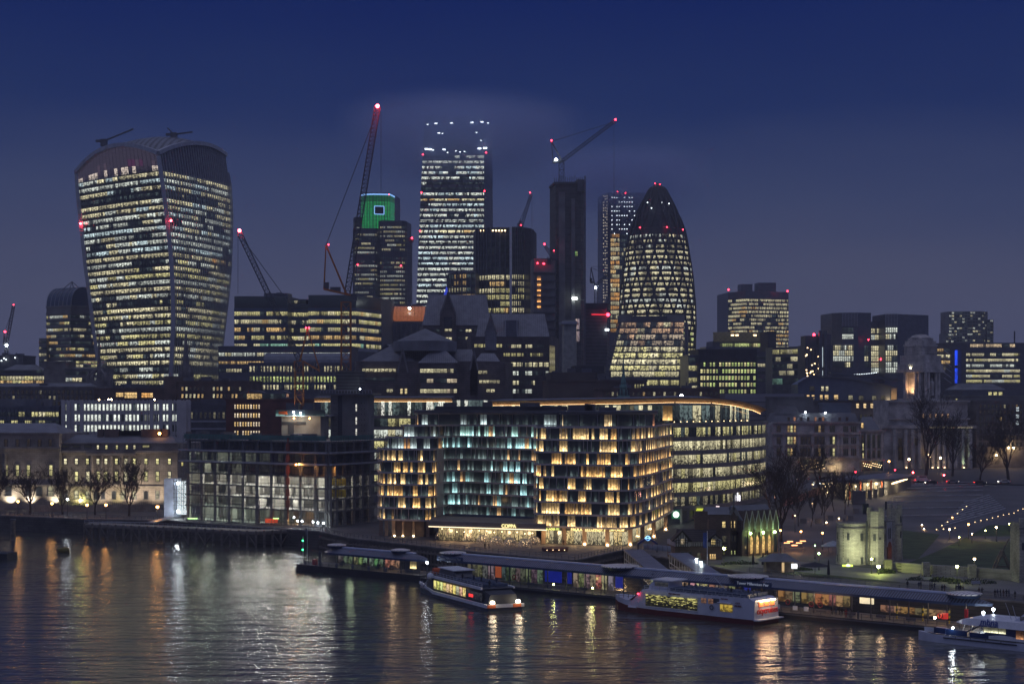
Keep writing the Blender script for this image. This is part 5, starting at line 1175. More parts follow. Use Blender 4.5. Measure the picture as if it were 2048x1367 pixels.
canopy(t,[XY(985,588),XY(1100,578),XY(1250,563),XY(1350,556),XY(1420,558),XY(1460,566),XY(1500,584),XY(1516,594)],[44.9,45.2,45.6,46.0,45.8,45.0,43.3,42.0],1.6)
for i in range(13):
 p=Vector(ob[1]).lerp(Vector(ob[4]),i/12);t.part('terrace_light',MB().ball((p.x,p.y-.5,38.1),.14),L_DOT)
t.part('roof_flood_lamp',MB().ball(P3(1363,791,575),.5),L_WHITE)
mb=MB();f=lights([WARM,YEL,CREAM],.7,1,(.25,.8),.1,190)(0);u=0;og=offset_poly(poly,-.8)[:7]
for a,b in zip(og[1:],og[2:]):u=mb.wall(a,b,ground(a[0],a[1]),9.8,0,1.6,col=f,u0=u)
t.part('shop_glazing',mb,G_ROOM);t.part('shopfront_wall',MB().prism(offset_poly(poly,-1.6),4,10.3),PANEL_D)
p=P3(1352,1028,541);t.part('round_shop_sign',MB().tube(p+Vector((0,-.3,0)),p,1.0,n=20),mat('sign_white_green',(.8,.9,.8),.5,emit=(.8,1,.85),es=1.6,sampling='NONE'));t.part('sign_board',MB().box(p+Vector((0,.25,0)),(2.8,.3,2.8)),mat('sign_green',(.01,.12,.06),.5,emit=(.02,.4,.2),es=.12,sampling='NONE'));point(p+Vector((0,-2,-1)),(.8,1,.8),60)
t.part('yellow_shop_sign',MB().box(P3(1396,1026,548),(1.2,.3,3.2)).box(P3(1406,1020,547),(4,.3,1.3)),mat('sign_yellow',(.6,.6,.05),.5,emit=(.9,1,.1),es=.7,sampling='NONE'))
t.part('white_shop_sign',MB().box(P3(1429,1013,556),(3.2,.3,.5)),mat('sign_white_red',(.8,.5,.5),.5,emit=(1,.8,.8),es=2.0,sampling='NONE'))
for u,v,w,h in((1473,1006,.9,4.6),(1479,1006,.5,5.5),(1470,1013,3.4,1.0),(1467,987,.35,2.2),(1475,987,.4,2.4)):t.part('bright_shop_sign',MB().box(P3(u,v,573),(w,.3,h)),mat('sign_bright',(.8,.8,.9),.5,emit=(1,.95,1),es=2.2,sampling='NONE'))
for i in range(10):p=P3(1362+i*14,1062-i*5.4,541+i*4);t.part('pier',MB().box((p.x,p.y-.2,7.5),(.7,.7,6)),CONC)
#  curved glass apartment block by the river
t=Thing('riverside_apartments','large glass apartment block with curved wings, warm lit rooms and ground floor restaurants','apartment building',(*XY(1010,495),5));LV=[10.0+3.45*k for k in range(9)]
SLAB=mat('slab_edge_grey',(.46,.42,.42),.5,.1,.15);GL=mat('glass_apartment',(.025,.032,.045),.08,0,.3,.15)
WA=[XY(u,y)for u,y in((757,516),(757.5,508),(761,503.5),(768,501),(800,499),(850,497),(864,497),(870,499),(873,503),(888,511))]
WB=[XY(u,y)for u,y in((884,511),(900,515),(930,515),(980,509),(1030,503),(1074,498))]
WC=[XY(u,y)for u,y in((1070,499),(1070,479),(1073,475.5),(1080,474),(1150,470),(1215,466),(1240,465.5),(1258,467),(1272,471),(1288,480),(1310,497),(1345,540))]
def wing(front,back,levels,pal,frac,seed,gl,bay=1.1,bright=(.5,1),room=2,skips=(),vis=None,dimc=.012,slab=.55):
 poly=[tuple(p)for p in front]+back;n=len(front);core=offset_poly(poly,-.5);t.part('wall',MB().prism(core,levels[0],levels[-1]),GL);of=offset_poly(poly,-.35)[:n];ob=offset_poly(poly,.15)
 for k in range(len(levels)-1):
  f=lights(pal,frac,room,bright,.12,seed,dimc)(k);mb=MB();u=0
  for a,b in zip(of,of[1:]):u=mb.wall(a,b,levels[k]+.15,levels[k+1]-.35,0,bay,col=f,u0=u)
  t.part('storey_glazing',mb,gl)
 for z in levels:
  mb=MB()
  for a,b in zip(ob[:n],ob[1:n]):mb.bar((*a,z-.08),(*b,z-.08),slab,.5)
  t.part('floor_band',mb,SLAB)
 for k in range(len(levels)-1):
  mb=MB();rr=random.Random(seed+k*7)
  for a,b in zip(ob[:n],ob[1:n]):
   a,b=Vector(a),Vector(b);m_=max(1,round((b-a).length/(bay*2)))
   for i in range(m_):
    if rr.random()<.45:p=a.lerp(b,(i+rr.random())/m_);mb.box((p.x,p.y+.1,(levels[k]+levels[k+1])/2),(.16,.5,levels[k+1]-levels[k]-.3))
  t.part('mullions',mb,SLAB)
G_APT=glaze_mat('glazing_apartment_warm',1.0,.6,.14,glowup=4.6,nscale=(1.2,2.2));G_COOL=glaze_mat('glazing_apartment_cool',.95,.45,.12,glowup=3.4,nscale=(2.5,2))
APW=[(1,.60,.22),(1,.55,.18),(1,.66,.28)];ICE=[(.40,.80,.80),(.42,.78,.82),(.36,.66,.66),(.45,.8,.8),(.4,.7,.62),(.75,.45,.2)]
wing(WA,[XY(888,530),XY(780,535)],LV[:7],APW,.40,201,G_APT,.75,(.4,1.2),-2,dimc=.014);wing(WB,[XY(1074,525),XY(884,530)],LV[:9],ICE,.32,202,G_COOL,.8,(.5,1.3),-2,dimc=.05)
wing(WC,[(WC[-1][0]-14,552),XY(1070,530)],LV,APW,.44,203,G_APT,.8,(.4,1.3),-3,dimc=.014)
WU=[(1,.55,.2),(.95,.5,.2),(.6,.75,.75)]
wing([XY(773,508),XY(776,504.5),XY(800,503),XY(868,501),XY(886,506)],[XY(886,528),XY(780,530)],LV[6:8],WU,.6,204,G_COOL,1.0,(.3,.8));wing([XY(803,508),XY(806,506),XY(850,505),XY(890,509)],[XY(890,528),XY(806,530)],LV[7:9],WU,.6,205,G_COOL,1.0,(.3,.8))
wing([XY(832,512),XY(835,509),XY(900,511),XY(1000,508),XY(1128,500)],[XY(1128,522),XY(840,528)],[37.6,41.1],WU,.42,206,G_COOL,1.0,(.25,.8));t.part('roof',MB().prism([XY(826,508),XY(900,507),XY(1130,497),XY(1130,524),XY(830,530)],41.2,42.0),METAL_D)
wing([XY(1122,484),XY(1125,481),XY(1200,478),XY(1290,481),XY(1312,486)],[XY(1312,520),XY(1122,510)],[37.6,41.3],[(1,.7,.35),(.95,.4,.2)],.4,207,G_APT,1.2,(.3,.7));t.part('roof',MB().prism([XY(1118,480),XY(1200,475),XY(1300,478),XY(1316,486),XY(1316,522),XY(1118,512)],41.4,42.0),METAL_D)
t.part('roof_rim',MB().prism([XY(870,514),XY(1135,505),XY(1135,520),XY(870,526)],42.0,43.2),BLACK);clutter(t,900,1110,812,512,0,4)
for u,w,h in((900,4,1.1),(975,3,1.4),(1060,6,1.2),(1160,7,1.6),(1215,5,1.0),(1180,3,1.9)):p=P3(u,800,505 if u<1120 else 492);t.part('roof_plant',MB().box((p.x,p.y,42+h/2+(1.1 if u<1120 else 0)),(w,3,h)),METAL_D)
t.part('blank_panel',MB().prism([XY(873.5,503),XY(887,510),XY(887,511.5),XY(873,504.5)],10,31),SLAB)
COLM=mat('bronze_column',(.30,.22,.16),.5,.2)
for u,y in((762,505),(773,502),(787,500.5),(806,500),(827,499),(856,498.5)):x=XY(u,y)[0];t.part('column',MB().box((x,y,7.4),(1.0 if u not in(827,806)else.6,.8,4.9)),COLM)
for u,y in((789,498.6),(806,498.2),(827,497.3)):x=XY(u,y)[0];t.part('uplight',MB().box((x,y-.25,5.35),(.3,.3,.3)),L_WARM);spot((x,y-.45,5.3),(x,y+.3,11),(1,.62,.30),900,60)
t.part('ground_wall',MB().prism(offset_poly([tuple(p)for p in WA]+[XY(888,530),XY(780,535)],-3.2),4.5,9.8),mat('bronze_wall',(.16,.11,.08),.6));t.part('ground_wall',MB().prism(offset_poly([tuple(p)for p in WC]+[(WC[-1][0]-14,552),XY(1070,530)],-2.6),4.5,9.8),BLACK);t.part('ground_wall',MB().prism([XY(884,520),XY(1074,505),XY(1074,525),XY(884,530)],4.5,10),BLACK)
gc=offset_poly([tuple(p)for p in WC]+[(WC[-1][0]-14,552),XY(1070,530)],-2.4)
mb=MB();u=0;f=lights([(1,.75,.34),(1,.66,.26),(1,.85,.5)],.97,2,(.55,1.0),.0,210)(0)
for a,b in zip(gc[2:11],gc[3:12]):u=mb.wall(a,b,5.1,8.9,0,1.2,col=f,u0=u)
G_SHOP=glaze_mat('glazing_restaurant',.8,.93,.10,nscale=(3.2,4.2));t.part('shop_glazing',mb,G_SHOP)
def onC(u):
 best=min(((abs(((Vector(a).lerp(Vector(b),s/10)).x)/(Vector(a).lerp(Vector(b),s/10)).y*F+CX-u),Vector(a).lerp(Vector(b),s/10))for a,b in zip(WC[2:],WC[3:])for s in range(11)),key=lambda q:q[0]);return best[1]
for u in(1088,1130,1171,1215,1261,1285,1308,1330):p=onC(u);t.part('column',MB().box((p.x,p.y+.9,7.4),(1.15,.9,4.9)),COLM)
for u in(1171,1215,1261,1308,1330):p=onC(u);t.part('uplight',MB().box((p.x,p.y+.1,5.35),(.35,.35,.3)),L_WARM);spot((p.x,p.y-.1,5.3),(p.x,p.y+.7,11),(1,.66,.32),480,50)
L_SIGN=mat('sign_warm_letters',(.9,.8,.4),.5,var=0,emit=(1,.86,.36),es=1.5,sampling='NONE');L_SIGNG=mat('sign_green_letters',(.7,.9,.3),.5,var=0,emit=(.75,1,.25),es=1.1,sampling='NONE')
ra=math.atan2(-4,40)
for txt,u,v,s,m_ in(('BALADES BISTRO',1109.5,1057.5,.78,L_SIGNG),('PAULA',1153,1058.5,1.05,L_SIGN),('BREAKFAST BAR',1195,1060,.95,L_SIGN),('EMPORIUM',1234,1059.5,.8,L_SIGN)):sign(t,txt,P3(u,v,onC(u).y-.1),s,m_,ra*.6,bold=.01)
t.part('fascia',MB().bar((*onC(1090),9.3),(*onC(1255),9.3),.2,.9),BLACK)
a,b=Vector(XY(862,484)),Vector(XY(1088,471));poly=[tuple(a),tuple(b),(b.x,500),(a.x,512)];t.part('restaurant_roof',MB().prism(offset_poly(poly,.6),9.0,10.7),mat('fascia_taupe',(.22,.19,.17),.6));t.part('restaurant_wall',MB().prism(offset_poly(poly,-2.2),4.5,9),BLACK)
q=offset_poly(poly,-2.1);f=lights([(1,.75,.35),(1,.62,.25)],.9,2,(.4,.9),.0,211)(0);t.part('restaurant_glazing',MB().pane(q[0],q[1],5.2,8.6,0,1.3,col=f),G_SHOP)
o2=offset_poly(poly,.68);t.part('fascia_light_strip',MB().bar((*o2[0],9.15),(*o2[1],9.15),.12,.22),mat('fascia_strip',(1,.9,.6),.5,var=0,emit=(1,.80,.48),es=2.2,sampling='NONE'));p=Vector(o2[0]).lerp(Vector(o2[1]),.685);sign(t,'COPPA',(p.x,p.y-.3,9.95),1.35,L_SIGN,math.atan2(b.y-a.y,b.x-a.x),bold=.03)
rr=random.Random(2)
for i in range(13):s=(i+.5)/13;p=Vector(q[0]).lerp(Vector(q[1]),s);t.part('hanging_lamp',MB().ball((p.x,p.y-1.2,8.2+rr.uniform(-.5,.3)),.16,n=8),L_DOT)
for s in(.1,.3,.5,.7,.9):p=Vector(q[0]).lerp(Vector(q[1]),s);point((p.x,p.y-1.2,7.8),(1,.58,.25),620,.5,'terrace_glow')
for u in(1100,1150,1195,1240):p=onC(u);point((p.x,p.y-1.0,7.8),(1,.62,.28),560,.5,'shop_glow')
t.part('terrace_glass',MB().bar((*XY(890,506),10.9),(*XY(1068,492),10.9),.1,1.0),GLASS_B)
#  upper right: historic blocks
G14=14
Y=735;t=Thing('baroque_corner_block','four storey baroque stone block with a dark mansard roof and lit cafe below','building',(*XY(1632,Y),G14));STW=block_mat('baroque_stone',(.62,.59,.55),(.50,.47,.44),(.25,.25,.25),1.6,.6)
t.part('wall',MB().prism(outline([XY(1545,Y),XY(1719,Y)],20),G14-1,ZV(845,Y)),STW);a,b=XY(1545,Y),XY(1719,Y);z0,z1=ZV(845,Y),ZV(826,Y)
t.part('mansard_roof',MB().mesh([(a[0],Y+.3,z0),(b[0],Y+.3,z0),(b[0],Y+20,z0),(a[0],Y+20,z0),(a[0]+1.5,Y+2.6,z1),(b[0]-1.5,Y+2.6,z1),(b[0]-1.5,Y+17,z1),(a[0]+1.5,Y+17,z1)],[(0,1,5,4),(1,2,6,5),(2,3,7,6),(3,0,4,7),(4,5,6,7)]),ROOF)
t.part('corner_pavilion_roof',MB().mesh([(*XY(1548,Y+2),z1-.5),(*XY(1600,Y+2),z1-.5),(*XY(1600,Y+14),z1-.5),(*XY(1548,Y+14),z1-.5),(*XY(1556,Y+4),ZV(812,Y)),(*XY(1592,Y+4),ZV(812,Y)),(*XY(1592,Y+11),ZV(812,Y)),(*XY(1556,Y+11),ZV(812,Y))],[(0,1,5,4),(1,2,6,5),(2,3,7,6),(3,0,4,7),(4,5,6,7)]),METAL_D)
for v,h in((844.5,.7),(866,.9),(914,.8),(889,.3)):course(t,1544,1720,v,Y,h,.9,STW)
for v,hh,fr_ in((857,2.9,.25),(880,3.2,.3),(903.5,3.4,.2)):
 win_at(t,(1557.5,),v,Y,1.7,hh,[WARM],.0,int(v),arch=v<860);win_at(t,(1577,1583,1589.5),v,Y,1.05,hh,[WARM,YEL],.75,int(v)+1,bright=(.2,.7));win_at(t,(1604,1611,1618)if v>860 else(),v,Y,1.2,hh,[WARM],.1,int(v)+2,bright=(.1,.25));win_at(t,(1632,1639,1646),v,Y,1.2,hh,[WARM],.2,int(v)+3,bright=(.1,.35));win_at(t,(1662,1667.5),v,Y,1.0,hh,[YEL],.3,int(v)+4,arch=v<860,bright=(.3,.7));win_at(t,(1688,1691.5,1695,1703,1707,1711),v,Y,.6,hh*.8,[CREAM],.05,int(v)+5)
win_at(t,(1578,1590,1603,1617,1632,1640,1647,1680,1695),838,Y,1.0,1.8,[WARM,(.9,.4,.2)],.3,77,bright=(.2,.6),off=-.8)
for u in(1567.5,1598,1625,1652,1676,1683,1699,1715):t.part('pilaster',MB().box((XY(u,Y)[0],Y-.2,(ZV(914,Y)+ZV(868,Y))/2),(1.1,.5,ZV(868,Y)-ZV(914,Y))),STW)
mb=MB();K=10;c=P3(1611,864,Y-.5)
mb.mesh([(c.x-3.2,c.y,c.z)]+[(c.x-3.2*math.cos(math.pi*i/K),c.y,c.z+2.6*math.sin(math.pi*i/K))for i in range(K+1)]+[(c.x+3.2,c.y,c.z)],[tuple(range(K+3))[::-1]]);t.part('arched_pediment',mb,STW)
t.part('cafe_glazing',MB().pane(XY(1600,Y-.1),XY(1650,Y-.1),ZV(938,Y),ZV(918,Y),0,1.3,col=lights([WARM,CREAM],.6,1,(.04,.25),.1,9)(0)),G_SHOP);t.part('door_arch',MB().lathe(P3(1665,930,Y-.2),[(.01,0),(1.7,.01)],12),BLACK)
rr=random.Random(31)
for i in range(22):t.part('cafe_light',MB().ball(P3(1602+i*2.2,925+(i*7%15)*.9,Y-.8),.15,n=6),L_DOT)
for u,v in((1665,931),(1614,931),(1676,934)):point(P3(u,v,Y-2),(1,.7,.35),170);
for u,v in((1611,824),(1651,825)):p=P3(u,v,Y+1);t.part('roof_lamp',MB().ball(p,.3),L_WHITE)
t.finish()
Y=742;t=Thing('columned_corner_block','narrow stone block with four tall pilasters between the baroque block and the towered building','building',(*XY(1745,Y),G14));t.part('wall',MB().prism(outline([XY(1720,Y),XY(1768,Y)],18),G14-1,ZV(861,Y)),STW);gable_roof(t,XY(1721,Y+.5),XY(1760,Y+.5),14,ZV(861,Y),6.0,ROOF,2.5)
course(t,1719,1769,861,Y,.8,.9,STW);course(t,1719,1769,919,Y,.7,.7,STW);win_at(t,(1726,1736.5,1747,1757),882,Y,1.3,5.6,[YEL],.0,5);win_at(t,(1726,1736.5,1747,1757),907,Y,1.3,3.0,[YEL],.1,6)
for u in(1731.5,1742,1752,1763):t.part('pilaster',MB().tube((XY(u,Y)[0],Y-.3,ZV(918,Y)),(XY(u,Y)[0],Y-.3,ZV(866,Y)),.5,n=8),STW)
win_at(t,(1724.5,),850,Y-.4,1.1,2.2,[WARM],1,8,off=-.1,bright=(.8,.9));win_at(t,(1726,),893,Y-.05,.5,3,[YEL],1,9,bright=(.7,.9));win_at(t,(1726,),911,Y-.05,.5,2.4,[YEL],1,10,bright=(.6,.9));t.part('shop_glazing',MB().pane(XY(1724,Y-.1),XY(1766,Y-.1),ZV(941,Y),ZV(922,Y),0,1.2,col=lights([WARM],.5,1,(.03,.15),.1,19)(0)),G_SHOP)
for i in range(18):t.part('fairy_light',MB().ball(P3(1727+i*2.1,926+(i*5%9),Y-1),.16,n=6),L_DOT)
t.finish()
Y=775;t=Thing('towered_stone_building','grand stone building with a stepped square tower and a lit columned porch','building',(*XY(1850,Y),G14))
t.part('wall',MB().prism(outline([XY(1765,Y+2),XY(1945,Y+2)],30),G14-1,ZV(853,Y)),STW);t.part('attic_wall',MB().prism(outline([XY(1778,Y+6),XY(1935,Y+6)],22),30,ZV(800,Y)),STW)
for u0,u1,v,h in((1764,1948,853,1.3),(1777,1936,837,.6),(1777,1936,802,.8)):course(t,u0,u1,v,Y+2 if v>850 else Y+6,h,1.4,STW)
win_at(t,(1847,1860,1871.5,1884,1896),831,Y+5.8,.8,1.8,[(1,.6,.35)],1,3,bright=(.2,.55));win_at(t,(1801,1801,1932),905,Y+1.9,1.8,6,[WARM],.3,4,bright=(.05,.15));win_at(t,(1801,1832,1932),883,Y+1.9,1.6,3.2,[WARM],.3,5,bright=(.05,.15))
for k,u in enumerate((1790,1812,1826,1840,1856,1867,1878,1889,1900,1912,1926,1940)):x=XY(u,Y)[0];t.part('column',MB().tube((x,Y+.6,G14),(x,Y+.6,ZV(858,Y)),.95,.8,12),STW)
for u,c,pw in((1853,(1,.62,.25),2200),(1864,(1,.62,.3),600),(1875,(1,.7,.35),700),(1888,(1,.7,.35),600),(1927,(.75,1,.55),2200),(1812,(1,.6,.3),260)):x=XY(u,Y)[0];spot((x,Y-1.2,14.6),(x,Y+.6,24),c,pw,60);t.part('uplight',MB().box((x,Y-1.0,14.4),(.5,.5,.4)),L_DOT)
t.part('lit_cornice',MB().bar(P3(1858,854.5,Y-.2),P3(1945,854.5,Y-.2),.15,.25),mat('cornice_strip',(1,.9,.5),.5,var=0,emit=(1,.85,.5),es=.5,sampling='NONE'))
Yt=800;z=lambda v:ZV(v,Yt);c=Vector(XY(1841,Yt+6));rot=math.radians(38)
def sq(half,z0,z1,m=STW,nm='tower_stage',r=rot):t.part(nm,MB().box((c.x,c.y,(z0+z1)/2),(1.56*half,1.56*half,z1-z0),0,r),m)
sq(9.4,z(812),z(796));sq(7.2,z(797),z(742));sq(10.3,z(744),z(738));sq(9.6,z(739),z(727));sq(8.7,z(728),z(722));sq(8.6,z(723),z(710));sq(6.9,z(711),z(690));sq(7.4,z(692),z(688));sq(6.6,z(689),z(681));sq(5.4,z(682),z(675));t.part('tower_dome',MB().lathe((c.x,c.y,0),[(5,z(675)),(4.2,z(671)),(2.5,z(668)),(.1,z(667))],12),STW)
Mr=Matrix.Rotation(rot,2)
for sx,sy in((-1,-1),(1,-1),(0,-1),(-1,0),(1,0)):
 for o in(-2.2,2.2):
  if sx and sy:p=c+Mr@Vector((sx*6.8,sy*6.8))+(Mr@Vector((0,0)));off=Mr@Vector((-sx*1.9 if o>0 else 0,-sy*1.9 if o<0 else 0));p=p+off
  else:p=c+Mr@Vector((sx*6.8+(o*1.25 if sy else 0),sy*6.8+(o*1.25 if sx else 0)))
  t.part('tower_column',MB().tube((p.x,p.y,z(796)),(p.x,p.y,z(744)),.85,.75,10),STW)
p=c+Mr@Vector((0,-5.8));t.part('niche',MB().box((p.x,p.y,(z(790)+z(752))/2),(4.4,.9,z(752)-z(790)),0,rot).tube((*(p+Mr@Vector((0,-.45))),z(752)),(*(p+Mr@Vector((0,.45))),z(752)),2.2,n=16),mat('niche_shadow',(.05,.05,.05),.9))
q=c+Mr@Vector((0,-6.6));t.part('statue',MB().lathe((q.x,q.y,0),[(1.2,z(790)),(.9,z(782)),(1.1,z(772)),(1.3,z(764)),(.5,z(761)),(.6,z(758)),(.1,z(755))],10),STW)
p=c+Mr@Vector((-8.6,0));q=c+Mr@Vector((-5.6,0));spot((p.x,p.y,z(793)),(q.x,q.y,z(762)),(1,.55,.25),5200,90);p=c+Mr@Vector((-7.6,0));q=c+Mr@Vector((-6,0));spot((p.x,p.y,z(737)),(q.x,q.y,z(724)),(.9,.85,.55),700,130)
for i in range(8):
 for s in(-1,1):p=c+Mr@Vector((-4+i*1.15,-5.45))if s<0 else c+Mr@Vector((-5.45,-4+i*1.15));t.part('lantern_column',MB().box((p.x,p.y,(z(709)+z(693))/2),(.4,.4,z(693)-z(709)),0,rot),STW)
t.finish()
t=block('low_modern_roofscape','low modern office with a pale roof and small yellow windows right of the stone tower',1902,2120,792,860,wall=CONC);gable_roof(t,XY(1905,862),XY(2010,862),14,ZV(779,860),3.2,ROOF,5);punched(t,XY(1975,860),XY(2006,860),ZV(800,860)+2.2,ZV(800,860)+4.6,1,3,2,1.6,[YEL],1,5,bright=(.7,.9));win_at(t,(1913,),799,860,1,1.2,[YEL],1,4);t.finish()
t=block('dark_street_block','tall dark stone street block with rows of unlit windows at the far right',1953,2160,803,790,wall=STONE_D);t.g=14
for k,v in enumerate((812,824,837,849,862,875,888)):punched(t,XY(1957,790),XY(2070,790),ZV(v,790)-1.3,ZV(v,790)+1.3,1,14,1.1,1.7,[WARM,CREAM],.08,90+k,bright=(.1,.4))
for v in(818,843,869,893):course(t,1953,2160,v,790,.4,.5,STONE_D)
for u,v in((2035,818),(2035,832),(2035,845)):t.part('white_lit_window',MB().pane(XY(u-3,789.8),XY(u+3,789.8),ZV(v+4,790),ZV(v-4,790),0,.9,col=(.7,.8,.85)),G_WIN)
for u,v in((2017,895),(2027,895),(1993,910)):point(P3(u,v,787),(1,.6,.25),350);t.part('wall_lamp',MB().ball(P3(u,v,788.5),.4),L_WARM)
t.finish(60)
t=block('slot_lit_office','narrow office slot with yellow windows between the towered building and the dark street block',1938,1956,802,800,wall=METAL_D);t.g=14;rows(t,(817,829,843),8,1.4,[YEL],.8,G_WIN,seed=91,bright=(.3,.7))
Y=830;t=Thing('blue_glass_penthouse','pale blue panelled building with a swooping roof and large warm lit windows','building',(*XY(1690,Y),G14));a,b=XY(1596,Y),XY(1783,Y);PB=mat('panel_pale_blue',(.14,.17,.23),.35,.1,.12)
us=(1596,1616,1625,1700,1774,1783);vs_=(768,756,752,758,772,775);mb=MB();pts=[P3(u,v,Y)for u,v in zip(us,vs_)];zb_=ZV(801,Y)
n=len(pts);mb.mesh([(p.x,Y,zb_)for p in pts]+[tuple(p)for p in pts]+[(p.x,Y+20,zb_)for p in pts]+[(p.x,Y+20,p.z)for p in pts],[(i,i+1,n+i+1,n+i)for i in range(n-1)]+[(2*n+i+1,2*n+i,3*n+i,3*n+i+1)for i in range(n-1)]+[(n+i,n+i+1,3*n+i+1,3*n+i)for i in range(n-1)]+[(2*n,0,n,3*n),(n-1,3*n-1,4*n-1,2*n-1)]);t.part('wall',mb,PB)
for p,q in zip(pts,pts[1:]):t.part('roof_edge',MB().bar(p+Vector((0,-.6,.4)),q+Vector((0,-.6,.4)),1.6,.7),METAL)
t.part('roof_edge',MB().bar(P3(1660,745,Y+12),P3(1800,760,Y+12),8,1.0),METAL);t.part('lower_wall',MB().prism(outline([XY(1585,Y+1),XY(1800,Y+1)],16),13,zb_),STONE_D)
for u,w,v,c in((1607,2.2,794,1),(1616,3,794,1),(1626,3,794,1),(1642.5,3,794,1),(1653,4,794,1),(1672,4.4,794,1),(1701,4.6,795,.35),(1722,5,796,.08),(1748,4.6,796,.18),(1766,4,796,.06),(1645,3,777,.85),(1654,3,777,.85),(1624,5,777,.02)):win_at(t,(u,),v,Y,w*Y/F*2.0,10*Y/F,[(1,.68,.30)]if c>.5 and v>790 else[CREAM],1,int(u),bright=(c*.8,c*.8+.01),m=G_BIG)
win_at(t,(1644,1715,1729.5,1743.5,1758),811,Y+.9,1.5,2.3,[(1,.72,.36)],1,55,bright=(.7,.95));win_at(t,(1722,1731,1742,1750),832,Y+.9,1,1.8,[CREAM],.5,56,bright=(.03,.1));t.part('corner_lit_wall',MB().box(P3(1788,787,Y-1),(2.8,.4,5.6)),mat('warm_lit_panel',(.4,.3,.2),.7));point(P3(1786,798,Y-5),(1,.7,.35),600)
t.finish();mb=MB()
for i in range(26):mb.ball(P3(1668+i*3.4,744+4*math.sin(i/26*3.1),Y+14),.16,n=6)
solo('fairy_light_string',mb,L_DOTW,'curved string of tiny white lights above the swooping blue roof','string lights',P3(1668,744,Y+14))
Y=790;DOTS=bpy.data.materials.new('perforated_panel');DOTS.use_nodes=True;tt=DOTS.node_tree;bb=tt.nodes['Principled BSDF'];bb.inputs['Roughness'].default_value=.7;tc=N(tt,'ShaderNodeTexCoord');mp=N(tt,'ShaderNodeMapping');mp.inputs['Scale'].default_value=(.82,.82,.82);vo=N(tt,'ShaderNodeTexVoronoi');vo.inputs['Randomness'].default_value=0;vo.inputs['Scale'].default_value=1;mr=N(tt,'ShaderNodeMath',operation='GREATER_THAN');mr.inputs[1].default_value=.28
fl=N(tt,'ShaderNodeSeparateXYZ');co=N(tt,'ShaderNodeCombineXYZ');tt.links.new(tc.outputs['Object'],mp.inputs[0]);tt.links.new(mp.outputs[0],fl.inputs[0]);tt.links.new(fl.outputs['X'],co.inputs['X']);tt.links.new(fl.outputs['Z'],co.inputs['Z']);co.inputs['Y'].default_value=.5;tt.links.new(co.outputs[0],vo.inputs['Vector']);tt.links.new(vo.outputs['Distance'],mr.inputs[0]);mx=N(tt,'ShaderNodeMix',data_type='RGBA');mx.inputs['A'].default_value=(.01,.01,.015,1);mx.inputs['B'].default_value=(.30,.30,.34,1);tt.links.new(mr.outputs[0],mx.inputs['Factor']);tt.links.new(mx.outputs['Result'],bb.inputs['Base Color'])
t=Thing('perforated_panel_building','pale building clad in bands of white panels dotted with round holes','building',(*XY(1520,Y),14));t.part('wall',MB().prism(outline([XY(1452,Y),XY(1612,Y)],20),13,ZV(787,Y)),PANEL_D)
for k,(v,u1)in enumerate(((791,1608),(799,1600),(808.5,1580),(817,1570),(826,1562),(835.5,1552),(845,1545),(853,1545))):a,b=XY(1450,Y-.4),XY(u1,Y-.4);t.part('perforated_panel',MB().box(((a[0]+b[0])/2,Y-.3,ZV(v,Y)),(b[0]-a[0],.4,1.75)),DOTS)
t=block('grey_plant_building','plain grey plant room block just behind the baroque mansard roof',1555,1627,795,765,wall=CONC_D);t=block('pale_plant_screen','pale blue grey screen wall on the roofs behind the baroque block',1645,1702,808,752,wall=PB,depth=5)
#  things built in their own turned frame
class Local(Thing):
 def __init__(s,name,label,cat,loc,rz,group=None):
  super().__init__(name,label,cat,loc,group);s.real=Vector(loc);s.loc=Vector((0,0,0));s.o.rotation_euler=(0,0,rz);s.rz=rz
 def W(s,p):c,n=math.cos(s.rz),math.sin(s.rz);return Vector((s.real.x+p[0]*c-p[1]*n,s.real.y+p[0]*n+p[1]*c,s.real.z+p[2]))
PANE=mat('pane_clear',(.05,.06,.07),.05,var=0,alpha=.25)
S0=Vector((-57.7,450));PD=Vector((.756,-.654));PRZ=math.atan2(PD.y,PD.x);PN=Vector((-PD.y,PD.x))
def su(u,off=0):
 k=(u-CX)/F;a=S0+PN*off;return(k*a.y-a.x)/(PD.x-k*PD.y)
ROOFM=stripes_mat('pier_roof_louvres',(.17,.19,.26),(.05,.055,.075),.62,.55,'X',.4,.2);CAPM=mat('pier_roof_cap',(.62,.68,.85),.35,.1,.1);DISC=stripes_mat('skylight_ribs',(.85,.80,.74),(.2,.2,.22),.8,.8,'X',.5);BLUEROOF=mat('pier_blue_steel',(.035,.06,.14),.4,.2)
def pier_roof(t,s0,s1,y0,y1,zE,zR,taper=5):
 ym=(y0+y1)/2;w=(y1-y0)/2;pts=[(s0,.12),(s0+taper*.4,.6),(s0+taper,1),(s1-taper,1),(s1-taper*.4,.6),(s1,.12)];mb=MB();vs=[]
 for s,k in pts:vs+=[(s,ym-w*k,zE),(s,ym-w*.35*k,lerp(zE,zR,min(1,k))),(s,ym+w*.35*k,lerp(zE,zR,min(1,k))),(s,ym+w*k,zE)]
 n=len(pts);mb.mesh(vs,[(4*i+j,4*i+4+j,4*i+5+j,4*i+1+j)for i in range(n-1)for j in range(3)]+[(4*i+3,4*i+7,4*i+4,4*i)for i in range(n-1)])
 t.part('louvred_roof',mb,ROOFM);mb=MB()
 for(a,ka),(b,kb)in zip(pts,pts[1:]):mb.bar((a,ym-w*ka,zE-.1),(b,ym-w*kb,zE-.1),.25,.5)
 t.part('roof_edge',mb,BLUEROOF);t.part('roof_cap',MB().bar((s0+taper,ym+w*.1,zR+.25),(s1-taper,ym+w*.1,zR+.25),1.3,.35),CAPM)
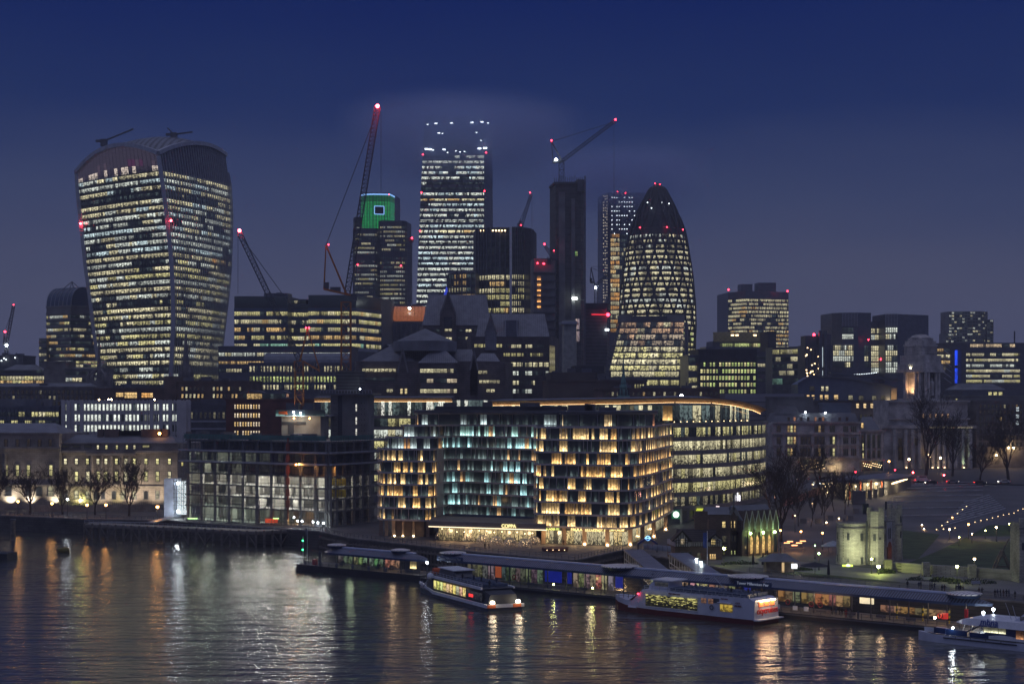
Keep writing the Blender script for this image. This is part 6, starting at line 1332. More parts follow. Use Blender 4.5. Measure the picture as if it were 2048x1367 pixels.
def disc(t,s,y,z,r):
 t.part('skylight_drum',MB().lathe((s,y,z-.95),[(r*.86,0),(r*.95,.4),(r*1.02,.7)],28),BLUEROOF);t.part('skylight_disc',MB().lathe((s,y,z-.3),[(r*1.04,0),(r*1.04,.2),(r*.6,.42),(.01,.5)],28),DISC)
def rail(t,s0,s1,y,z,step=2.0,h=1.1,m=None):
 mb=MB();n=max(1,int((s1-s0)/step))
 for i in range(n+1):x=lerp(s0,s1,i/n);mb.box((x,y,z+h/2),(.1,.1,h))
 for q in(h,h*.5):mb.bar((s0,y,z+q),(s1,y,z+q),.08)
 t.part('railing',mb,m or METAL)
def ring_buoy(t,p,m=None,r=.42):
 mb=MB();K=12
 for i in range(K):a,b=2*math.pi*i/K,2*math.pi*(i+1)/K;mb.tube(Vector(p)+Vector((r*math.cos(a),0,r*math.sin(a))),Vector(p)+Vector((r*math.cos(b),0,r*math.sin(b))),.12,n=6)
 t.part('life_ring',mb,m or RED_P)
HULL=mat('pontoon_hull',(.03,.03,.035),.7);DECK=mat('pontoon_deck',(.16,.15,.14),.8,scale=.6)
t=Local('short_pontoon','short dark pontoon with a blue roofed waiting shelter at the left end of the pier','pontoon',(S0.x,S0.y,0),PRZ)
t.part('hull',MB().prism([(0,.8),(2,0),(su(840),0),(su(840),9),(1,9),(0,8)],-1,1.75,0,1),[HULL,DECK])
a,b=su(634,1.5),su(838,1.5);pier_roof(t,a,b,1.2,8.2,5.2,6.3,5);disc(t,su(673,4.5),4.6,7.3,2.4);disc(t,su(800,4.5),4.6,7.3,2.4)
for k,u in enumerate((640,673,706,737,768,802)):t.part('post',MB().box((su(u,2),2,3.5),(.22 if k else 1.0,.22,3.5)),METAL_D)
for u0,u1,c in((676,706,(.12,.12,.09)),(707,735,(.16,.20,.10)),(738,767,(.12,.18,.10)),(770,800,(.32,.18,.10))):
 s0,s1=su(u0,6.5),su(u1,6.5);t.part('back_panel',MB().pane((s0,6.5),(s1,6.5),2.2,5.0,0,2.0,col=lambda i,c=c:tuple(x*R.uniform(.6,1.1)for x in c)),G_OFF)
rail(t,.5,su(838),.3,1.75,2.4)
for u in(684,727,756,782):t.part('bench',MB().box((su(u,4),4,2.3),(1.4,.6,.5)).box((su(u,4),4.3,2.8),(1.4,.15,.7)),METAL_D)
for u in(611,640,673,706,738,772):t.part('hanging_screen',MB().box((su(u,.2),.15,2.3),(.9,.12,.9)),METAL)
t.part('red_cabinet',MB().box((su(630,2),2,2.5),(1.2,.8,1.5)),RED_P);t.part('kiosk',MB().box((su(825,4),4,3.3),(3,2.5,3)),METAL_D);t.part('kiosk_window',MB().pane((su(820,2.6),2.6),(su(833,2.6),2.6),3.0,4.8,0,.8,col=(.9,.7,.3)),G_ROOM)
p=t.W((su(700,4),4,4.6));point(p,(.8,1,.6),90,.4);p=t.W((su(785,4),4,4.6));point(p,(1,.7,.4),130,.4)
for k,(u,v)in enumerate(((605,1081),(605,1099))):pass
mx=su(606,.8);t.part('signal_mast',MB().tube((mx,.8,1.7),(mx,.8,9.2),.09),METAL_L);t.part('green_lamp',MB().ball((mx,.7,8.0),.2),L_GRN);t.part('green_lamp',MB().ball((mx,.7,5.6),.2),L_GRN);t.part('flag_pole',MB().tube((mx+1,1.4,1.7),(mx+1,1.4,11.5),.08),METAL_L);t.part('flag',MB().box((mx+.6,1.4,10.3),(.6,.05,1.6)),METAL)
t=Local('long_pier','long floating passenger pier with a narrow blue grey louvred roof and round skylights','pier',(S0.x,S0.y,0),PRZ)
sL,sR=su(838)+.6,su(1985);t.part('hull',MB().prism([(sL,0),(sR,0),(sR,10),(sL,10)],-1,1.2,0,1),[HULL,DECK]);a,b=su(862,3),su(1972,3);pier_roof(t,a,b,2.6,9.4,5.7,6.9,7)
for u,r in((906,2.6),(1240,3.5),(1496,3.5),(1928,2.75)):disc(t,su(u,6),6.0,7.55,r*1.2)
mb=MB().bar((sL+2,-.06,.9),(sR,-.06,.9),.1,.25);t.part('rubbing_strip',mb,METAL)
rail(t,sL+8,su(1200),.4,1.2,2.3);rail(t,su(1560),sR,.4,1.2,2.3)
for i,u in enumerate(range(905,1960,38)):
 s=su(u,3.2);t.part('post',MB().box((s,3.2,3.5),(.2,.2,4.6)),METAL_D)
for u in(1793,1845,1898):s=su(u,1.8);mb=MB();[mb.box((s,1.8,2.1+i*.5),(.24,.24,.5),i%2)for i in range(6)];t.part('striped_post',mb,[YELL_P,BLACK])
G_PIER=glaze_mat('glazing_pier',.5,.75,.06,nscale=(1.6,2.4))
for u0,u1,z0,z1,c in((935,975,1.3,5.4,(.16,.17,.12)),(976,990,1.3,5.4,(.30,.30,.2)),(1003,1050,1.3,5.4,(.13,.14,.10)),(1051,1086,1.3,5.4,(.17,.19,.14)),(1146,1214,1.3,5.4,(.6,.42,.24)),(1216,1228,1.3,5.4,(.30,.42,.45)),(1300,1330,1.3,5.4,(.55,.4,.22)),(1332,1345,2.6,4.6,(.3,.1,.08)),(1350,1376,1.3,5.4,(.6,.45,.25)),(1380,1415,2.8,5,(.85,.75,.4)),(1418,1470,1.3,5.4,(.5,.4,.26)),(1555,1600,2.3,4.8,(.42,.25,.13)),(1602,1700,2.3,4.6,(.5,.32,.16)),(1760,1900,2.0,3.4,(.40,.24,.12))):
 s0,s1=su(u0,8.5),su(u1,8.5);t.part('back_wall_panel',MB().pane((s0,8.5),(s1,8.5),z0,z1,0,1.6,col=lambda i,c=c:tuple(x*R.uniform(.45,1.1)for x in c)),G_PIER)
for u0,u1,c in((991,1002,(.9,.22,.08)),):s0,s1=su(u0,8.3),su(u1,8.3);t.part('orange_door',MB().box(((s0+s1)/2,8.3,3.4),(s1-s0,.2,3)),mat('door_lit_orange',(.7,.15,.05),.5,emit=(1,.2,.06),es=.2,sampling='NONE'))
for u0,u1,z1 in((1090,1123,4.9),(1134,1143,4.9),(1231,1245,5),(1487,1501,4.6)):s0,s1=su(u0,8.2),su(u1,8.2);t.part('blue_panel',MB().box(((s0+s1)/2,8.2,(2+z1)/2),(s1-s0,.2,z1-2)),mat('panel_lit_blue',(.02,.04,.4),.5,emit=(.03,.06,1),es=.12,sampling='NONE'))
for u in(1200,1575,1622,1640,1880,1028):ring_buoy(t,(su(u,.9),.9,3.3),r=.5)
t.part('route_boards',MB().box((su(1733,7),7,4.2),(3.2,.15,1.3)),mat('boards_lit',(.8,.75,.6),.5,emit=(1,.9,.6),es=.7,sampling='NONE'))
for u in(1555,1590,1612):t.part('white_notice',MB().box((su(u,.3),.25,2.3),(1.1,.06,.9)),WHITE_P)
t.part('red_arrow_board',MB().lathe((su(1888,2),2,2.6),[(.01,0),(.75,.05),(.75,1.1),(.01,1.15)],16),mat('red_lit',(.6,.03,.03),.5,emit=(1,.05,.03),es=.35,sampling='NONE'));t.part('red_ladder',MB().box((su(1932,2),2,3.4),(.7,.2,3)),RED_P)
for i in range(15):u=1580+i*26;s=su(u,5);t.part('ceiling_lamp',MB().box((s,5,5.5),(.8,.2,.12)),L_DOT)
for u,c,pw in((950,(.8,1,.7),60),(1020,(.8,1,.7),60),(1110,(.3,.4,1),30),(1180,(1,.8,.5),170),(1225,(1,.85,.6),90),(1320,(1,.75,.45),130),(1400,(1,.85,.5),130),(1470,(1,.8,.5),110),(1575,(1,.6,.35),150),(1640,(1,.62,.36),170),(1700,(1,.68,.4),170),(1760,(1,.68,.4),150),(1820,(1,.66,.36),150),(1880,(1,.66,.36),150),(1940,(1,.7,.4),150)):
 point(t.W((su(u,4.5),4.5,4.7)),c,pw*.6,.3,'pier_light')
sign(t,'Tower Millennium Pier',(su(1503,2),2.35,6.2),.85,mat('sign_white',(.8,.85,.9),.5,emit=(.7,.8,1),es=.12,sampling='NONE'));t.part('name_board',MB().box((su(1503,2),2.5,6.15),(9.2,.15,1.2)),BLUEROOF);sign(t,'Tower Millennium Pier',(su(897,2),2.35,6.2),.8,METAL_L);t.part('name_board',MB().box((su(897,2),2.5,6.15),(8.6,.15,1.2)),BLUEROOF)
for u,z,r in((1966,4.6,.26),(1986,5.4,.26)):p=(su(u,1),1,z);t.part('white_flood_lamp',MB().ball(p,r),L_WHITE);t.part('lamp_post',MB().tube((p[0],1,1.7),(p[0],1,z-.2),.08),METAL);point(t.W((p[0],.4,z-.5)),(.9,1,1),120,.3)
p=(su(854,.8),.8,5.0);t.part('white_flood_lamp',MB().ball(p,.3),L_WHITE);t.part('lamp_post',MB().tube((p[0],.8,1.7),(p[0],.8,5),.08),METAL);t.part('yellow_deck_lamp',MB().ball((su(1185,.3),.3,2.6),.18),L_YG);t.part('yellow_deck_lamp',MB().ball((su(1107,.3),.3,2.6),.16),L_YG);t.part('amber_deck_lamp',MB().ball((su(1869,.3),.3,2.9),.25),L_WARM)
for u in(985,1060,1135,1165,1640,1700,1760,1820):t.part('bench',MB().box((su(u,1.4),1.4,1.65),(2.2,.5,.12)).box((su(u,1.4),1.65,2.05),(2.2,.1,.6)),METAL_D)
for(ua,va,ub,vb,lab)in((1266,1099,1325,1147,'covered gangway nearer the curved apartments, sloping down to the pier'),(1356,1106,1434,1156,'covered gangway in front of the timbered house, sloping down to the pier')):
 Ya,Yb=36.5*F/(va-HY),38.6*F/(vb-HY);a,b=Vector((*XY(ua,Ya),8.5)),Vector((*XY(ub,Yb),6.4));g=Thing('covered_gangway',lab,'gangway',(a.x,a.y,5));d=(b-a).normalized();sd=Vector((d.y,-d.x,0)).normalized()*2.1
 g.part('roof',MB().bar(a,b,4.8,.3),mat('gangway_roof',(.16,.18,.24),.45,.2));g.part('floor',MB().bar(a-Vector((0,0,3.3)),b-Vector((0,0,3.3)),4.2,.3),DECK)
 for s,nm in((-1,1),(1,0)):
  mb=MB();K=14
  for i in range(K+1):p=a.lerp(b,i/K)-sd*-s;mb.bar(p-Vector((0,0,3.2)),p,.12)
  for z in(3.2,2.1,.25):mb.bar(a+sd*s-Vector((0,0,z)),b+sd*s-Vector((0,0,z)),.14)
  g.part('side_frame',mb,METAL_L if s>0 else METAL)
 for i in range(7):p=a.lerp(b,(i+.5)/7)-Vector((0,0,.4));g.part('strip_lamp',MB().bar(p-d*.8,p+d*.8,.14,.1),L_WARM if i%2 else L_DOT)
 for f in(.2,.5,.8):point(a.lerp(b,f)-Vector((0,0,.8)),(1,.85,.6),70,.3)
g=Thing('barrel_canopy','low barrel vaulted canopy linking the heads of the two gangways','canopy',GP(1315,1120));p0=GP(1287,1118);p1=GP(1342,1124);K=8
mb=MB();vs=[(p.x,p.y+2-2.2*math.cos(q),p.z+2.6+1.3*math.sin(q))for p in(p0,p1)for q in[math.pi*i/K for i in range(K+1)]];mb.mesh(vs,[(i,K+1+i,K+2+i,i+1)for i in range(K)]+[tuple(range(K+1)),tuple(range(K+1,2*K+2))[::-1]]);g.part('vault',mb,stripes_mat('canopy_ribs',(.15,.17,.2),(.08,.09,.1),1.1,.85,'X'))
for p in(p0,p1):g.part('post',MB().box((p.x,p.y,p.z+1.3),(.3,.3,2.7)),METAL)
g=Thing('blue_canopy_entrance','small dark blue curved entrance canopy carrying a glowing blue roundel','canopy',GP(1294,1103));a,b=GP(1276,1103),GP(1314,1103);z=a.z+2.2;K=8;mb=MB()
for i in range(K):q0,q1=i/K,(i+1)/K;mb.bar(a.lerp(b,q0)+Vector((0,0,2.2+1.2*math.sin(math.pi*q0))),a.lerp(b,q1)+Vector((0,0,2.2+1.2*math.sin(math.pi*q1))),2.2,.5)
g.part('canopy',mb,BLUE_P)
for p in(a,b):g.part('post',MB().box((p.x,p.y,p.z+1.1),(.5,.5,2.3)),METAL_D)
c=a.lerp(b,.5)+Vector((0,-1.0,3.7));mb=MB();K=16
for i in range(K):q0,q1=2*math.pi*i/K,2*math.pi*(i+1)/K;mb.bar(c+Vector((.55*math.cos(q0),0,.55*math.sin(q0))),c+Vector((.55*math.cos(q1),0,.55*math.sin(q1))),.2)
mb.box(c,(1.6,.2,.22));g.part('roundel',mb,mat('roundel_blue_white',(.2,.5,.9),.5,emit=(.3,.65,1),es=2.2,sampling='NONE'))
#  boats
SEATM=mat('seat_blue_grey',(.09,.12,.18),.6)
def loft(sections,m=0):
 mb=MB();n=len(sections[0]);vs=[p for s in sections for p in s];mb.mesh(vs,[(j*n+i,(j+1)*n+i,(j+1)*n+(i+1)%n,j*n+(i+1)%n)for j in range(len(sections)-1)for i in range(n)]+[tuple(range(n)),tuple(range((len(sections)-1)*n,len(sections)*n))[::-1]],m);return mb
t=Local('glass_sided_boat','dark glass sided sightseeing boat with yellow windows and two orange lights on its blunt end','boat',(-5.5,361.7,0),math.atan2(.909,-.416))
t.part('hull',loft([[(x,-w0,-1),(x,-w1,-1),(x,-w1,zt),(x,-w0,zt)]for x,w0,w1,zt in((0,.5,8.5,1.1),(3,0,9,1.0),(30,0,9,1.0),(40,.8,8.2,1.2),(46,3,6,1.6))]),METAL_D)
t.part('gunwale',MB().bar((0,-.2,1.15),(30,.12,1.15),.5,.7).bar((30,.12,1.2),(46,-3,1.7),.4,.6).bar((-.1,-.3,1.15),(-.1,-8.8,1.15),.5,.7),WHITE_P)
t.part('cabin',loft([[(x,-w0,1.1),(x,-9+w0,1.1),(x,-9+w0+.7,zt),(x,-w0-.7,zt)]for x,w0,zt in((1.2,.8,3.4),(5,.5,4.3),(33,.5,4.3),(38,1.2,3.0))]),BLACK)
t.part('cabin_glazing',MB().pane((31,-.42),(12,-.42),1.9,3.8,0,1.9,col=lambda i:tuple(x*R.uniform(.5,1)for x in(.8,.75,.30))),glaze_mat('glazing_boat',1,.6,.16,nscale=(1.3,2.6)));t.part('cabin_glazing',MB().pane((11.8,-.42),(3,-.42),1.9,3.6,0,2,col=(.02,.02,.02)),G_BIG)
t.part('red_neon_mark',MB().box((9,-.3,2.6),(2.0,.1,.6)),mat('red_neon',(.5,0,0),.5,emit=(1,.04,.04),es=1.6,sampling='NONE'))
t.part('upper_deck_edge',MB().bar((4,-.7,4.5),(34,-.7,4.5),.5,.55).bar((4,-8.4,4.5),(34,-8.4,4.5),.4,.4),WHITE_P);t.part('upper_deck',MB().box((19,-4.5,4.4),(30,7.4,.15)),METAL_D)
t.part('wheelhouse',loft([[(x,-2,4.4),(x,-7,4.4),(x,-6.6,zt),(x,-2.4,zt)]for x,zt in((22,5.2),(23.5,6.4),(31,6.5),(32,6.2))]),METAL_D);t.part('wheelhouse_roof',MB().box((27.3,-4.5,6.6),(9.5,5.2,.2)),WHITE_P)
for k in range(9):t.part('seat_row',MB().box((6+k*1.8,-2.6,4.9),(.7,2.8,.6)).box((6+k*1.8,-6.2,4.9),(.7,2.8,.6)),SEATM)
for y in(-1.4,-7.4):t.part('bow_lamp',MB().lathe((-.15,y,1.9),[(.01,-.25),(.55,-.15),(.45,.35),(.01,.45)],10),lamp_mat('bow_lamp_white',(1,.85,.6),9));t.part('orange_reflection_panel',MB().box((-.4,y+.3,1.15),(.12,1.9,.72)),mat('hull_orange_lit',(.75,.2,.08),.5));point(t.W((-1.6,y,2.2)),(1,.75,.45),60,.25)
t.part('stern_frame',MB().bar((40,-1.5,1.4),(35,-1.2,4.2),.2).bar((40,-7.5,1.4),(35,-7.8,4.2),.2).bar((44,-3,1.8),(40,-1.2,2.6),.15),METAL_L);t.part('orange_life_raft',MB().tube((35.5,-2.2,5.4),(35.5,-4.6,5.4),.75,n=10),ORANGE_P);t.part('round_fender',MB().ball((33.4,-.6,4.5),.8),WHITE_P)
rail(t,4,34,-.8,4.7,2.0,.9,METAL_L)
BW=mat('boat_white',(.55,.58,.68),.35,var=.1)
t=Local('white_red_cruise_boat','white cruise boat with a dark red hull, open deck and red stern lettering','boat',(20.0,366.0,0),math.atan2(-.68,.735));L_=38.5
def hs(x):return interp([(0,3.6),(2,2.0),(5,.8),(9,.1),(40,.1)],x)
sec=lambda x,z0,z1,e=0:[(x,hs(x)+e,z0),(x,9-hs(x)-e,z0),(x,9-hs(x)-e,z1),(x,hs(x)+e,z1)]
t.part('hull',loft([sec(x,-1,interp([(0,2.0),(6,1.3),(12,1.05),(40,1.0)],x))for x in(0,2,5,9,14,L_)]),mat('hull_dark_red',(.11,.012,.012),.5,var=.15))
t.part('bow_plating',loft([sec(x,interp([(0,2.0),(6,1.3),(12,1.05)],x),interp([(0,3.0),(5,2.5),(8.2,2.4)],x),.05)for x in(0,2,5,9)]),BW)
t.part('superstructure',loft([[(x,.15,1.05),(x,8.85,1.05),(x,8.6,zt),(x,.4,zt)]for x,zt in((6.2,1.6),(9.5,4.7),(10,5.1),(L_-1.2,5.2),(L_,4.6))]),BW)
t.part('foredeck_windscreen',MB().mesh([(6.0,.6,2.4),(6.0,8.4,2.4),(9.3,8.2,4.6),(9.3,.8,4.6)],[(0,1,2,3)]),BLACK)
t.part('saloon_glazing',MB().pane((11.0,.12),(24.5,.12),1.75,4.2,0,2.7,col=lambda i:(.55,.5,.16)),glaze_mat('glazing_saloon',1.0,.985,.03,nscale=(2.0,7),thr=.66));t.part('window_frame',MB().bar((10.9,.06,4.28),(24.6,.06,4.28),.12,.12).bar((10.9,.06,1.68),(24.6,.06,1.68),.12,.12),WHITE_P)
t.part('white_stripe',MB().bar((10,.33,4.75),(26,.33,4.75),.12,.55),WHITE_P)
for x in(25.4,27.2):t.part('red_curtain_window',MB().pane((x,.2),(x+1.3,.2),3.5,4.5,0,.7,col=(.14,.07,.04)),G_WIN)
t.part('lit_hatch',MB().pane((30.2,.14),(33.3,.14),2.2,3.6,0,1.0,col=(.8,.55,.08)),G_PIER);t.part('tilted_awning',MB().box((31.5,-.1,4.0),(3.2,.8,.12),0,0),WHITE_P);t.part('porthole_panel',MB().box((29,.3,4.2),(1.8,.1,.9)),METAL_D);ring_buoy(t,(28.2,0,2.8),METAL_D,.42)
L_RL=mat('letters_dark_red',(.16,.01,.015),.5,var=0)
sign(t,'citycruises.com',(18.5,.22,4.77),.5,L_RL);sign(t,'CITY',(34.6,.1,4.1),.5,L_RL);sign(t,'CRUISES',(34.6,.1,3.55),.5,L_RL);sign(t,'citycruises',(31.2,.22,4.75),.42,L_RL)
sign(t,'citycruises',(L_+.25,4.6,2.7),1.75,mat('letters_red_lit',(.5,.02,.02),.5,var=0),math.radians(90),bold=.03)
t.part('transom',MB().mesh([(L_+.05,.15,1.05),(L_+.05,8.85,1.05),(L_+.05,8.6,4.9),(L_+.05,.4,4.9)],[(0,1,2,3)]).box((L_+.6,4.5,1.0),(1.2,9,.2)),BW)
for y in(2.4,4.4,6.4):t.part('orange_lit_panel',MB().box((L_+.2,y,4.1),(.12,1.5,1.0)),mat('orange_panel_lit',(.8,.18,.06),.5,emit=(1,.2,.06),es=.5,sampling='NONE'));t.part('stern_lamp',MB().box((L_+.45,y,4.75),(.3,1.0,.16)),L_WARM);point(t.W((L_+1.0,y,4.7)),(1,.72,.42),120,.2)
t.wh=t.part('wheelhouse',loft([[(x,2,5.1),(x,7,5.1),(x,6.7,zt),(x,2.3,zt)]for x,zt in((10.4,5.9),(11.6,7.0),(15.6,7.0))]),BW);t.part('wheelhouse_roof',MB().box((13.9,4.5,7.15),(5.6,5.6,.22)),WHITE_P)
t.part('wheelhouse_glazing',parent=t.wh,mats=G_WIN,mb=MB().pane((11.9,2.12),(15.5,2.12),5.75,6.7,0,1.1,col=(.03,.03,.03)));mb=MB();
for k in range(15):
 if k%1==0:t.part('seat_row',MB().box((17.2+k*1.35,2.6,5.6),(.6,3.2,.7)).box((17.2+k*1.35,6.4,5.6),(.6,3.2,.7)),SEATM)
rail(t,10.4,L_-1.4,.5,5.1,2.0,.9,METAL_L);rail(t,.8,6,2.2,2.7,1.3,.8,METAL);t.part('red_port_lamp',MB().ball((9.0,.1,4.1),.16),L_RED);t.part('mast',MB().bar((30,4,5.2),(26,4,8.4),.1),METAL_L)
for x in(12,16,20,23):point(t.W((x,-1.6,3.2)),(1,.95,.5),5,.3)
t=Local('white_catamaran','white river catamaran with blue side panels and blue lettering along its roof','boat',(76.0,319.0,0),math.atan2(-.68,.735));L_=36
for y0 in(0,6.6):t.part('hull',loft([[(x,y0+w,-1),(x,y0+2.6-w,-1),(x,y0+2.6-w,zt),(x,y0+w,zt)]for x,w,zt in((-.3,1.1,1.75),(1.5,.5,1.6),(4,0,1.45),(L_,0,1.3))]),BW)
t.part('deck',MB().prism([(1.5,1),(3,.2),(L_,.2),(L_,9),(3,9),(1.5,8)],1.3,1.6),METAL);t.part('side_rubbing_strip',MB().bar((5.5,-.1,1.05),(20,-.1,1.05),.2,.2),BLACK);t.part('side_rail',MB().bar((6,-.15,1.55),(20,-.15,1.55),.08,.06).bar((8,-.12,1.0),(8,-.12,1.55),.07).bar((11,-.12,1.0),(11,-.12,1.55),.07).bar((14,-.12,1.0),(14,-.12,1.55),.07).bar((17,-.12,1.0),(17,-.12,1.55),.07),BLACK)
DB=mat('boat_blue',(.012,.035,.13),.4);t.part('blue_bulwark',MB().box((4.2,1.0,2.15),(2.4,.2,1.0)).box((7.8,.6,2.1),(4.2,.2,1.0)).box((12.4,.5,2.0),(3.8,.2,.9)),DB);t.part('white_bulwark',MB().box((2.0,1.2,2.1),(2.2,.2,.9)),WHITE_P)
t.part('cabin',loft([[(x,.5,1.6),(x,8.7,1.6),(x,8.4,zt),(x,.8,zt)]for x,zt in((12.4,1.9),(15,3.7),(L_,3.7))]),DB)
t.part('curved_white_flash',MB().mesh([(12+i*.9,.42,1.62)for i in range(13)]+[(12+i*.9,.42,1.62+.85*math.sin(math.pi*i/12))for i in range(13)],[(i,i+1,14+i,13+i)for i in range(12)]),WHITE_P)
t.part('cabin_glazing',MB().pane((13.2,.62),(17.6,.62),2.75,3.7,0,1.5,col=(.62,.6,.38)),G_ROOM);t.part('cabin_glazing',MB().pane((19.6,.42),(L_,.42),2.1,3.6,0,1.5,col=lambda i:tuple(x*R.uniform(.15,.6)for x in(.7,.6,.35))),G_ROOM)
t.part('roof',loft([[(x,w,z),(x,9.2-w,z),(x,8.8-w,z+h),(x,.4+w,z+h)]for x,w,z,h in((7.2,1.6,3.95,.12),(9,.3,3.85,.9),(11,0,3.8,1.25),(L_,0,3.7,1.3))]),WHITE_P)
DBL=mat('letters_blue',(.01,.05,.3),.5,var=0);s1=sign(t,'mbna',(14.6,.12,4.62),1.6,DBL,0,74);s2=sign(t,'thames clippers',(14.5,-.06,4.0),.6,DBL,0,80)
t.wh=t.part('wheelhouse',loft([[(x,2,5),(x,7.4,5),(x,7,zt),(x,2.4,zt)]for x,zt in((18.4,5.1),(20.2,6.4),(27,6.5))]),BW);t.part('wheelhouse_glazing',MB().pane((19.6,2.1),(23.2,2.1),5.2,6.0,0,1.1,col=(.02,.02,.03)),G_WIN,parent=t.wh)
for x in(8.6,10.2,12,13.4):t.part('stair_frame',MB().bar((x,.9,1.7),(x+.8,.9,3.9),.1),WHITE_P)
t.part('stair',MB().bar((8.2,1.5,1.7),(12.2,1.5,3.8),1.2,.2),METAL);t.part('deck_lamp',MB().ball((6.9,.9,2.9),.2),L_WHITE);point(t.W((7,.2,3.0)),(.95,1,1),60,.2);point(t.W((11,1.5,3.5)),(1,.95,.8),90,.2)
t.part('aerials',MB().bar((17,4,5),(15.8,4,8),.08).bar((18,4,5),(17.2,4,7.6),.08),METAL_L)
t=Thing('mooring_buoy','small yellowish mooring buoy with a rope floating in the river','buoy',(*XY(127,503),0));p=Vector((*XY(127,503),0));t.part('float',MB().tube(p+Vector((-1.8,0,.5)),p+Vector((1.6,.6,.7)),.85,n=12),mat('buoy_ochre',(.20,.17,.03),.7));t.part('rope',MB().tube(p+Vector((-1.6,0,.9)),p+Vector((-6,.5,.2)),.12),BLACK)
t=Thing('barge','dark flat barge end entering the picture at the left edge of the river','barge',(*XY(-40,480),0));t.part('hull',MB().prism(outline([XY(-160,483),XY(14,478)],7),-1,1.9),HULL);t.part('deck_edge',MB().bar((*XY(-160,482.9),2),(*XY(14,477.9),2),.5,.35),METAL)
for u,h in((26,9.5),):t=Thing('mooring_pile','single dark mooring pile standing in the river near the left edge','pile',(*XY(u,546),0));t.part('pile',MB().tube((*XY(u,546),-1),(*XY(u,546),h-3),.8,n=10),TIMBER);t.part('cap',MB().tube((*XY(u,546),h-3),(*XY(u,546),h-2.6),1.0,n=10),METAL_D)
#  timber jetty
t=Thing('timber_jetty','long weathered timber jetty on braced piles in front of the unfinished building','jetty',(*XY(169,552),0));A,B,C=Vector(XY(169,552)),Vector(XY(512,520)),Vector(XY(642,533));zd=4.9
back=lambda p,o:Vector((p.x+o*.1,p.y+o));t.part('deck',MB().prism([tuple(A),tuple(B),tuple(C),tuple(back(C,6)),tuple(back(B,9)),tuple(back(A,7))],zd-.5,zd),mat('jetty_deck',(.22,.21,.19),.9,scale=.8))
for a,b,n in((A,B,21),(B,C,8)):
 for i in range(n+1):
  p=a.lerp(b,i/n)
  if i==0 and a is B:continue
  t.part('pile',MB().box((p.x,p.y,2),(.62,.62,6.2)),TIMBER)
  if i<n and i%3!=1:q=a.lerp(b,(i+1)/n);t.part('cross_brace',MB().bar((p.x,p.y-.1,.4),(q.x,q.y-.1,4.2),.28)if i%2 else MB().bar((p.x,p.y-.1,4.2),(q.x,q.y-.1,.4),.28),TIMBER)
 t.part('edge_beam',MB().bar((*a,zd-.7),(*b,zd-.7),.5,.6),TIMBER);mb=MB()
 m_=int((b-a).length/1.9)
 for i in range(m_+1):p=a.lerp(b,i/m_);mb.box((p.x,p.y+.2,zd+.65),(.1,.1,1.3))
 for z in(1.25,.65):mb.bar((a.x,a.y+.2,zd+z),(b.x,b.y+.2,zd+z),.1)
 t.part('railing',mb,METAL_L)
for u in(178,198,212):t.part('deep_pile',MB().box((*XY(u,556),2),(.8,.8,6)),TIMBER)
t.part('ramp',MB().bar((*XY(300,553),5.2),(*XY(345,566),6.2),3,.3),METAL_L);t.part('ramp',MB().bar((*XY(180,556),5.2),(*XY(300,553),5.3),.3,.3),METAL_L)
#  cranes
def lattice(mb,a,b,w,n,r=.16,tri=False):
 a,b=Vector(a),Vector(b);d=(b-a).normalized();up=Vector((0,0,1))if abs(d.z)<.9 else Vector((0,1,0));x=d.cross(up).normalized();y=x.cross(d)
 cs=[x*w/2+y*w/2,-x*w/2+y*w/2,-x*w/2-y*w/2,x*w/2-y*w/2]
 for c in cs:mb.bar(a+c,b+c,r*1.6)
 for i in range(n):
  p,q=a.lerp(b,i/n),a.lerp(b,(i+1)/n)
  for k in range(4):mb.bar(p+cs[k],q+cs[(k+1)%4],r);mb.bar(q+cs[k],q+cs[(k+1)%4],r)
def luffing(label,Y,mast,piv,tip,af,cw,w,col,lights_=(),hook=None,n=26,r=.16,cab=None,mw=None):
 base=P3(*mast[1],Y);t=Thing('tower_crane',label,'crane',base);T=lambda q,dy=0:P3(q[0],q[1],Y+dy);mb=MB();h=(T(mast[0])-T(mast[1])).length;lattice(mb,T(mast[1]),T(mast[0]),mw or w,max(2,int(h/(mw or w)/1.1)),r);t.part('mast',mb,col)
 mb=MB();lattice(mb,T(piv),T(tip),w*.8,n,r*.8);t.part('jib',mb,METAL_D if col is CRANE_Y and n>20 else col);mb=MB();p=T(piv)
 for s in(-1,1):mb.bar(p+Vector((0,s*w*.4,0)),T(af),r*3);mb.bar(T(cw)+Vector((0,s*w*.4,0)),T(af),r*2)
 t.part('a_frame',mb,col);t.part('counter_deck',MB().bar(T(cw),p+Vector((w*.6,0,0)),w*1.1,w*.25),col);t.part('counterweight',MB().box(T(cw)+Vector((w*.35,0,w*.45)),(w*.7,w,w*1.1)),METAL_D if w<2.5 else CRANE_Y);t.part('tie_rope',MB().tube(T(af),T(tip).lerp(p,.03),r*.8,n=5),METAL_D)
 if cab:t.part('cab',MB().box(T(cab),(w*.8,w*.8,w)),METAL_D)
 t.part('winch',MB().box(T(cw).lerp(p,.5)+Vector((0,0,w*.4)),(w*1.5,w*.9,w*.7)),METAL)
 if hook:t.part('hoist_rope',MB().tube(T(hook[0]),T(hook[1]),r*.45,n=4),METAL_D)
 for u,v,rr_,m in lights_:t.part('warning_lamp',MB().ball(P3(u,v,Y-w*.6),rr_),m)
 return t
luffing('tallest luffing tower crane, orange mast and dark jib with a bright red lamp',585,((692,604),(692,787)),(694,590),(755,214),(652,490),(648,578),2.3,CRANE_Y,((755,212,.62,L_REDS),(657,489,.28,L_RED)),((762,224),(762,384)),44,.17,(708,594),3.2)
point(P3(755,212,575),(1,.05,.1),2500,.6,'red_crane_lamp')
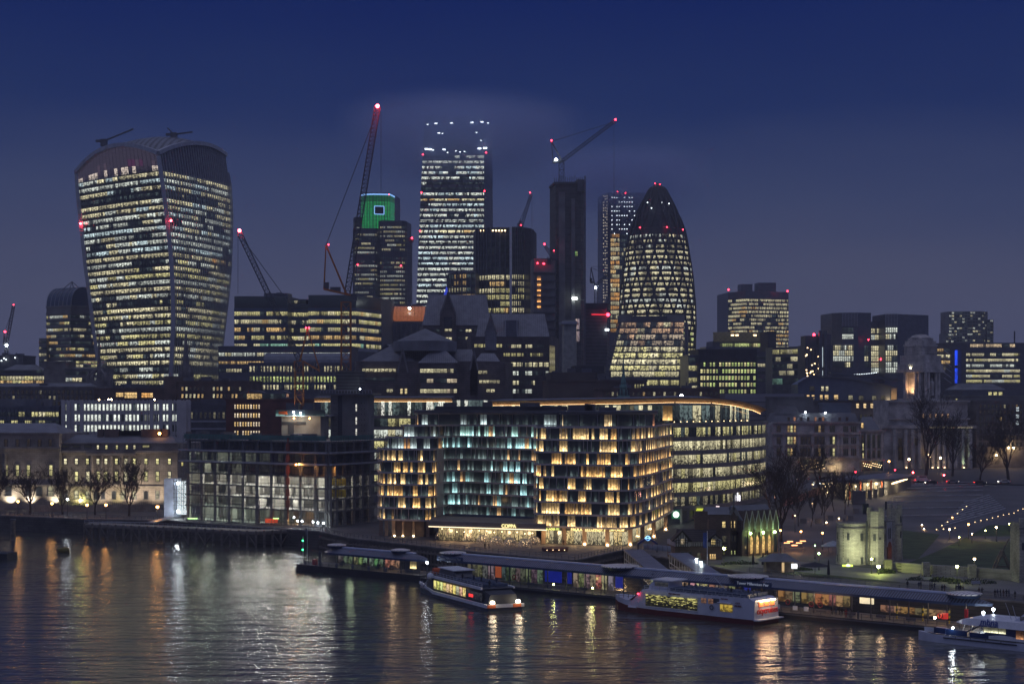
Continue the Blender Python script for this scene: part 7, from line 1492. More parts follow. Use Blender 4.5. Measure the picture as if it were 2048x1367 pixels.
luffing('orange luffing tower crane leaning left, red lamp at its jib tip beside the flared tower',566,((598,722),(599,812)),(600,722),(479,466),(615,657),(640,742),1.9,CRANE_Y,((479,461,.55,L_REDS),(612,655,.28,L_RED),(618,655,.28,L_RED)),((476,470),(476,588)),34,.15,(590,730),2.8)
luffing('slim luffing crane standing on top of the bare concrete core in front of the clouds',1030,((1123,326),(1123,366)),(1124,322),(1230,242),(1103,283),(1106,326),2.2,METAL_D,((1103,281,.55,L_RED),(1231,239,.65,L_RED),(1112,319,.75,L_WHITE)),((1228,246),(1228,420)),22,.2,None,3.0)
luffing('small distant crane leaning right over the stepped curved tower roof',1110,((1042,452),(1042,462)),(1043,452),(1062,389),(1040,440),(1036,452),2.2,METAL_D,((1060,385,.45,L_RED),(1042,450,.4,L_RED)),((1064,390),(1064,456)),16,.2)
luffing('small crane with two red lamps just left of the bare concrete core',1014,((1098,514),(1098,530)),(1108,520),(1090,492),(1108,502),(1112,515),1.7,METAL_D,((1089,488,.55,L_RED),(1108,501,.4,L_RED),(1086,527,.35,L_RED)),None,8,.2)
luffing('distant crane with one bright white lamp between the bare core and the fog hidden tower',1075,((1192,578),(1192,612)),(1190,572),(1216,548),(1182,535),(1180,562),2.0,METAL_D,((1191,575,.7,L_WHITE),),((1182,533),(1215,533)),8,.22)
luffing('thin distant crane at the far left edge with a red lamp above a white one',1095,((13,694),(13,716)),(13,690),(27,612),(8,668),(7,690),1.8,METAL_D,((27,609,.4,L_RED),(10,663,.7,L_RED),(13,690,.8,L_WHITE)),None,12,.2)
t=Thing('hoist_mast','vertical lattice hoist mast with a red lamp right of the green lit tower','mast',P3(820,605,1130));mb=MB();lattice(mb,P3(820,606,1130),P3(820,480,1130),2.6,28,.22);t.part('mast',mb,METAL_D);t.part('head',MB().box(P3(821,480,1130),(4,2,3)),METAL_D);t.part('warning_lamp',MB().ball(P3(824,476,1128),.6),L_RED)
#  old houses, stone tower and pavilion (right bank)
TIM=mat('black_timber',(.02,.018,.016),.7);PLA=mat('white_plaster',(.42,.42,.46),.8,scale=.6,var=.12);TILE=stripes_mat('roof_tiles',(.055,.045,.045),(.03,.025,.025),.45,.8,'Z',.9)
Y=426;t=Thing('half_timbered_house','old brick house with black and white half timbered upper floor and steep dark roof','house',(*XY(1398,Y),5));a,b=XY(1350,Y),XY(1444,Y);z=lambda v,Y=Y:ZV(v,Y)
t.part('wall',MB().prism(outline([a,b],9),4,z(1092)),BRICK);t.part('plaster_storey',MB().prism(outline([XY(1350,Y-.15),XY(1444,Y-.15)],9.2),z(1092),z(1083)),PLA);gable_roof(t,XY(1360,Y),XY(1432,Y),9,z(1083),z(1060)-z(1083),TILE,0)
for u0,u1,um,vp in((1347,1381,1364,1060),(1416,1444,1430,1066)):
 a,b=XY(u0,Y-.6),XY(u1,Y-.6);mx=XY(um,Y)[0];t.part('gable',MB().mesh([(a[0]+.6,Y-.6,z(1092)),(b[0]-.6,Y-.6,z(1092)),(b[0]-.6,Y-.6,z(1079)),(mx,Y-.6,z(vp+3)),(a[0]+.6,Y-.6,z(1079))],[(0,1,2,3,4)]),PLA)
 mb=MB();mb.mesh([(a[0]-.4,Y-1.1,z(1081)),(mx,Y-1.1,z(vp)),(mx,Y+5,z(vp)),(a[0]-.4,Y+5,z(1081)),(b[0]+.4,Y-1.1,z(1081)),(b[0]+.4,Y+5,z(1081))],[(0,1,2,3),(1,4,5,2)]);t.part('gable_roof',mb,TILE);mb=MB()
 for f in(.0,.2,.4,.6,.8,1.0):x=lerp(a[0]+.7,b[0]-.7,f);hh=lerp(z(1079),z(vp+4),1-abs(2*f-1));mb.box((x,Y-.68,(z(1092)+hh)/2),(.16,.12,hh-z(1092)))
 for v in(1092,1084,1079):mb.bar((a[0]+.6,Y-.7,z(v)),(b[0]-.6,Y-.7,z(v)),.14,.16)
 mb.bar((a[0]-.3,Y-.9,z(1081)),(mx,Y-.9,z(vp+.5)),.2,.3);mb.bar((b[0]+.3,Y-.9,z(1081)),(mx,Y-.9,z(vp+.5)),.2,.3);t.part('timber_frame',mb,TIM)
mb=MB()
for i in range(10):x=XY(1384+i*3.4,Y)[0];mb.box((x,Y-.2,(z(1092)+z(1084))/2),(.14,.12,z(1084)-z(1092)))
mb.bar(P3(1380,1092,Y-.2),P3(1418,1092,Y-.2),.16);t.part('timber_frame',mb,TIM)
win_at(t,(1364.5,),1082,Y-.62,1.1,1.3,[(1,.8,.5)],1,3,bright=(.5,.6));win_at(t,(1424.5,1428.5),1083,Y-.62,.5,1.25,[(1,.75,.3)],1,4,bright=(.9,1));win_at(t,(1421,1425.5,1430),1112,Y,.42,1.3,[WARM],1,5,bright=(.75,.9));win_at(t,(1398,),1111,Y,.9,1.6,[CREAM],1,6,bright=(.06,.07));win_at(t,(1365,1380),1108,Y,.9,1.4,[CREAM],0,6)
t.part('chimney',MB().box((*XY(1402,Y+5),z(1045)),(3.2,1.4,5.2)).box((*XY(1402,Y+5),z(1036)),(4.3,1.8,.7)).box((*XY(1401,Y+5),z(1030)),(2.2,1,1.6)),BRICK);t.finish()
Y=436;t=Thing('tall_brick_house','tall dark brick house with a shallow grey roof beside the arcaded hall','house',(*XY(1445,Y),5));z=lambda v:ZV(v,Y)
t.part('wall',MB().prism(outline([XY(1417,Y),XY(1460,Y),XY(1474,Y+5)],8),4,z(1028)),BRICK);gable_roof(t,XY(1415,Y),XY(1458,Y),9,z(1028),z(1015)-z(1028),ROOF,0);gable_bay(t,1459,1475,1060,1029,1017,Y+1,BRICK,4)
win_at(t,(1447.5,),1048,Y,.95,1.6,[(1,.75,.3)],1,3,bright=(.7,.75));win_at(t,(1462,1469),1048,Y+.9,.3,1.7,[(1,.7,.28)],1,4,bright=(.7,.8),arch=True);win_at(t,(1448,),1077,Y,1.0,1.6,[CREAM],1,5,bright=(.05,.06));win_at(t,(1463,1470),1076,Y+.9,.5,1.5,[CREAM],0,6);win_at(t,(1463,1469.5),1104,Y+.9,.28,1.0,[LIME],1,7,bright=(.5,.6));t.finish()
A,B=Vector(XY(1484,436)),Vector(XY(1556,443));t=Thing('arcaded_gothic_hall','dark gothic hall with six small pointed gables and glowing pointed arches','building',(A.x,A.y,5));d=(B-A).normalized();nn=Vector((d.y,-d.x));L=(B-A).length;ang=math.atan2(d.y,d.x);ze=14.2
t.part('wall',MB().prism(outline([A,B],9),4,ze),BRICK);vs=[(*(A-nn*0),ze),(*B,ze),(*(B-nn*9),ze),(*(A-nn*9),ze),(*(A-nn*4.5),ze+3.6),(*(B-nn*4.5),ze+3.6)];t.part('roof',MB().mesh(vs,[(0,1,5,4),(1,2,5),(2,3,4,5),(3,0,4)]),ROOF)
for i in range(6):
 c=A.lerp(B,(i+.55)/6.1)+nn*.35;w=L/6.1*.42;pts=[(c-d*w,11.2),(c-d*w,13.4),(c,16.6),(c+d*w,13.4),(c+d*w,11.2)]
 t.part('pointed_gable',MB().mesh([(*p,zz)for p,zz in pts]+[(*(p-nn*3),zz)for p,zz in pts],[(0,1,2,3,4)[::-1],(1,6,7,2),(2,7,8,3),(0,5,6,1),(3,8,9,4)]),BRICK);mb=MB()
 for(p,z0),(q,z1)in zip(pts,pts[1:]):mb.bar((*(p+nn*.06),z0),(*(q+nn*.06),z1),.16,.18)
 t.part('stone_arch_trim',mb,mat('trim_stone',(.5,.5,.48),.8)if i==0 else bpy.data.materials['trim_stone'])
for i in range(6):
 c=A.lerp(B,(i+.55)/6.1)+nn*.06;w=.72;lit=1<=i<=4;pts=[(-w,5.6),(w,5.6),(w,8.4),(w*.6,9.5),(0,10.3),(-w*.6,9.5),(-w,8.4)]
 col=(1.,.62,.20)if lit else(.01,.01,.01);mb=MB().face([(*(c+d*x),zz)for x,zz in pts],0,[(x/w*.5+.5,(zz-5.6)/4.7)for x,zz in pts],tuple(q*(.95 if lit else 1)for q in col));t.part('pointed_window',mb,glaze_mat('glazing_arch',.85,.45,.05,nscale=(1.5,5))if i==0 else bpy.data.materials['glazing_arch'])
 t.part('buttress',MB().box((*(A.lerp(B,i/6.1)+nn*.2),8.2),(.7,.6,7),0,ang),BRICK)
 if lit and i!=2:point((*(c+nn*1.8),7.0),(1,.66,.25),110,.4,'arch_glow')
for f in(.15,.5,.82):
 p=A.lerp(B,f)+nn*1.2;t.part('green_wall_lamp',MB().ball((p.x,p.y,10.9),.3),L_GREEN);point((*(p+nn*.4),10.8),(.5,1,.35),85,.3,'green_lamp')
t=Thing('floodlit_stone_tower','medieval ragstone gate tower with two round turrets, floodlit yellow green','castle tower',(*XY(1735,414),5));Y=414;z=lambda v:ZV(v,Y)
c1,c2,c3=Vector(XY(1704,Y+2.6)),Vector(XY(1752,Y+1.6)),Vector(XY(1789,Y+12.5))
def turret(c,r,z1,nm='turret',n=12,crn=True):
 t.part(nm,MB().lathe((c.x,c.y,0),[(r+.25,4),(r+.1,6),(r,7),(r,z1),(r-.7,z1),(r-.7,z1-.9),(.01,z1-.9)],n),RAG)
 t.part('string_course',MB().lathe((c.x,c.y,0),[(r+.02,z(1057)),(r+.22,z(1057)+.1),(r+.22,z(1057)+.28),(r+.02,z(1057)+.4)],n),STONE_D)
 if crn:
  for i in range(n):
   if i%2==0:a=2*math.pi*(i+.5)/n;t.part('merlon',MB().box((c.x+(r-.35)*math.cos(a),c.y+(r-.35)*math.sin(a),z1+.4),(.7,r*.42,1.0),0,a),RAG)
turret(c1,3.75,z(1046),n=24,crn=False);turret(c2,2.3,z(1022),n=8);turret(c3,2.0,z(1021),n=8)
d=(c3-c2).normalized();nn=Vector((d.y,-d.x));t.part('gate_wall',MB().prism([tuple(c2+nn*.9),tuple(c3+nn*.9),tuple(c3-nn*5),tuple(c2-nn*5)],4,z(1047)),RAG);t.part('rear_block',MB().prism([tuple(c1+Vector((0,2))),tuple(c2+Vector((0,.8))),tuple(c3-nn*3),tuple(c1+Vector((2,10)))],4,z(1050)),RAG)
gp=c2.lerp(c3,.5)+nn*1.0;ang=math.atan2(d.y,d.x)
t.part('pale_upper_panel',MB().box((gp.x,gp.y,z(1072)),(3.4,.2,6),0,ang),mat('pale_stone',(.42,.42,.44),.8));t.part('arched_doorway',MB().box((gp.x,gp.y,7.0),(2.6,.3,3.6),0,ang).tube((gp.x-nn.x*.1,gp.y-nn.y*.1,8.8),(gp.x+nn.x*.15,gp.y+nn.y*.15,8.8),1.3,n=16),mat('door_shadow',(.25,.10,.05),.8));point((*(gp+nn*1.5),7.5),(1,.42,.12),16,.3,'doorway_glow')
for o in(-.55,.55):t.part('slit_window',MB().box((gp.x+d.x*o,gp.y+d.y*o-.12,z(1070)),(.35,.3,2.6),0,ang),BLACK)
def slit(c,r,a,v,w,h):t.part('slit_window',MB().box((c.x+(r+.02)*math.cos(a),c.y+(r+.02)*math.sin(a),z(v)),(.25,w,h),0,a),BLACK)
for a,v,w,h in((-2.9,1071,.5,1.7),(-2.0,1072,.55,1.7),(-1.1,1073,.7,1.8),(-2.9,1116,.4,1.6),(-2.0,1119,.35,.8),(-1.1,1120,.7,1.7)):slit(c1,3.75,a,v,w,h)
for a,v,w,h in((-1.95,1074,.6,1.6),(-1.35,1076,.35,.6),(-1.95,1118,.5,1.0),(-.5,1048,.4,1.8),(-.5,1075,.4,1.7)):slit(c2,2.15,a,v,w,h)
slit(c3,1.9,-.9,1044,.35,1.6);slit(c3,1.9,-.9,1075,.35,1.6)
t.part('drain_pipe',MB().tube((*XY(1733.5,Y-.8),4.5),(*XY(1733.5,Y-.8),z(1040)),.22,n=6),BLACK)
for u in(1727.5,1731,1735):t.part('chimney_pot',MB().tube((*XY(u,Y+5),z(1022)-1),(*XY(u,Y+5),z(1009)),.3,n=8),BLACK)
t.part('chimney_pot',MB().tube((*XY(1772,Y+8),z(1022)),(*XY(1772,Y+8),z(1006)),.25,n=8),BLACK)
for u,dy,pw in((1697,5.5,750),(1712,6,750),(1750,6,420)):spot((*XY(u,Y-dy-1),5.4),(*XY(u,Y),12),(.95,1,.58),pw*3.2,115,.3,name='tower_flood')
for u in(1690,1700):t.part('ground_flood',MB().box((*XY(u,Y-6),5.4),(1.2,.5,.3)),mat('flood_green',(.6,.8,.1),.5,emit=(.7,1,.1),es=2.5,sampling='NONE'))
t=Thing('ragstone_wharf_wall','low ragstone wall running right from the floodlit tower along the lawn','wall',GP(1776,1143));pts=[GP(u,v)for u,v in((1768,1141),(1850,1148),(1940,1153),(2050,1162))];mb=MB()
for a,b in zip(pts,pts[1:]):mb.bar(a+Vector((0,0,1.0)),b+Vector((0,0,1.0)),1.0,2.6)
t.part('wall',mb,RAG);
for i,(u,v)in enumerate(((1776,1140),(1852,1146),(1944,1151))):p=GP(u,v+4);t.part('pier',MB().box(p+Vector((0,0,1.4)),(1.6,1.6,3.2)),RAG)
t=Thing('edge_stone_tower','square ragstone tower cut off by the right edge of the picture','castle tower',GP(2070,1165));p=GP(2070,1166);x0=XY(2039,p.y)[0];t.part('wall',MB().prism([(x0,p.y),(x0+8,p.y),(x0+8,p.y+7),(x0,p.y+7)],4,ZV(1046,p.y)),RAG)
for i in range(4):t.part('merlon',MB().box((x0+.6+i*2,p.y+.4,ZV(1046,p.y)+.5),(1.0,.8,1.2)),RAG)
t.part('string_course',MB().box((x0+4,p.y-.05,ZV(1056,p.y)),(8.2,.4,.3)),STONE_D);t.part('slit_window',MB().box((x0+.9,p.y-.05,ZV(1092,p.y)),(.8,.3,1.6)),BLACK)
A,B,C=GP(1690,1000),GP(1775,989),GP(1822,975);t=Thing('flat_roofed_pavilion','long low visitor pavilion with a flat overhanging roof and warm glass front','pavilion',A);zr=A.z+6.0
t.part('flat_roof',MB().prism([(A.x-10,A.y+2),(B.x+2,B.y-3),(C.x+2,C.y-1),(C.x-4,C.y+22),(A.x+6,A.y+30)],zr,zr+.8),METAL);t.part('solid_wing',MB().prism([tuple(B[:2]),tuple(C[:2]),(C.x-3,C.y+14),(B.x-5,B.y+14)],B.z-2,zr),CONC_D)
t.part('glazed_front',MB().pane(A,B,A.z+.4,zr-.3,0,2.2,col=lights([(1,.74,.36),(1,.8,.5)],.85,1,(.2,.8),0,3)(0)),glaze_mat('glazing_pavilion',1.0,.8,.14,nscale=(2,3)))
p,q=B.lerp(C,.18),B.lerp(C,.85);t.part('light_slot',MB().bar(p+Vector((-.1,-.15,3.6)),q+Vector((-.1,-.15,3.8)),.2,.5),L_DOT);t.part('wall',MB().prism([tuple((A+Vector((0,1,0)))[:2]),tuple((B+Vector((-.5,1,0)))[:2]),(B.x-5,B.y+14),(A.x,A.y+18)],A.z-2,zr),BLACK)
for f in(.1,.35,.6,.85):p=A.lerp(B,f);t.part('orange_column',MB().box(p+Vector((0,-.6,3)),(.5,.5,6)),mat('column_orange',(.35,.08,.03),.6)if f==.1 else bpy.data.materials['column_orange'])
for f in(.15,.45,.75,.95):p=A.lerp(B,f);point(p+Vector((-1,-3.5,4.2)),(1,.75,.42),450,.5,'pavilion_light')
for u,v in((1790,982),(1806,976)):point(GP(u,v+8)+Vector((0,0,3)),(1,.75,.4),330,.5)
for i,u in enumerate((1727,1739,1750,1761)):p=GP(u,1000-i*2.5);solo('ticket_booth',MB().box(p+Vector((0,0,1.6)),(1.3,1.2,3.2)).box(p+Vector((0,-.1,3.1)),(1.5,1.5,.25)),METAL_D,['first small dark ticket booth from the left in front of the pavilion','second small dark ticket booth from the left in front of the pavilion','third small dark ticket booth from the left in front of the pavilion','small dark ticket booth nearest the solid wing of the pavilion'][i],'booth',p,'ticket booths')
p=GP(1717,1007);solo('grey_kiosk',MB().box(p+Vector((0,0,2.2)),(4.4,3,4.4)).box(p+Vector((0,0,4.4)),(4.8,3.4,.3)),METAL,'grey boxy kiosk at the left end of the ticket booths','kiosk',p)
p=GP(1560,1145);t=Thing('hip_roofed_kiosk','low wooden kiosk with a wide grey hipped roof on the wharf','kiosk',p);t.part('wall',MB().box(p+Vector((0,2,1.3)),(6.4,4,2.8)),TIMBER);b0=p+Vector((0,2,2.7));t.part('roof',MB().mesh([(b0.x-4.5,b0.y-3.2,b0.z),(b0.x+4.5,b0.y-3.2,b0.z),(b0.x+4.5,b0.y+3.2,b0.z),(b0.x-4.5,b0.y+3.2,b0.z),(b0.x-1.6,b0.y,b0.z+1.7),(b0.x+1.6,b0.y,b0.z+1.7)],[(0,1,5,4),(1,2,5),(2,3,4,5),(3,0,4),(3,2,1,0)]),METAL)
t.part('lit_door',MB().box(p+Vector((.7,-.05,1.3)),(.55,.15,2.2)),mat('door_glow',(.6,.4,.2),.5,emit=(1,.7,.35),es=.6,sampling='NONE'));t.part('serving_hatch',MB().box(p+Vector((3.3,-.1,1.6)),(1.3,.3,1.1)),mat('hatch_glow',(.8,.9,1),.5,emit=(.9,.95,1),es=1.5,sampling='NONE'));point(p+Vector((4.5,-1.2,2)),(1,.85,.7),110,.3)
def parasol(u,v,r,m,lab,closed=False,h=2.6):
 p=GP(u,v);t=Thing('closed_parasol' if closed else 'parasol',lab,'parasol',p,None);t.part('pole',MB().tube(p,p+Vector((0,0,h+.4)),.06,n=6),METAL_D)
 t.part('canopy',MB().lathe(p,[(.35,.9),(.3,2.2),(.12,h+.9),(.02,h+1.3)]if closed else[(r,h-.2),(r*.98,h-.05),(.15,h+.7),(.01,h+.8)],12),m)
CLW=mat('parasol_canvas',(.42,.45,.5),.8);CLD=mat('parasol_dark',(.03,.03,.04),.8)
parasol(1657,1110,2.0,CLW,'pale open parasol just left of the floodlit tower, lower of the pair');parasol(1666,1106,2.3,CLW,'pale open parasol touching the floodlit tower, higher of the pair');parasol(1630,1152,3.4,CLD,'wide flat dark open parasol right of the hip roofed kiosk');parasol(1657,1156,1,CLD,'tall closed dark parasol below the floodlit tower lawn',True,3.0);parasol(1506,1135,1,CLD,'closed dark parasol in front of the glowing arches, left one',True);parasol(1526,1136,1,CLD,'closed dark parasol in front of the glowing arches, right one',True)
p=GP(1589,1104);t=Thing('fire_lit_table','low canopy of glowing orange heaters above the hip roofed kiosk','heater',p)
for k,(dx,dz)in enumerate(((-2,1.5),(-1.2,1.9),(1.2,1.5),(2.2,2.0),(0,.9))):t.part('glowing_heater',MB().box(p+Vector((dx,0,dz+1)),(1.5,.3,.22)),mat('heater_glow',(1,.4,.2),.5,var=0,emit=(1,.42,.16),es=3.2,sampling='NONE')if not k else bpy.data.materials['heater_glow'])
t.part('stand',MB().box(p+Vector((0,.3,1)),(5.5,.2,.15)).box(p+Vector((-2.5,.3,.6)),(.12,.12,2)).box(p+Vector((2.5,.3,.6)),(.12,.12,2)),METAL_D);point(p+Vector((0,-1.2,2)),(1,.45,.2),220,.5)
p=GP(1414.5,1140);t=Thing('flag_pole','tall white flag pole with a limp blue banner in front of the half timbered house','flagpole',p);t.part('pole',MB().tube(p,p+Vector((0,0,9.3)),.1,.06,8),WHITE_P);t.part('banner',MB().box(p+Vector((-.55,0,7.1)),(.9,.08,3.6)),BLUE_P)
p=GP(2004,1148);t=Thing('wooden_trebuchet','dark wooden siege engine standing on the lawn at the right','siege engine',p);mb=MB()
for s in(-1,1):mb.bar(p+Vector((-2.4,s,0)),p+Vector((0,s,5.4)),.3);mb.bar(p+Vector((2.4,s,0)),p+Vector((0,s,5.4)),.3);mb.bar(p+Vector((-1.6,s,1.8)),p+Vector((1.6,s,1.8)),.22)
mb.bar(p+Vector((0,-1,5.4)),p+Vector((0,1,5.4)),.3);t.part('frame',mb,TIMBER);t.part('arm',MB().bar(p+Vector((-.8,0,3.6)),p+Vector((1.6,0,8.2)),.28),TIMBER)
p0,p1,p2_,p3=GP(1884,1052),GP(2010,1017),GP(1990,1000),GP(1928,1006);mb=MB()
for k in range(9):a,b=p0.lerp(p3,k/8),p1.lerp(p2_+(p2_-p1)*.6,k/8);mb.bar((a.x,a.y,ground(a.x,a.y)+.12+.02*k),(b.x,b.y,ground(b.x,b.y)+.12+.02*k),.4,.3)
o=struct('terrace_steps',mb,mat('step_stone',(.42,.42,.44),.7));mb=MB()
for k in range(8):v=968+k*k*.9+k*3;a,b=GP(1830-k*12,v),GP(1965,v-4);mb.bar(a+Vector((0,0,.3)),b+Vector((0,0,.3)),.45,.3)
struct('paving_bands',mb,mat('paving_band',(.42,.42,.44),.7))
#  lamps
def lamp(u,v,h,m,lab,col,pw,r=.32,cat='street lamp',group=None,style=0):
 z=5+h;Y=(CAM-z)*F/(v-HY)
 for _ in range(25):x=(u-CX)/F*Y;z=ground(x,Y)+h;Y=lerp(Y,(CAM-z)*F/(v-HY),.6)
 x=(u-CX)/F*Y;g=ground(x,Y);t=Thing('street_lamp' if h>1.2 else 'ground_light',lab,cat,(x,Y,g),group)
 if h>1.2:
  t.part('post',MB().tube((x,Y,g),(x,Y,g+h-r),.11,.07,8).tube((x,Y,g),(x,Y,g+.6),.2,.14,8),BLACK);t.part('lantern',MB().ball((x,Y,g+h),r),m);t.part('cap',MB().lathe((x,Y,g+h),[(r*.9,r*.75),(.05,r*1.4)],8),BLACK)
 else:t.part('lens',MB().ball((x,Y,g+h),r,sz=.6),m);t.part('housing',MB().tube((x,Y,g),(x,Y,g+h*.7),r*.8,n=8),BLACK)
 if pw:point((x,Y-r*2-.15,g+h-.1),col,pw,.25)
 return t
SO=(1,.45,.12)
for u,v,k in((36,1002,'first'),(104,1006,'second'),(174,1009,'third'),(212,1009,'fourth')):lamp(u,v,4.6,L_SOD,f'{k} orange street lamp from the left along the tree lined embankment',SO,170,.46,group='embankment street lamps')
lamp(315,1013,4.6,L_SOD,'orange street lamp beside the white sheeted scaffold tower',SO,240,.5,group='embankment street lamps');lamp(135,998,5.6,L_WHITE,'white lamp between the trees at the left embankment',(.9,.95,1),150,.3)
lamp(1448,1096,4.2,L_YG,'yellow green street lamp at the corner of the half timbered house',(.9,1,.2),260,.32)
lamp(1393,1118,3.2,L_WHITE,'white lamp over the gangway foot, left of the pair',(.85,1,.85),90,.26);lamp(1402,1124,3.0,L_WHITE,'white lamp over the gangway foot, right of the pair',(.85,1,.85),90,.26)
for u,v,k in((1561,1060,'orange street lamp just right of the gothic hall'),(1602,1062,'orange street lamp in the middle of the three beyond the gothic hall'),(1645,1065,'orange street lamp left of the floodlit stone tower')):lamp(u,v,4.4,L_SOD,k,SO,200,.26,group='orange lamps on the square')
lamp(1630,1090,3.4,L_GREEN,'small greenish lamp above the pale parasols',(.6,1,.4),40,.16);lamp(1638,1106,4.0,L_GREEN,'greenish street lamp left of the pale parasols',(.6,1,.4),70,.22)
lamp(1743,1117,3.4,L_YG,'yellow green lamp against the foot of the floodlit stone tower',(.9,1,.25),160,.24);lamp(1757,1132,1.9,L_YG,'brightest yellow green lamp below the floodlit stone tower',(.85,1,.2),420,.38)
for u,v,h,m,r,c,pw,lab in((1914,1132,3.6,L_YG,.3,(.9,1,.25),200,'yellow green street lamp standing by the ragstone wall at the lawn'),(1949,1117,3.4,L_WARM,.28,(1,.8,.35),160,'warm street lamp on the lawn above the ragstone wall'),(1937,1048,4.2,L_SOD,.3,SO,260,'large orange lamp beside the terrace steps'),(1899,1058,3.0,L_WARM,.26,(1,.7,.3),150,'warm lamp at the lower end of the terrace steps'),(1992.6,1054,4.0,L_WARM,.28,(1,.65,.25),180,'warm lamp with a long post right of the terrace steps'),(1918.5,1073.6,2.5,L_YG,.16,(.9,1,.3),40,'small yellow green lamp in the moat below the steps'),(1944,1067,2.5,L_WARM,.18,(1,.8,.4),40,'small warm lamp in the moat between two larger lamps'),(1970.7,1060,2.5,L_YG,.15,(.9,1,.3),30,'small yellowish lamp just left of the long posted warm lamp'),(2018.5,1047,2.5,L_YG,.15,(.9,1,.3),30,'small yellow green lamp near the edge stone tower')):lamp(u,v,h,m,lab,c,pw,r)
for i,(u,v)in enumerate(((1933,1012),(1925,1018),(1915,1026),(1895,1043),(1884,1050),(1887,1057),(1873,1058),(1910,1055))):lamp(u,v,.5,L_DOT,'small ground light at the left edge of the terrace steps',SO,0,.17,'ground light','ground lights by the terrace steps')
lamp(1904.6,1034,.5,L_SOD,'orange ground light among white ones beside the terrace steps',SO,30,.24,'ground light')
for i,(u,v)in enumerate(((1962,1040),(1974,1038),(1985,1035),(1996,1032),(2007,1029),(2018,1027),(2028,1025),(2036,1020),(2046,1017),(1950,1043))):lamp(u,v,.5,L_DOT,'small warm ground light in the row along the top of the moat',SO,0,.14,'ground light','row of ground lights along the moat')
for u,v,lab in((1678,1036,'white ground light just left of the floodlit tower top'),(1653,1044,'bright ground light on the plaza left of the floodlit tower'),(1700,1030,'dim ground light behind the round turret'),(1844,1049,'white ground light in the paving right of the floodlit tower'),(1848,1057,'lower white ground light in the paving right of the tower')):lamp(u,v,.5,L_WARM,lab,SO,20,.2,'ground light')
for u,v,h,m,pw,lab in((1778,922,6,L_SOD,600,'strong orange street lamp in front of the columned corner block'),(1818,918,6,L_WARM,300,'warm street lamp left of the lit columned porch'),(1881,915,6,L_WARM,150,'warm street lamp among the lit porch columns'),(1826,944,3,L_REDS,60,'red traffic signal on the far road, left of the pair'),(1888,949.5,3,L_REDS,60,'red traffic signal on the far road, right of the pair'),(1711,943,3,L_RED,0,'dim red traffic signal above the pavilion roof'),(1790,939,3,L_RED,0,'small red traffic signal between the orange lamp and the pavilion')):lamp(u,v,h,m,lab,SO if m is not L_REDS else(1,.05,.05),pw,.42 if h>5 else.34,'traffic light' if h<5 else 'street lamp')
for u,v in((1510,925),(1857,912),(1932,908)):p=GP(u,v+26);t=Thing('neon_sign' if u==1510 else 'ornate_lamp_post',{1510:'cluster of red and white neon behind the bare trees',1857:'ornate dark multi lantern lamp post at the left of the lit porch',1932:'ornate dark multi lantern lamp post at the right of the lit porch'}[u],'sign' if u==1510 else 'street lamp',p);t.part('post',MB().tube(p,P3(u,v,p.y),.25,.12,8),BLACK);[t.part('lantern',MB().ball(P3(u+dx,v+dy,p.y),.3),L_RED if u==1510 else L_DOT)for dx,dy in((-3,1),(3,1),(0,-3))]
#  glass dining domes on the terrace
t0=None
doms=[((883,1076),'leftmost of the glass dining domes on the restaurant terrace'),((887,1072),'partly hidden glass dome behind the leftmost one'),((906,1079),'second glass dining dome from the left in the front row'),((918,1074),'glass dome behind the second front dome'),((939,1082),'third glass dining dome from the left in the front row'),((966,1085),'fourth glass dining dome, glowing brightest'),((993,1088),'fifth glass dining dome with warm speckled lights'),((1021,1091),'sixth glass dining dome in front of the restaurant sign'),((1050,1093),'seventh and front rightmost glass dining dome'),((1068,1088),'glass dome behind the front rightmost dome')]
GLD=mat('dome_glass',(.3,.3,.36),.1,var=0,alpha=.16)
for k,((u,v),lab)in enumerate(doms):
 p=GP(u,v)
 if t0 is None:
  t0=Thing('dining_dome',lab,'dome',p,'glass dining domes on the terrace');t0.part('glass_shell',MB().lathe(p,[(1.75,0),(1.85,.7),(1.6,1.4),(1.05,2.0),(.4,2.25),(.01,2.3)],12),GLD);mb=MB();prof=[(1.77,0),(1.87,.7),(1.62,1.4),(1.07,2.02),(.42,2.27),(.02,2.32)]
  for i in range(12):
   for(r0,z0),(r1,z1)in zip(prof,prof[1:]):a0=2*math.pi*(i+.5*(prof.index((r0,z0))%2))/12;a1=2*math.pi*(i+.5*(prof.index((r1,z1))%2))/12;q=p+Vector((r0*math.cos(a0),r0*math.sin(a0),z0));mb.bar(q,p+Vector((r1*math.cos(a1),r1*math.sin(a1),z1)),.05);a2=a0+2*math.pi/12;mb.bar(q,p+Vector((r0*math.cos(a2),r0*math.sin(a2),z0)),.05);mb.bar(p+Vector((r0*math.cos(a2),r0*math.sin(a2),z0)),p+Vector((r1*math.cos(a1),r1*math.sin(a1),z1)),.05)
  t0.part('frame',mb,METAL_L);rr=random.Random(3)
  for i in range(9):t0.part('fairy_light',MB().ball(p+Vector((rr.uniform(-1.2,1.2),rr.uniform(-1.2,1.2),rr.uniform(.5,1.8))),.07,n=6),L_DOT)
  t0.part('table',MB().tube(p+Vector((0,0,.7)),p+Vector((0,0,.78)),.6,n=12).tube(p,p+Vector((0,0,.7)),.08),WOOD)
 else:copy_tree(t0.o,p,k*1.1,lab)
 if k%2==0:point(p+Vector((0,0,1.3)),(1,.65,.4),22,.2,'dome_light')
p=GP(1110,1101);solo('curved_planter',MB().lathe(p,[(.01,0),(3.4,0),(3.6,.9),(3.2,1.0),(.01,.95)],24),mat('planter_red',(.16,.06,.045),.7),'low dark red oval planter on the terrace near the railing corner','planter',p)
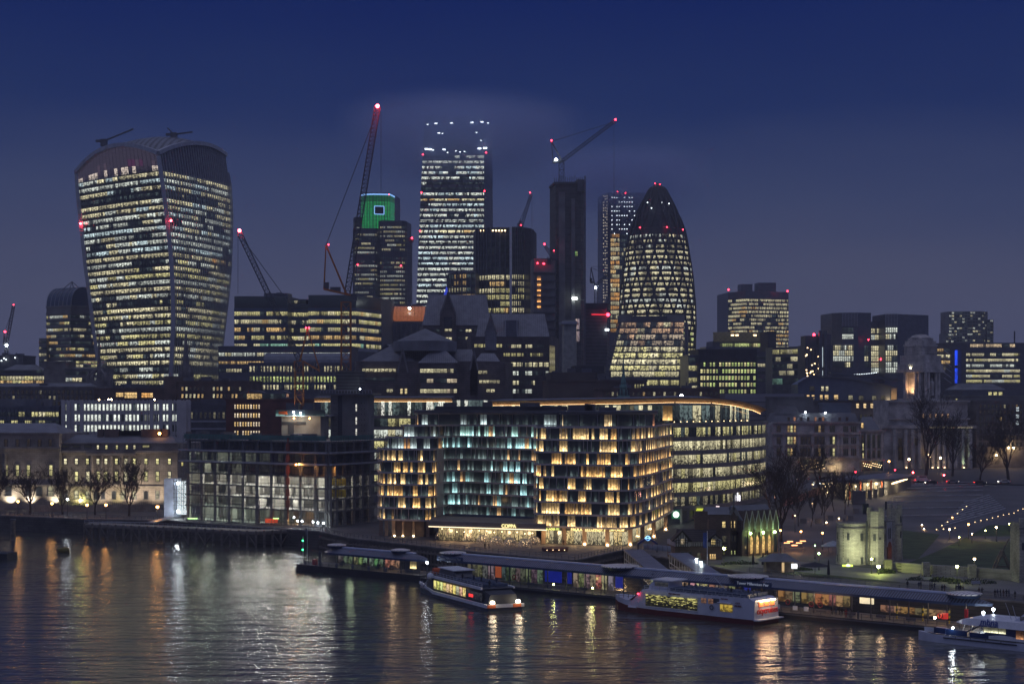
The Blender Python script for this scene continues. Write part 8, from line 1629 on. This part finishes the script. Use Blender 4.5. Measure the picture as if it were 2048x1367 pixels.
for i,u in enumerate((1094,1106,1118,1129)):lamp(u,1099,.6,L_DOT,'tiny white light set on the oval planter',SO,0,.12,'light','lights on the oval planter')
#  bare winter trees
def make_tree(seed,H,spread,trunk=.3,lev=5,low=.22,twig=.045):
 rr=random.Random(seed);tm,cm=MB(),MB()
 def grow(p,d,L,r,k):
  segs=3 if k<2 else 2;q=p
  for s in range(segs):
   d2=(d+Vector((rr.gauss(0,.13),rr.gauss(0,.13),rr.gauss(0,.06)+(.06 if k else 0)))).normalized();q2=q+d2*L/segs;r2=max(twig,r*(.86 if k else.9));(tm if k==0 else cm).tube(q,q2,r,r2,6 if k<2 else 4 if k<3 else 3,cap=False);q,d,r=q2,d2,r2
   if k and k<lev and s<segs-1:side(q,d,L*.6,r*.55,k+1,1)
  if k<lev:side(q,d,H*.31 if k==0 else L*rr.uniform(.62,.78),r*.66,k+1,rr.choice((2,3,3))if k else 5)
 def side(p,d,L,r,k,n):
  for i in range(n):
   a=2*math.pi*(i+rr.random()*.7)/n;tilt=rr.uniform(.3,.8)*spread;up=Vector((0,0,1))if abs(d.z)<.95 else Vector((1,0,0));x=d.cross(up).normalized();y=x.cross(d)
   grow(p,(d*math.cos(tilt)+(x*math.cos(a)+y*math.sin(a))*math.sin(tilt)+Vector((0,0,.12))).normalized(),L*rr.uniform(.75,1.15),max(twig,r),k)
 grow(Vector((0,0,0)),Vector((rr.gauss(0,.06),rr.gauss(0,.06),1)).normalized(),H*low,trunk,0);return tm,cm
protos=[]
for k,(sd,H,sp_,tr,lv,lo)in enumerate(((11,17,1.0,.42,5,.2),(12,17,.9,.4,5,.17),(13,24,1.05,.55,5,.2),(14,9,.8,.14,4,.3))):
 tm,cm=make_tree(sd,H,sp_,tr,lv,lo,.05 if k<3 else.035);protos.append((tm,cm))
PMESH=[]
def plant(kind,u,v,lab,group,s=1.0,rz=0,cat='tree'):
 p=GP(u,v);t=Thing('bare_tree',lab,cat,p,group)
 if len(PMESH)<=kind:PMESH.extend([None]*(kind+1-len(PMESH)))
 if PMESH[kind]is None:
  tm,cm=protos[kind];a=tm.build('trunk',BARK,t.o);b=cm.build('crown',BARK,t.o);PMESH[kind]=(a.data,b.data)
 else:
  for nm,me in zip(('trunk','crown'),PMESH[kind]):o=bpy.data.objects.new(nm,me);COL.objects.link(o);o.parent=t.o
 t.o.scale=(s,s,s);t.o.rotation_euler=(0,0,rz)
for i,(k,u,v,s,rz,lab)in enumerate(((0,-8,1024,1.0,1.7,'bare plane tree cut by the left edge of the picture'),(0,60,1028,1.05,.3,'bare plane tree right of the leftmost orange lamp'),(1,125,1028,1.0,1,'bare plane tree by the white embankment lamp'),(0,190,1029,.98,2.5,'bare plane tree between the third and fourth orange lamps'),(1,258,1032,1.2,4,'widest bare plane tree in front of the classical building'))):plant(k,u,v,lab,'bare trees along the left embankment',s,rz)
big='large bare trees on the hill at the right'
for k,u,v,s,rz,lab in((2,1562,1082,.92,.4,'largest bare tree, rising behind the gothic hall'),(2,1588,1010,.8,2.2,'bare tree between the curved canopy office and the pavilion'),(2,1852,950,1.35,1.1,'broad bare tree in front of the lit columned porch'),(2,1905,952,1.0,3.1,'bare tree right of the lit columned porch'),(2,2018,965,1.15,5,'bare tree at the right edge by the road'),(1,1960,960,1.0,2,'small bare tree between the porch trees and the right edge'),(1,1540,1020,1.0,5,'bare tree against the right end of the curved canopy office'),(2,1640,985,.7,4.2,'bare tree above the street trees at the pavilion')):plant(k,u,v,lab,big,s,rz)
for i,(u,v)in enumerate(((1597,1052),(1622,1052),(1643,1030),(1650,1050),(1668,1022),(1690,1028),(1664,1000),(1696,1012))):plant(3,u,v,'small young street tree on the paved square left of the pavilion','young street trees on the square',1.15+.1*(i%3),i*1.3)
LEAF=mat('leaves_dark_green',(.05,.07,.03),.8,scale=1.5,var=.4)
def shrub(u,v,w,h,lab,seed):
 rr=random.Random(seed);p=GP(u,v);mb=MB()
 for i in range(420):
  a,q=rr.uniform(0,6.283),rr.random()**.5;c=p+Vector((math.cos(a)*w*q,math.sin(a)*1.0*q,h*rr.random()*(1-.6*q)));n1=Vector((rr.gauss(0,1),rr.gauss(0,1),rr.gauss(0,1))).normalized()*.22;n2=n1.cross(Vector((rr.gauss(0,1),rr.gauss(0,1),1))).normalized()*.16
  mb.mesh([c-n1,c+n2,c+n1,c-n2],[(0,1,2,3)])
 t=Thing('shrub',lab,'shrub',p);t.part('foliage',mb,LEAF);t.part('stem',MB().tube(p,p+Vector((0,0,h*.6)),.08),BARK)
shrub(1772,1146,2.2,1.5,'leafy shrub lit yellow green by the brightest tower lamp',1);shrub(1855,1160,5,1.3,'low dark shrub bed in front of the ragstone wall',2);shrub(1890,1163,3.5,1.4,'dark shrub left of the wall lamp',3);shrub(1945,1167,5.5,1.4,'long dark shrub right of the wall lamp',4);shrub(1600,1140,3,.9,'dark planting behind the wide dark parasol',5);shrub(1480,1128,4.5,1.1,'dark hedge under the glowing arches',6)
for i,(u,v,lab)in enumerate(((1856,1158,'pale bench against the wharf shrubs, left one'),(1952,1166,'pale bench against the wharf shrubs, right one'))):p=GP(u,v+4);t=Thing('park_bench',lab,'bench',p);t.part('seat',MB().box(p+Vector((0,0,.45)),(2.0,.5,.1)),METAL_L);t.part('backrest',MB().box(p+Vector((0,.25,.75)),(2.0,.08,.45)),METAL_L);[t.part('leg',MB().box(p+Vector((s*.8,0,.22)),(.1,.45,.42)),METAL_D)for s in(-1,1)]
#  people
def figure(pose):
 J={'pel':(0,0,.95),'che':(0,0,1.3),'nek':(0,0,1.5),'hd1':(0,-.01,1.6),'hd2':(0,-.02,1.73),'shl':(-.19,0,1.42),'shr':(.19,0,1.42),'ell':(-.25,.02,1.14),'elr':(.25,.02,1.14),'hal':(-.25,-.06,.88),'har':(.25,-.06,.88),'hil':(-.1,0,.9),'hir':(.1,0,.9),'knl':(-.11,0,.5),'knr':(.11,0,.5),'anl':(-.11,.02,.09),'anr':(.11,.02,.09),'tol':(-.12,-.15,.04),'tor':(.12,-.15,.04)}
 if pose==1:J.update(knl=(-.1,-.2,.53),anl=(-.1,-.28,.1),tol=(-.1,-.45,.07),knr=(.1,.08,.5),anr=(.1,.33,.16),tor=(.1,.2,.04),ell=(-.25,.14,1.16),hal=(-.24,.22,.92),elr=(.25,-.1,1.16),har=(.22,-.28,1.0))
 if pose==2:J.update(elr=(.27,-.14,1.2),har=(.12,-.3,1.42),ell=(-.25,-.1,1.15),hal=(-.1,-.26,1.2))
 Rd=dict(pel=.16,che=.17,nek=.06,hd1=.085,hd2=.08,shl=.07,shr=.07,ell=.05,elr=.05,hal=.035,har=.035,hil=.1,hir=.1,knl=.07,knr=.07,anl=.05,anr=.05,tol=.04,tor=.04)
 E='pel-che che-nek nek-hd1 hd1-hd2 che-shl shl-ell ell-hal che-shr shr-elr elr-har pel-hil hil-knl knl-anl anl-tol pel-hir hir-knr knr-anr anr-tor'.split();ks=list(J);me=bpy.data.meshes.new('fig');me.from_pydata([J[k]for k in ks],[tuple(ks.index(x)for x in e.split('-'))for e in E],[]);o=bpy.data.objects.new('fig',me);COL.objects.link(o);md=o.modifiers.new('s','SKIN');md.use_smooth_shade=True
 for i,k in enumerate(ks):me.skin_vertices[0].data[i].radius=(Rd[k],Rd[k]*(.75 if k in('pel','che')else 1));me.skin_vertices[0].data[i].use_root=k=='pel'
 o.modifiers.new('u','SUBSURF').levels=1;dg=bpy.context.evaluated_depsgraph_get();dg.update();m2=bpy.data.meshes.new_from_object(o.evaluated_get(dg));bpy.data.objects.remove(o);m2.materials.clear();return m2
FIG=[figure(k)for k in range(3)];CLO=[mat('coat_black',(.02,.02,.025),.9,var=0),mat('coat_navy',(.03,.04,.08),.9,var=0),mat('coat_brown',(.08,.05,.035),.9,var=0),mat('coat_grey',(.12,.12,.13),.9,var=0),mat('jacket_red',(.3,.03,.03),.9,var=0)];FM={}
def person(p,rz,pose,ci,lab,group):
 k=(pose,ci)
 if k not in FM:FM[k]=FIG[pose].copy();FM[k].materials.append(CLO[ci])
 o=bpy.data.objects.new('person',FM[k]);COL.objects.link(o);o.location=p;o.rotation_euler=(0,0,rz);o['label']=lab;o['category']='person';o['group']=group
rr=random.Random(44)
for i,(u,v)in enumerate(((1815,1176),(1838,1178),(1842,1177),(1860,1180),(1864,1180),(1869,1180),(1884,1184),(1889,1184),(1912,1184),(1917,1184),(1921,1184),(1926,1186),(1990,1194),(1995,1194),(2001,1194),(2007,1194),(2013,1194),(2018,1194),(2030,1197),(1958,1190),(1964,1190))):person(GP(u,v),rr.uniform(0,6),i%3,(0,1,0,2)[i%4],'dark clothed person walking among the crowd on the wharf promenade','people on the wharf promenade')
for u,v,pz,c,lab in((970,1097,0,0,'person in black at the terrace railing, left of a pair'),(978,1098,2,1,'person in navy at the terrace railing, right of a pair'),(1127,1090,0,0,'dark figure standing outside the restaurant windows'),(1555,1102,1,0,'dark figure walking right of the glowing arches'),(1561,1106,0,2,'figure in brown just right of the walking dark figure'),(1535,1112,0,0,'dark figure in front of the rightmost glowing arch'),(1571,1040,1,3,'pale coated person walking on the avenue behind the hall'),(1585,1038,0,4,'person in red standing on the avenue'),(1834,962,0,0,'dark figure by the road, left of three'),(1839,962,0,1,'dark figure by the road, middle of three'),(1845,962,1,0,'dark figure by the road, right of three'),(1688,1046,0,0,'dark figure on the plaza beyond the parasols')):person(GP(u,v),1.0+u,pz,c,lab,'people near the buildings')
LP=lambda u,y,z=1.2:Vector((*(S0+PD*su(u,y)+PN*y),z))
for i,(u,y)in enumerate(((1663,3.5),(1667,4),(1672,3.2),(1679,4.4),(1684,3.6),(1690,4),(1697,3),(1702,2.4))):person(LP(u,y),rr.uniform(0,6),i%3,(0,2,1,0)[i%4],'dark clothed passenger queueing under the lit pier roof','passengers queueing on the pier')
person(LP(1692,.8),0,0,4,'person in a red jacket at the pier edge beside the queue','pier staff');person(LP(1716,.7),2,2,1,'person in navy handling ropes at the pier edge','pier staff');person(LP(1700,.9),1,0,3,'person in grey at the pier edge between red and navy jackets','pier staff')
B2=bpy.data.objects['white_red_cruise_boat'];c,n=math.cos(B2.rotation_euler.z),math.sin(B2.rotation_euler.z)
for i,(x,y)in enumerate(((18,4.5),(21,4.4),(29,4.6),(31,3),(32.5,5),(34.5,4),(36,6.5),(36.5,3))):person(Vector((B2.location.x+x*c-y*n,B2.location.y+x*n+y*c,5.25)),i,i%3,i%3,'passenger standing on the open top deck of the cruise boat','passengers on the cruise boat')
B1=bpy.data.objects['glass_sided_boat'];c,n=math.cos(B1.rotation_euler.z),math.sin(B1.rotation_euler.z)
for i,(x,y)in enumerate(((5,-3),(8,-6),(13,-4.5),(17,-4.5),(20,-3))):person(Vector((B1.location.x+x*c-y*n,B1.location.y+x*n+y*c,4.5)),i,i%3,i%2,'passenger on the upper deck of the glass sided boat','passengers on the glass sided boat')
rr=random.Random(8)
for i,(u,v,lab)in enumerate(((1640,975,'glowing white and blue market stall at the left end of the avenue lights'),(1662,977,'warm lit market stall in the middle of the avenue lights'),(1682,980,'warm lit market stall beside the pavilion glass front'))):
 p=GP(u,v+6);t=Thing('market_stall',lab,'stall',p);t.part('counter',MB().box(p+Vector((0,0,.6)),(6,2,1.2)),TIMBER);t.part('roof',MB().box(p+Vector((0,0,3.4)),(6.6,3,.25)),METAL_D);[t.part('post',MB().box(p+Vector((s*3,-1,1.7)),(.15,.15,3.4)),METAL_D)for s in(-1,1)]
 for k in range(9):t.part('stall_lamp',MB().ball(p+Vector((rr.uniform(-3.2,3.2),-1.2,rr.uniform(2.0,3.6))),.18,n=6),L_DOTW if i==0 and k%2 else L_DOT)
 point(p+Vector((0,-2.4,2.6)),(1,.75,.42),420,.4)
for u,v,c,pw in((1590,1046,(1,.5,.3),330),(1625,1022,(1,.55,.35),330),(1655,1000,(1,.6,.4),330),(1550,1008,(1,.4,.3),260)):lamp(u,v-16,5,L_DOT,{1590:'small warm lamp on the avenue just above the gothic hall',1625:'small warm lamp halfway up the avenue',1655:'small warm lamp near the top of the avenue',1550:'small warm lamp behind the gothic hall roof'}[u],c,pw,.2)
for u0,v0,u1,v1,lab in((1566,1012,1612,998,'low reddish lit wall along the avenue behind the gothic hall'),(1618,994,1640,988,'short reddish lit wall further up the avenue')):
 a,b=GP(u0,v0),GP(u1,v1);solo('low_wall',MB().bar(a+Vector((0,0,1.1)),b+Vector((0,0,1.1)),.5,2.4),mat('red_brown_wall',(.35,.16,.12),.8),lab,'wall',a)
for i,(u,v)in enumerate(((1700,1040),(1660,1040),(1636,1046),(1712,1026),(1606,1046))):p=GP(u,v);solo('stone_cube_seat',MB().box(p+Vector((0,0,.8)),(1.8,1.6,1.6)).box(p+Vector((0,0,1.62)),(1.5,1.3,.1)),CONC_D,'dark square planter block among the young street trees','planter',p,'planter blocks on the square')
CARP=[mat('car_paint_dark',(.03,.03,.035),.3,.3),mat('car_paint_silver',(.3,.3,.32),.3,.4),mat('car_paint_white',(.6,.6,.6),.35)]
TL=lamp_mat('tail_lamp',(1,.03,.02),7,'NONE');HL=lamp_mat('head_lamp',(1,.95,.8),12,'NONE')
def car(u,v,cp,d,lab,van=False):
 p=GP(u,v);t=Local('parked_car' if not van else 'van',lab,'van' if van else 'car',p,0 if d>0 else math.pi,'vehicles on the far road');L,H=(5.6,2.4)if van else(4.4,1.45)
 prof=[(-L/2,.4),(L/2,.4),(L/2,.85),(L/2-.9,1.0),(L/2-1.5,H),(-L/2+(.1 if van else.9),H),(-L/2,1.0)];n=len(prof)
 t.part('body',MB().mesh([(x,-.88,z)for x,z in prof]+[(x,.88,z)for x,z in prof],[tuple(range(n)),tuple(range(n,2*n))[::-1]]+[(i,n+i,n+(i+1)%n,(i+1)%n)for i in range(n)]),CARP[cp]);t.part('side_glass',MB().box((-.1,0,H-.32),(L*.48,1.8,.42)),GLASS_D)
 for x in(-L*.32,L*.32):
  for y in(-.8,.8):t.part('wheel',MB().tube((x,y-.12,.33),(x,y+.12,.33),.33,n=12),BLACK)
 for y in(-.6,.6):t.part('headlight',MB().box((L/2+.02,y,.75),(.08,.3,.18)),HL);t.part('tail_light',MB().box((-L/2-.02,y,.85),(.08,.3,.2)),TL)
for a in((1560,966,0,1,'dark car on the far road behind the largest bare tree'),(1606,962,1,-1,'silver car on the road below the baroque block'),(1652,960,0,1,'dark car on the road below the arched cafe door'),(1700,958,2,-1,'white car on the road behind the pavilion roof'),(1862,968,0,-1,'dark car on the road between the two red signals'),(1905,966,1,1,'silver car on the road right of the second red signal'),(1960,968,0,1,'dark car on the road under the right bare trees'),(2008,966,2,-1,'white car on the road near the picture edge')):car(*a)
car(1845,963,2,1,'white van on the road by the first red signal',True)
#  air
def volume(name,x0,x1,y0,y1,z0,z1,dens,col,aniso=0.2):
 m=bpy.data.materials.new(name);m.use_nodes=True;t=m.node_tree;t.nodes.clear()
 o=N(t,'ShaderNodeOutputMaterial');v=N(t,'ShaderNodeVolumePrincipled');v.inputs['Color'].default_value=(*col,1);v.inputs['Density'].default_value=dens;v.inputs['Anisotropy'].default_value=aniso
 t.links.new(v.outputs[0],o.inputs['Volume'])
 mb=MB().box(((x0+x1)/2,(y0+y1)/2,(z0+z1)/2),(x1-x0,y1-y0,z1-z0))
 ob=mb.build(name,m);ob['kind']='stuff';ob.display_type='WIRE';return m,v
volume('haze',-2600,2600,-400,6500,-4,262,.00016,(.85,.86,.95))
m,v=volume('low_cloud',-230,230,1060,1680,196,261,.03,(.52,.64,.95),0);t=m.node_tree
def M(op,*a):
 n=N(t,'ShaderNodeMath',operation=op)
 for i,x in enumerate(a):
  if isinstance(x,(int,float)):n.inputs[i].default_value=x
  else:t.links.new(x,n.inputs[i])
 return n.outputs[0]
tc=N(t,'ShaderNodeTexCoord');se=N(t,'ShaderNodeSeparateXYZ');t.links.new(tc.outputs['Object'],se.inputs[0]);X,Yc,Z=se.outputs
def blob(x,y,rx,ry):return M('MAXIMUM',M('SUBTRACT',1.0,M('ADD',M('POWER',M('ABSOLUTE',M('DIVIDE',M('SUBTRACT',X,x),rx)),2.0),M('POWER',M('ABSOLUTE',M('DIVIDE',M('SUBTRACT',Yc,y),ry)),2.0))),0.0)
b=M('MAXIMUM',blob(-38,1240,95,115),M('MULTIPLY',blob(95,1490,85,120),.9));b=M('POWER',b,1.6)
zr=N(t,'ShaderNodeMapRange',interpolation_type='SMOOTHSTEP');t.links.new(Z,zr.inputs[0]);zr.inputs[1].default_value=200;zr.inputs[2].default_value=250
zt2=N(t,'ShaderNodeMapRange',interpolation_type='SMOOTHSTEP');t.links.new(Z,zt2.inputs[0]);zt2.inputs[1].default_value=261;zt2.inputs[2].default_value=252
no=N(t,'ShaderNodeTexNoise');no.inputs['Scale'].default_value=.018;no.inputs['Detail'].default_value=3;t.links.new(tc.outputs['Object'],no.inputs['Vector'])
d=M('MULTIPLY',M('MULTIPLY',M('MULTIPLY',b,zr.outputs[0]),zt2.outputs[0]),M('MULTIPLY',M('ADD',no.outputs['Fac'],.3),.042));t.links.new(d,v.inputs['Density'])
for u,vv,pw in((858,297,600),(965,296,800),(890,247,200),(955,245,200)):point(P3(u,vv,1208),(.8,.88,1),pw,.8,'cloud_lit_flood')
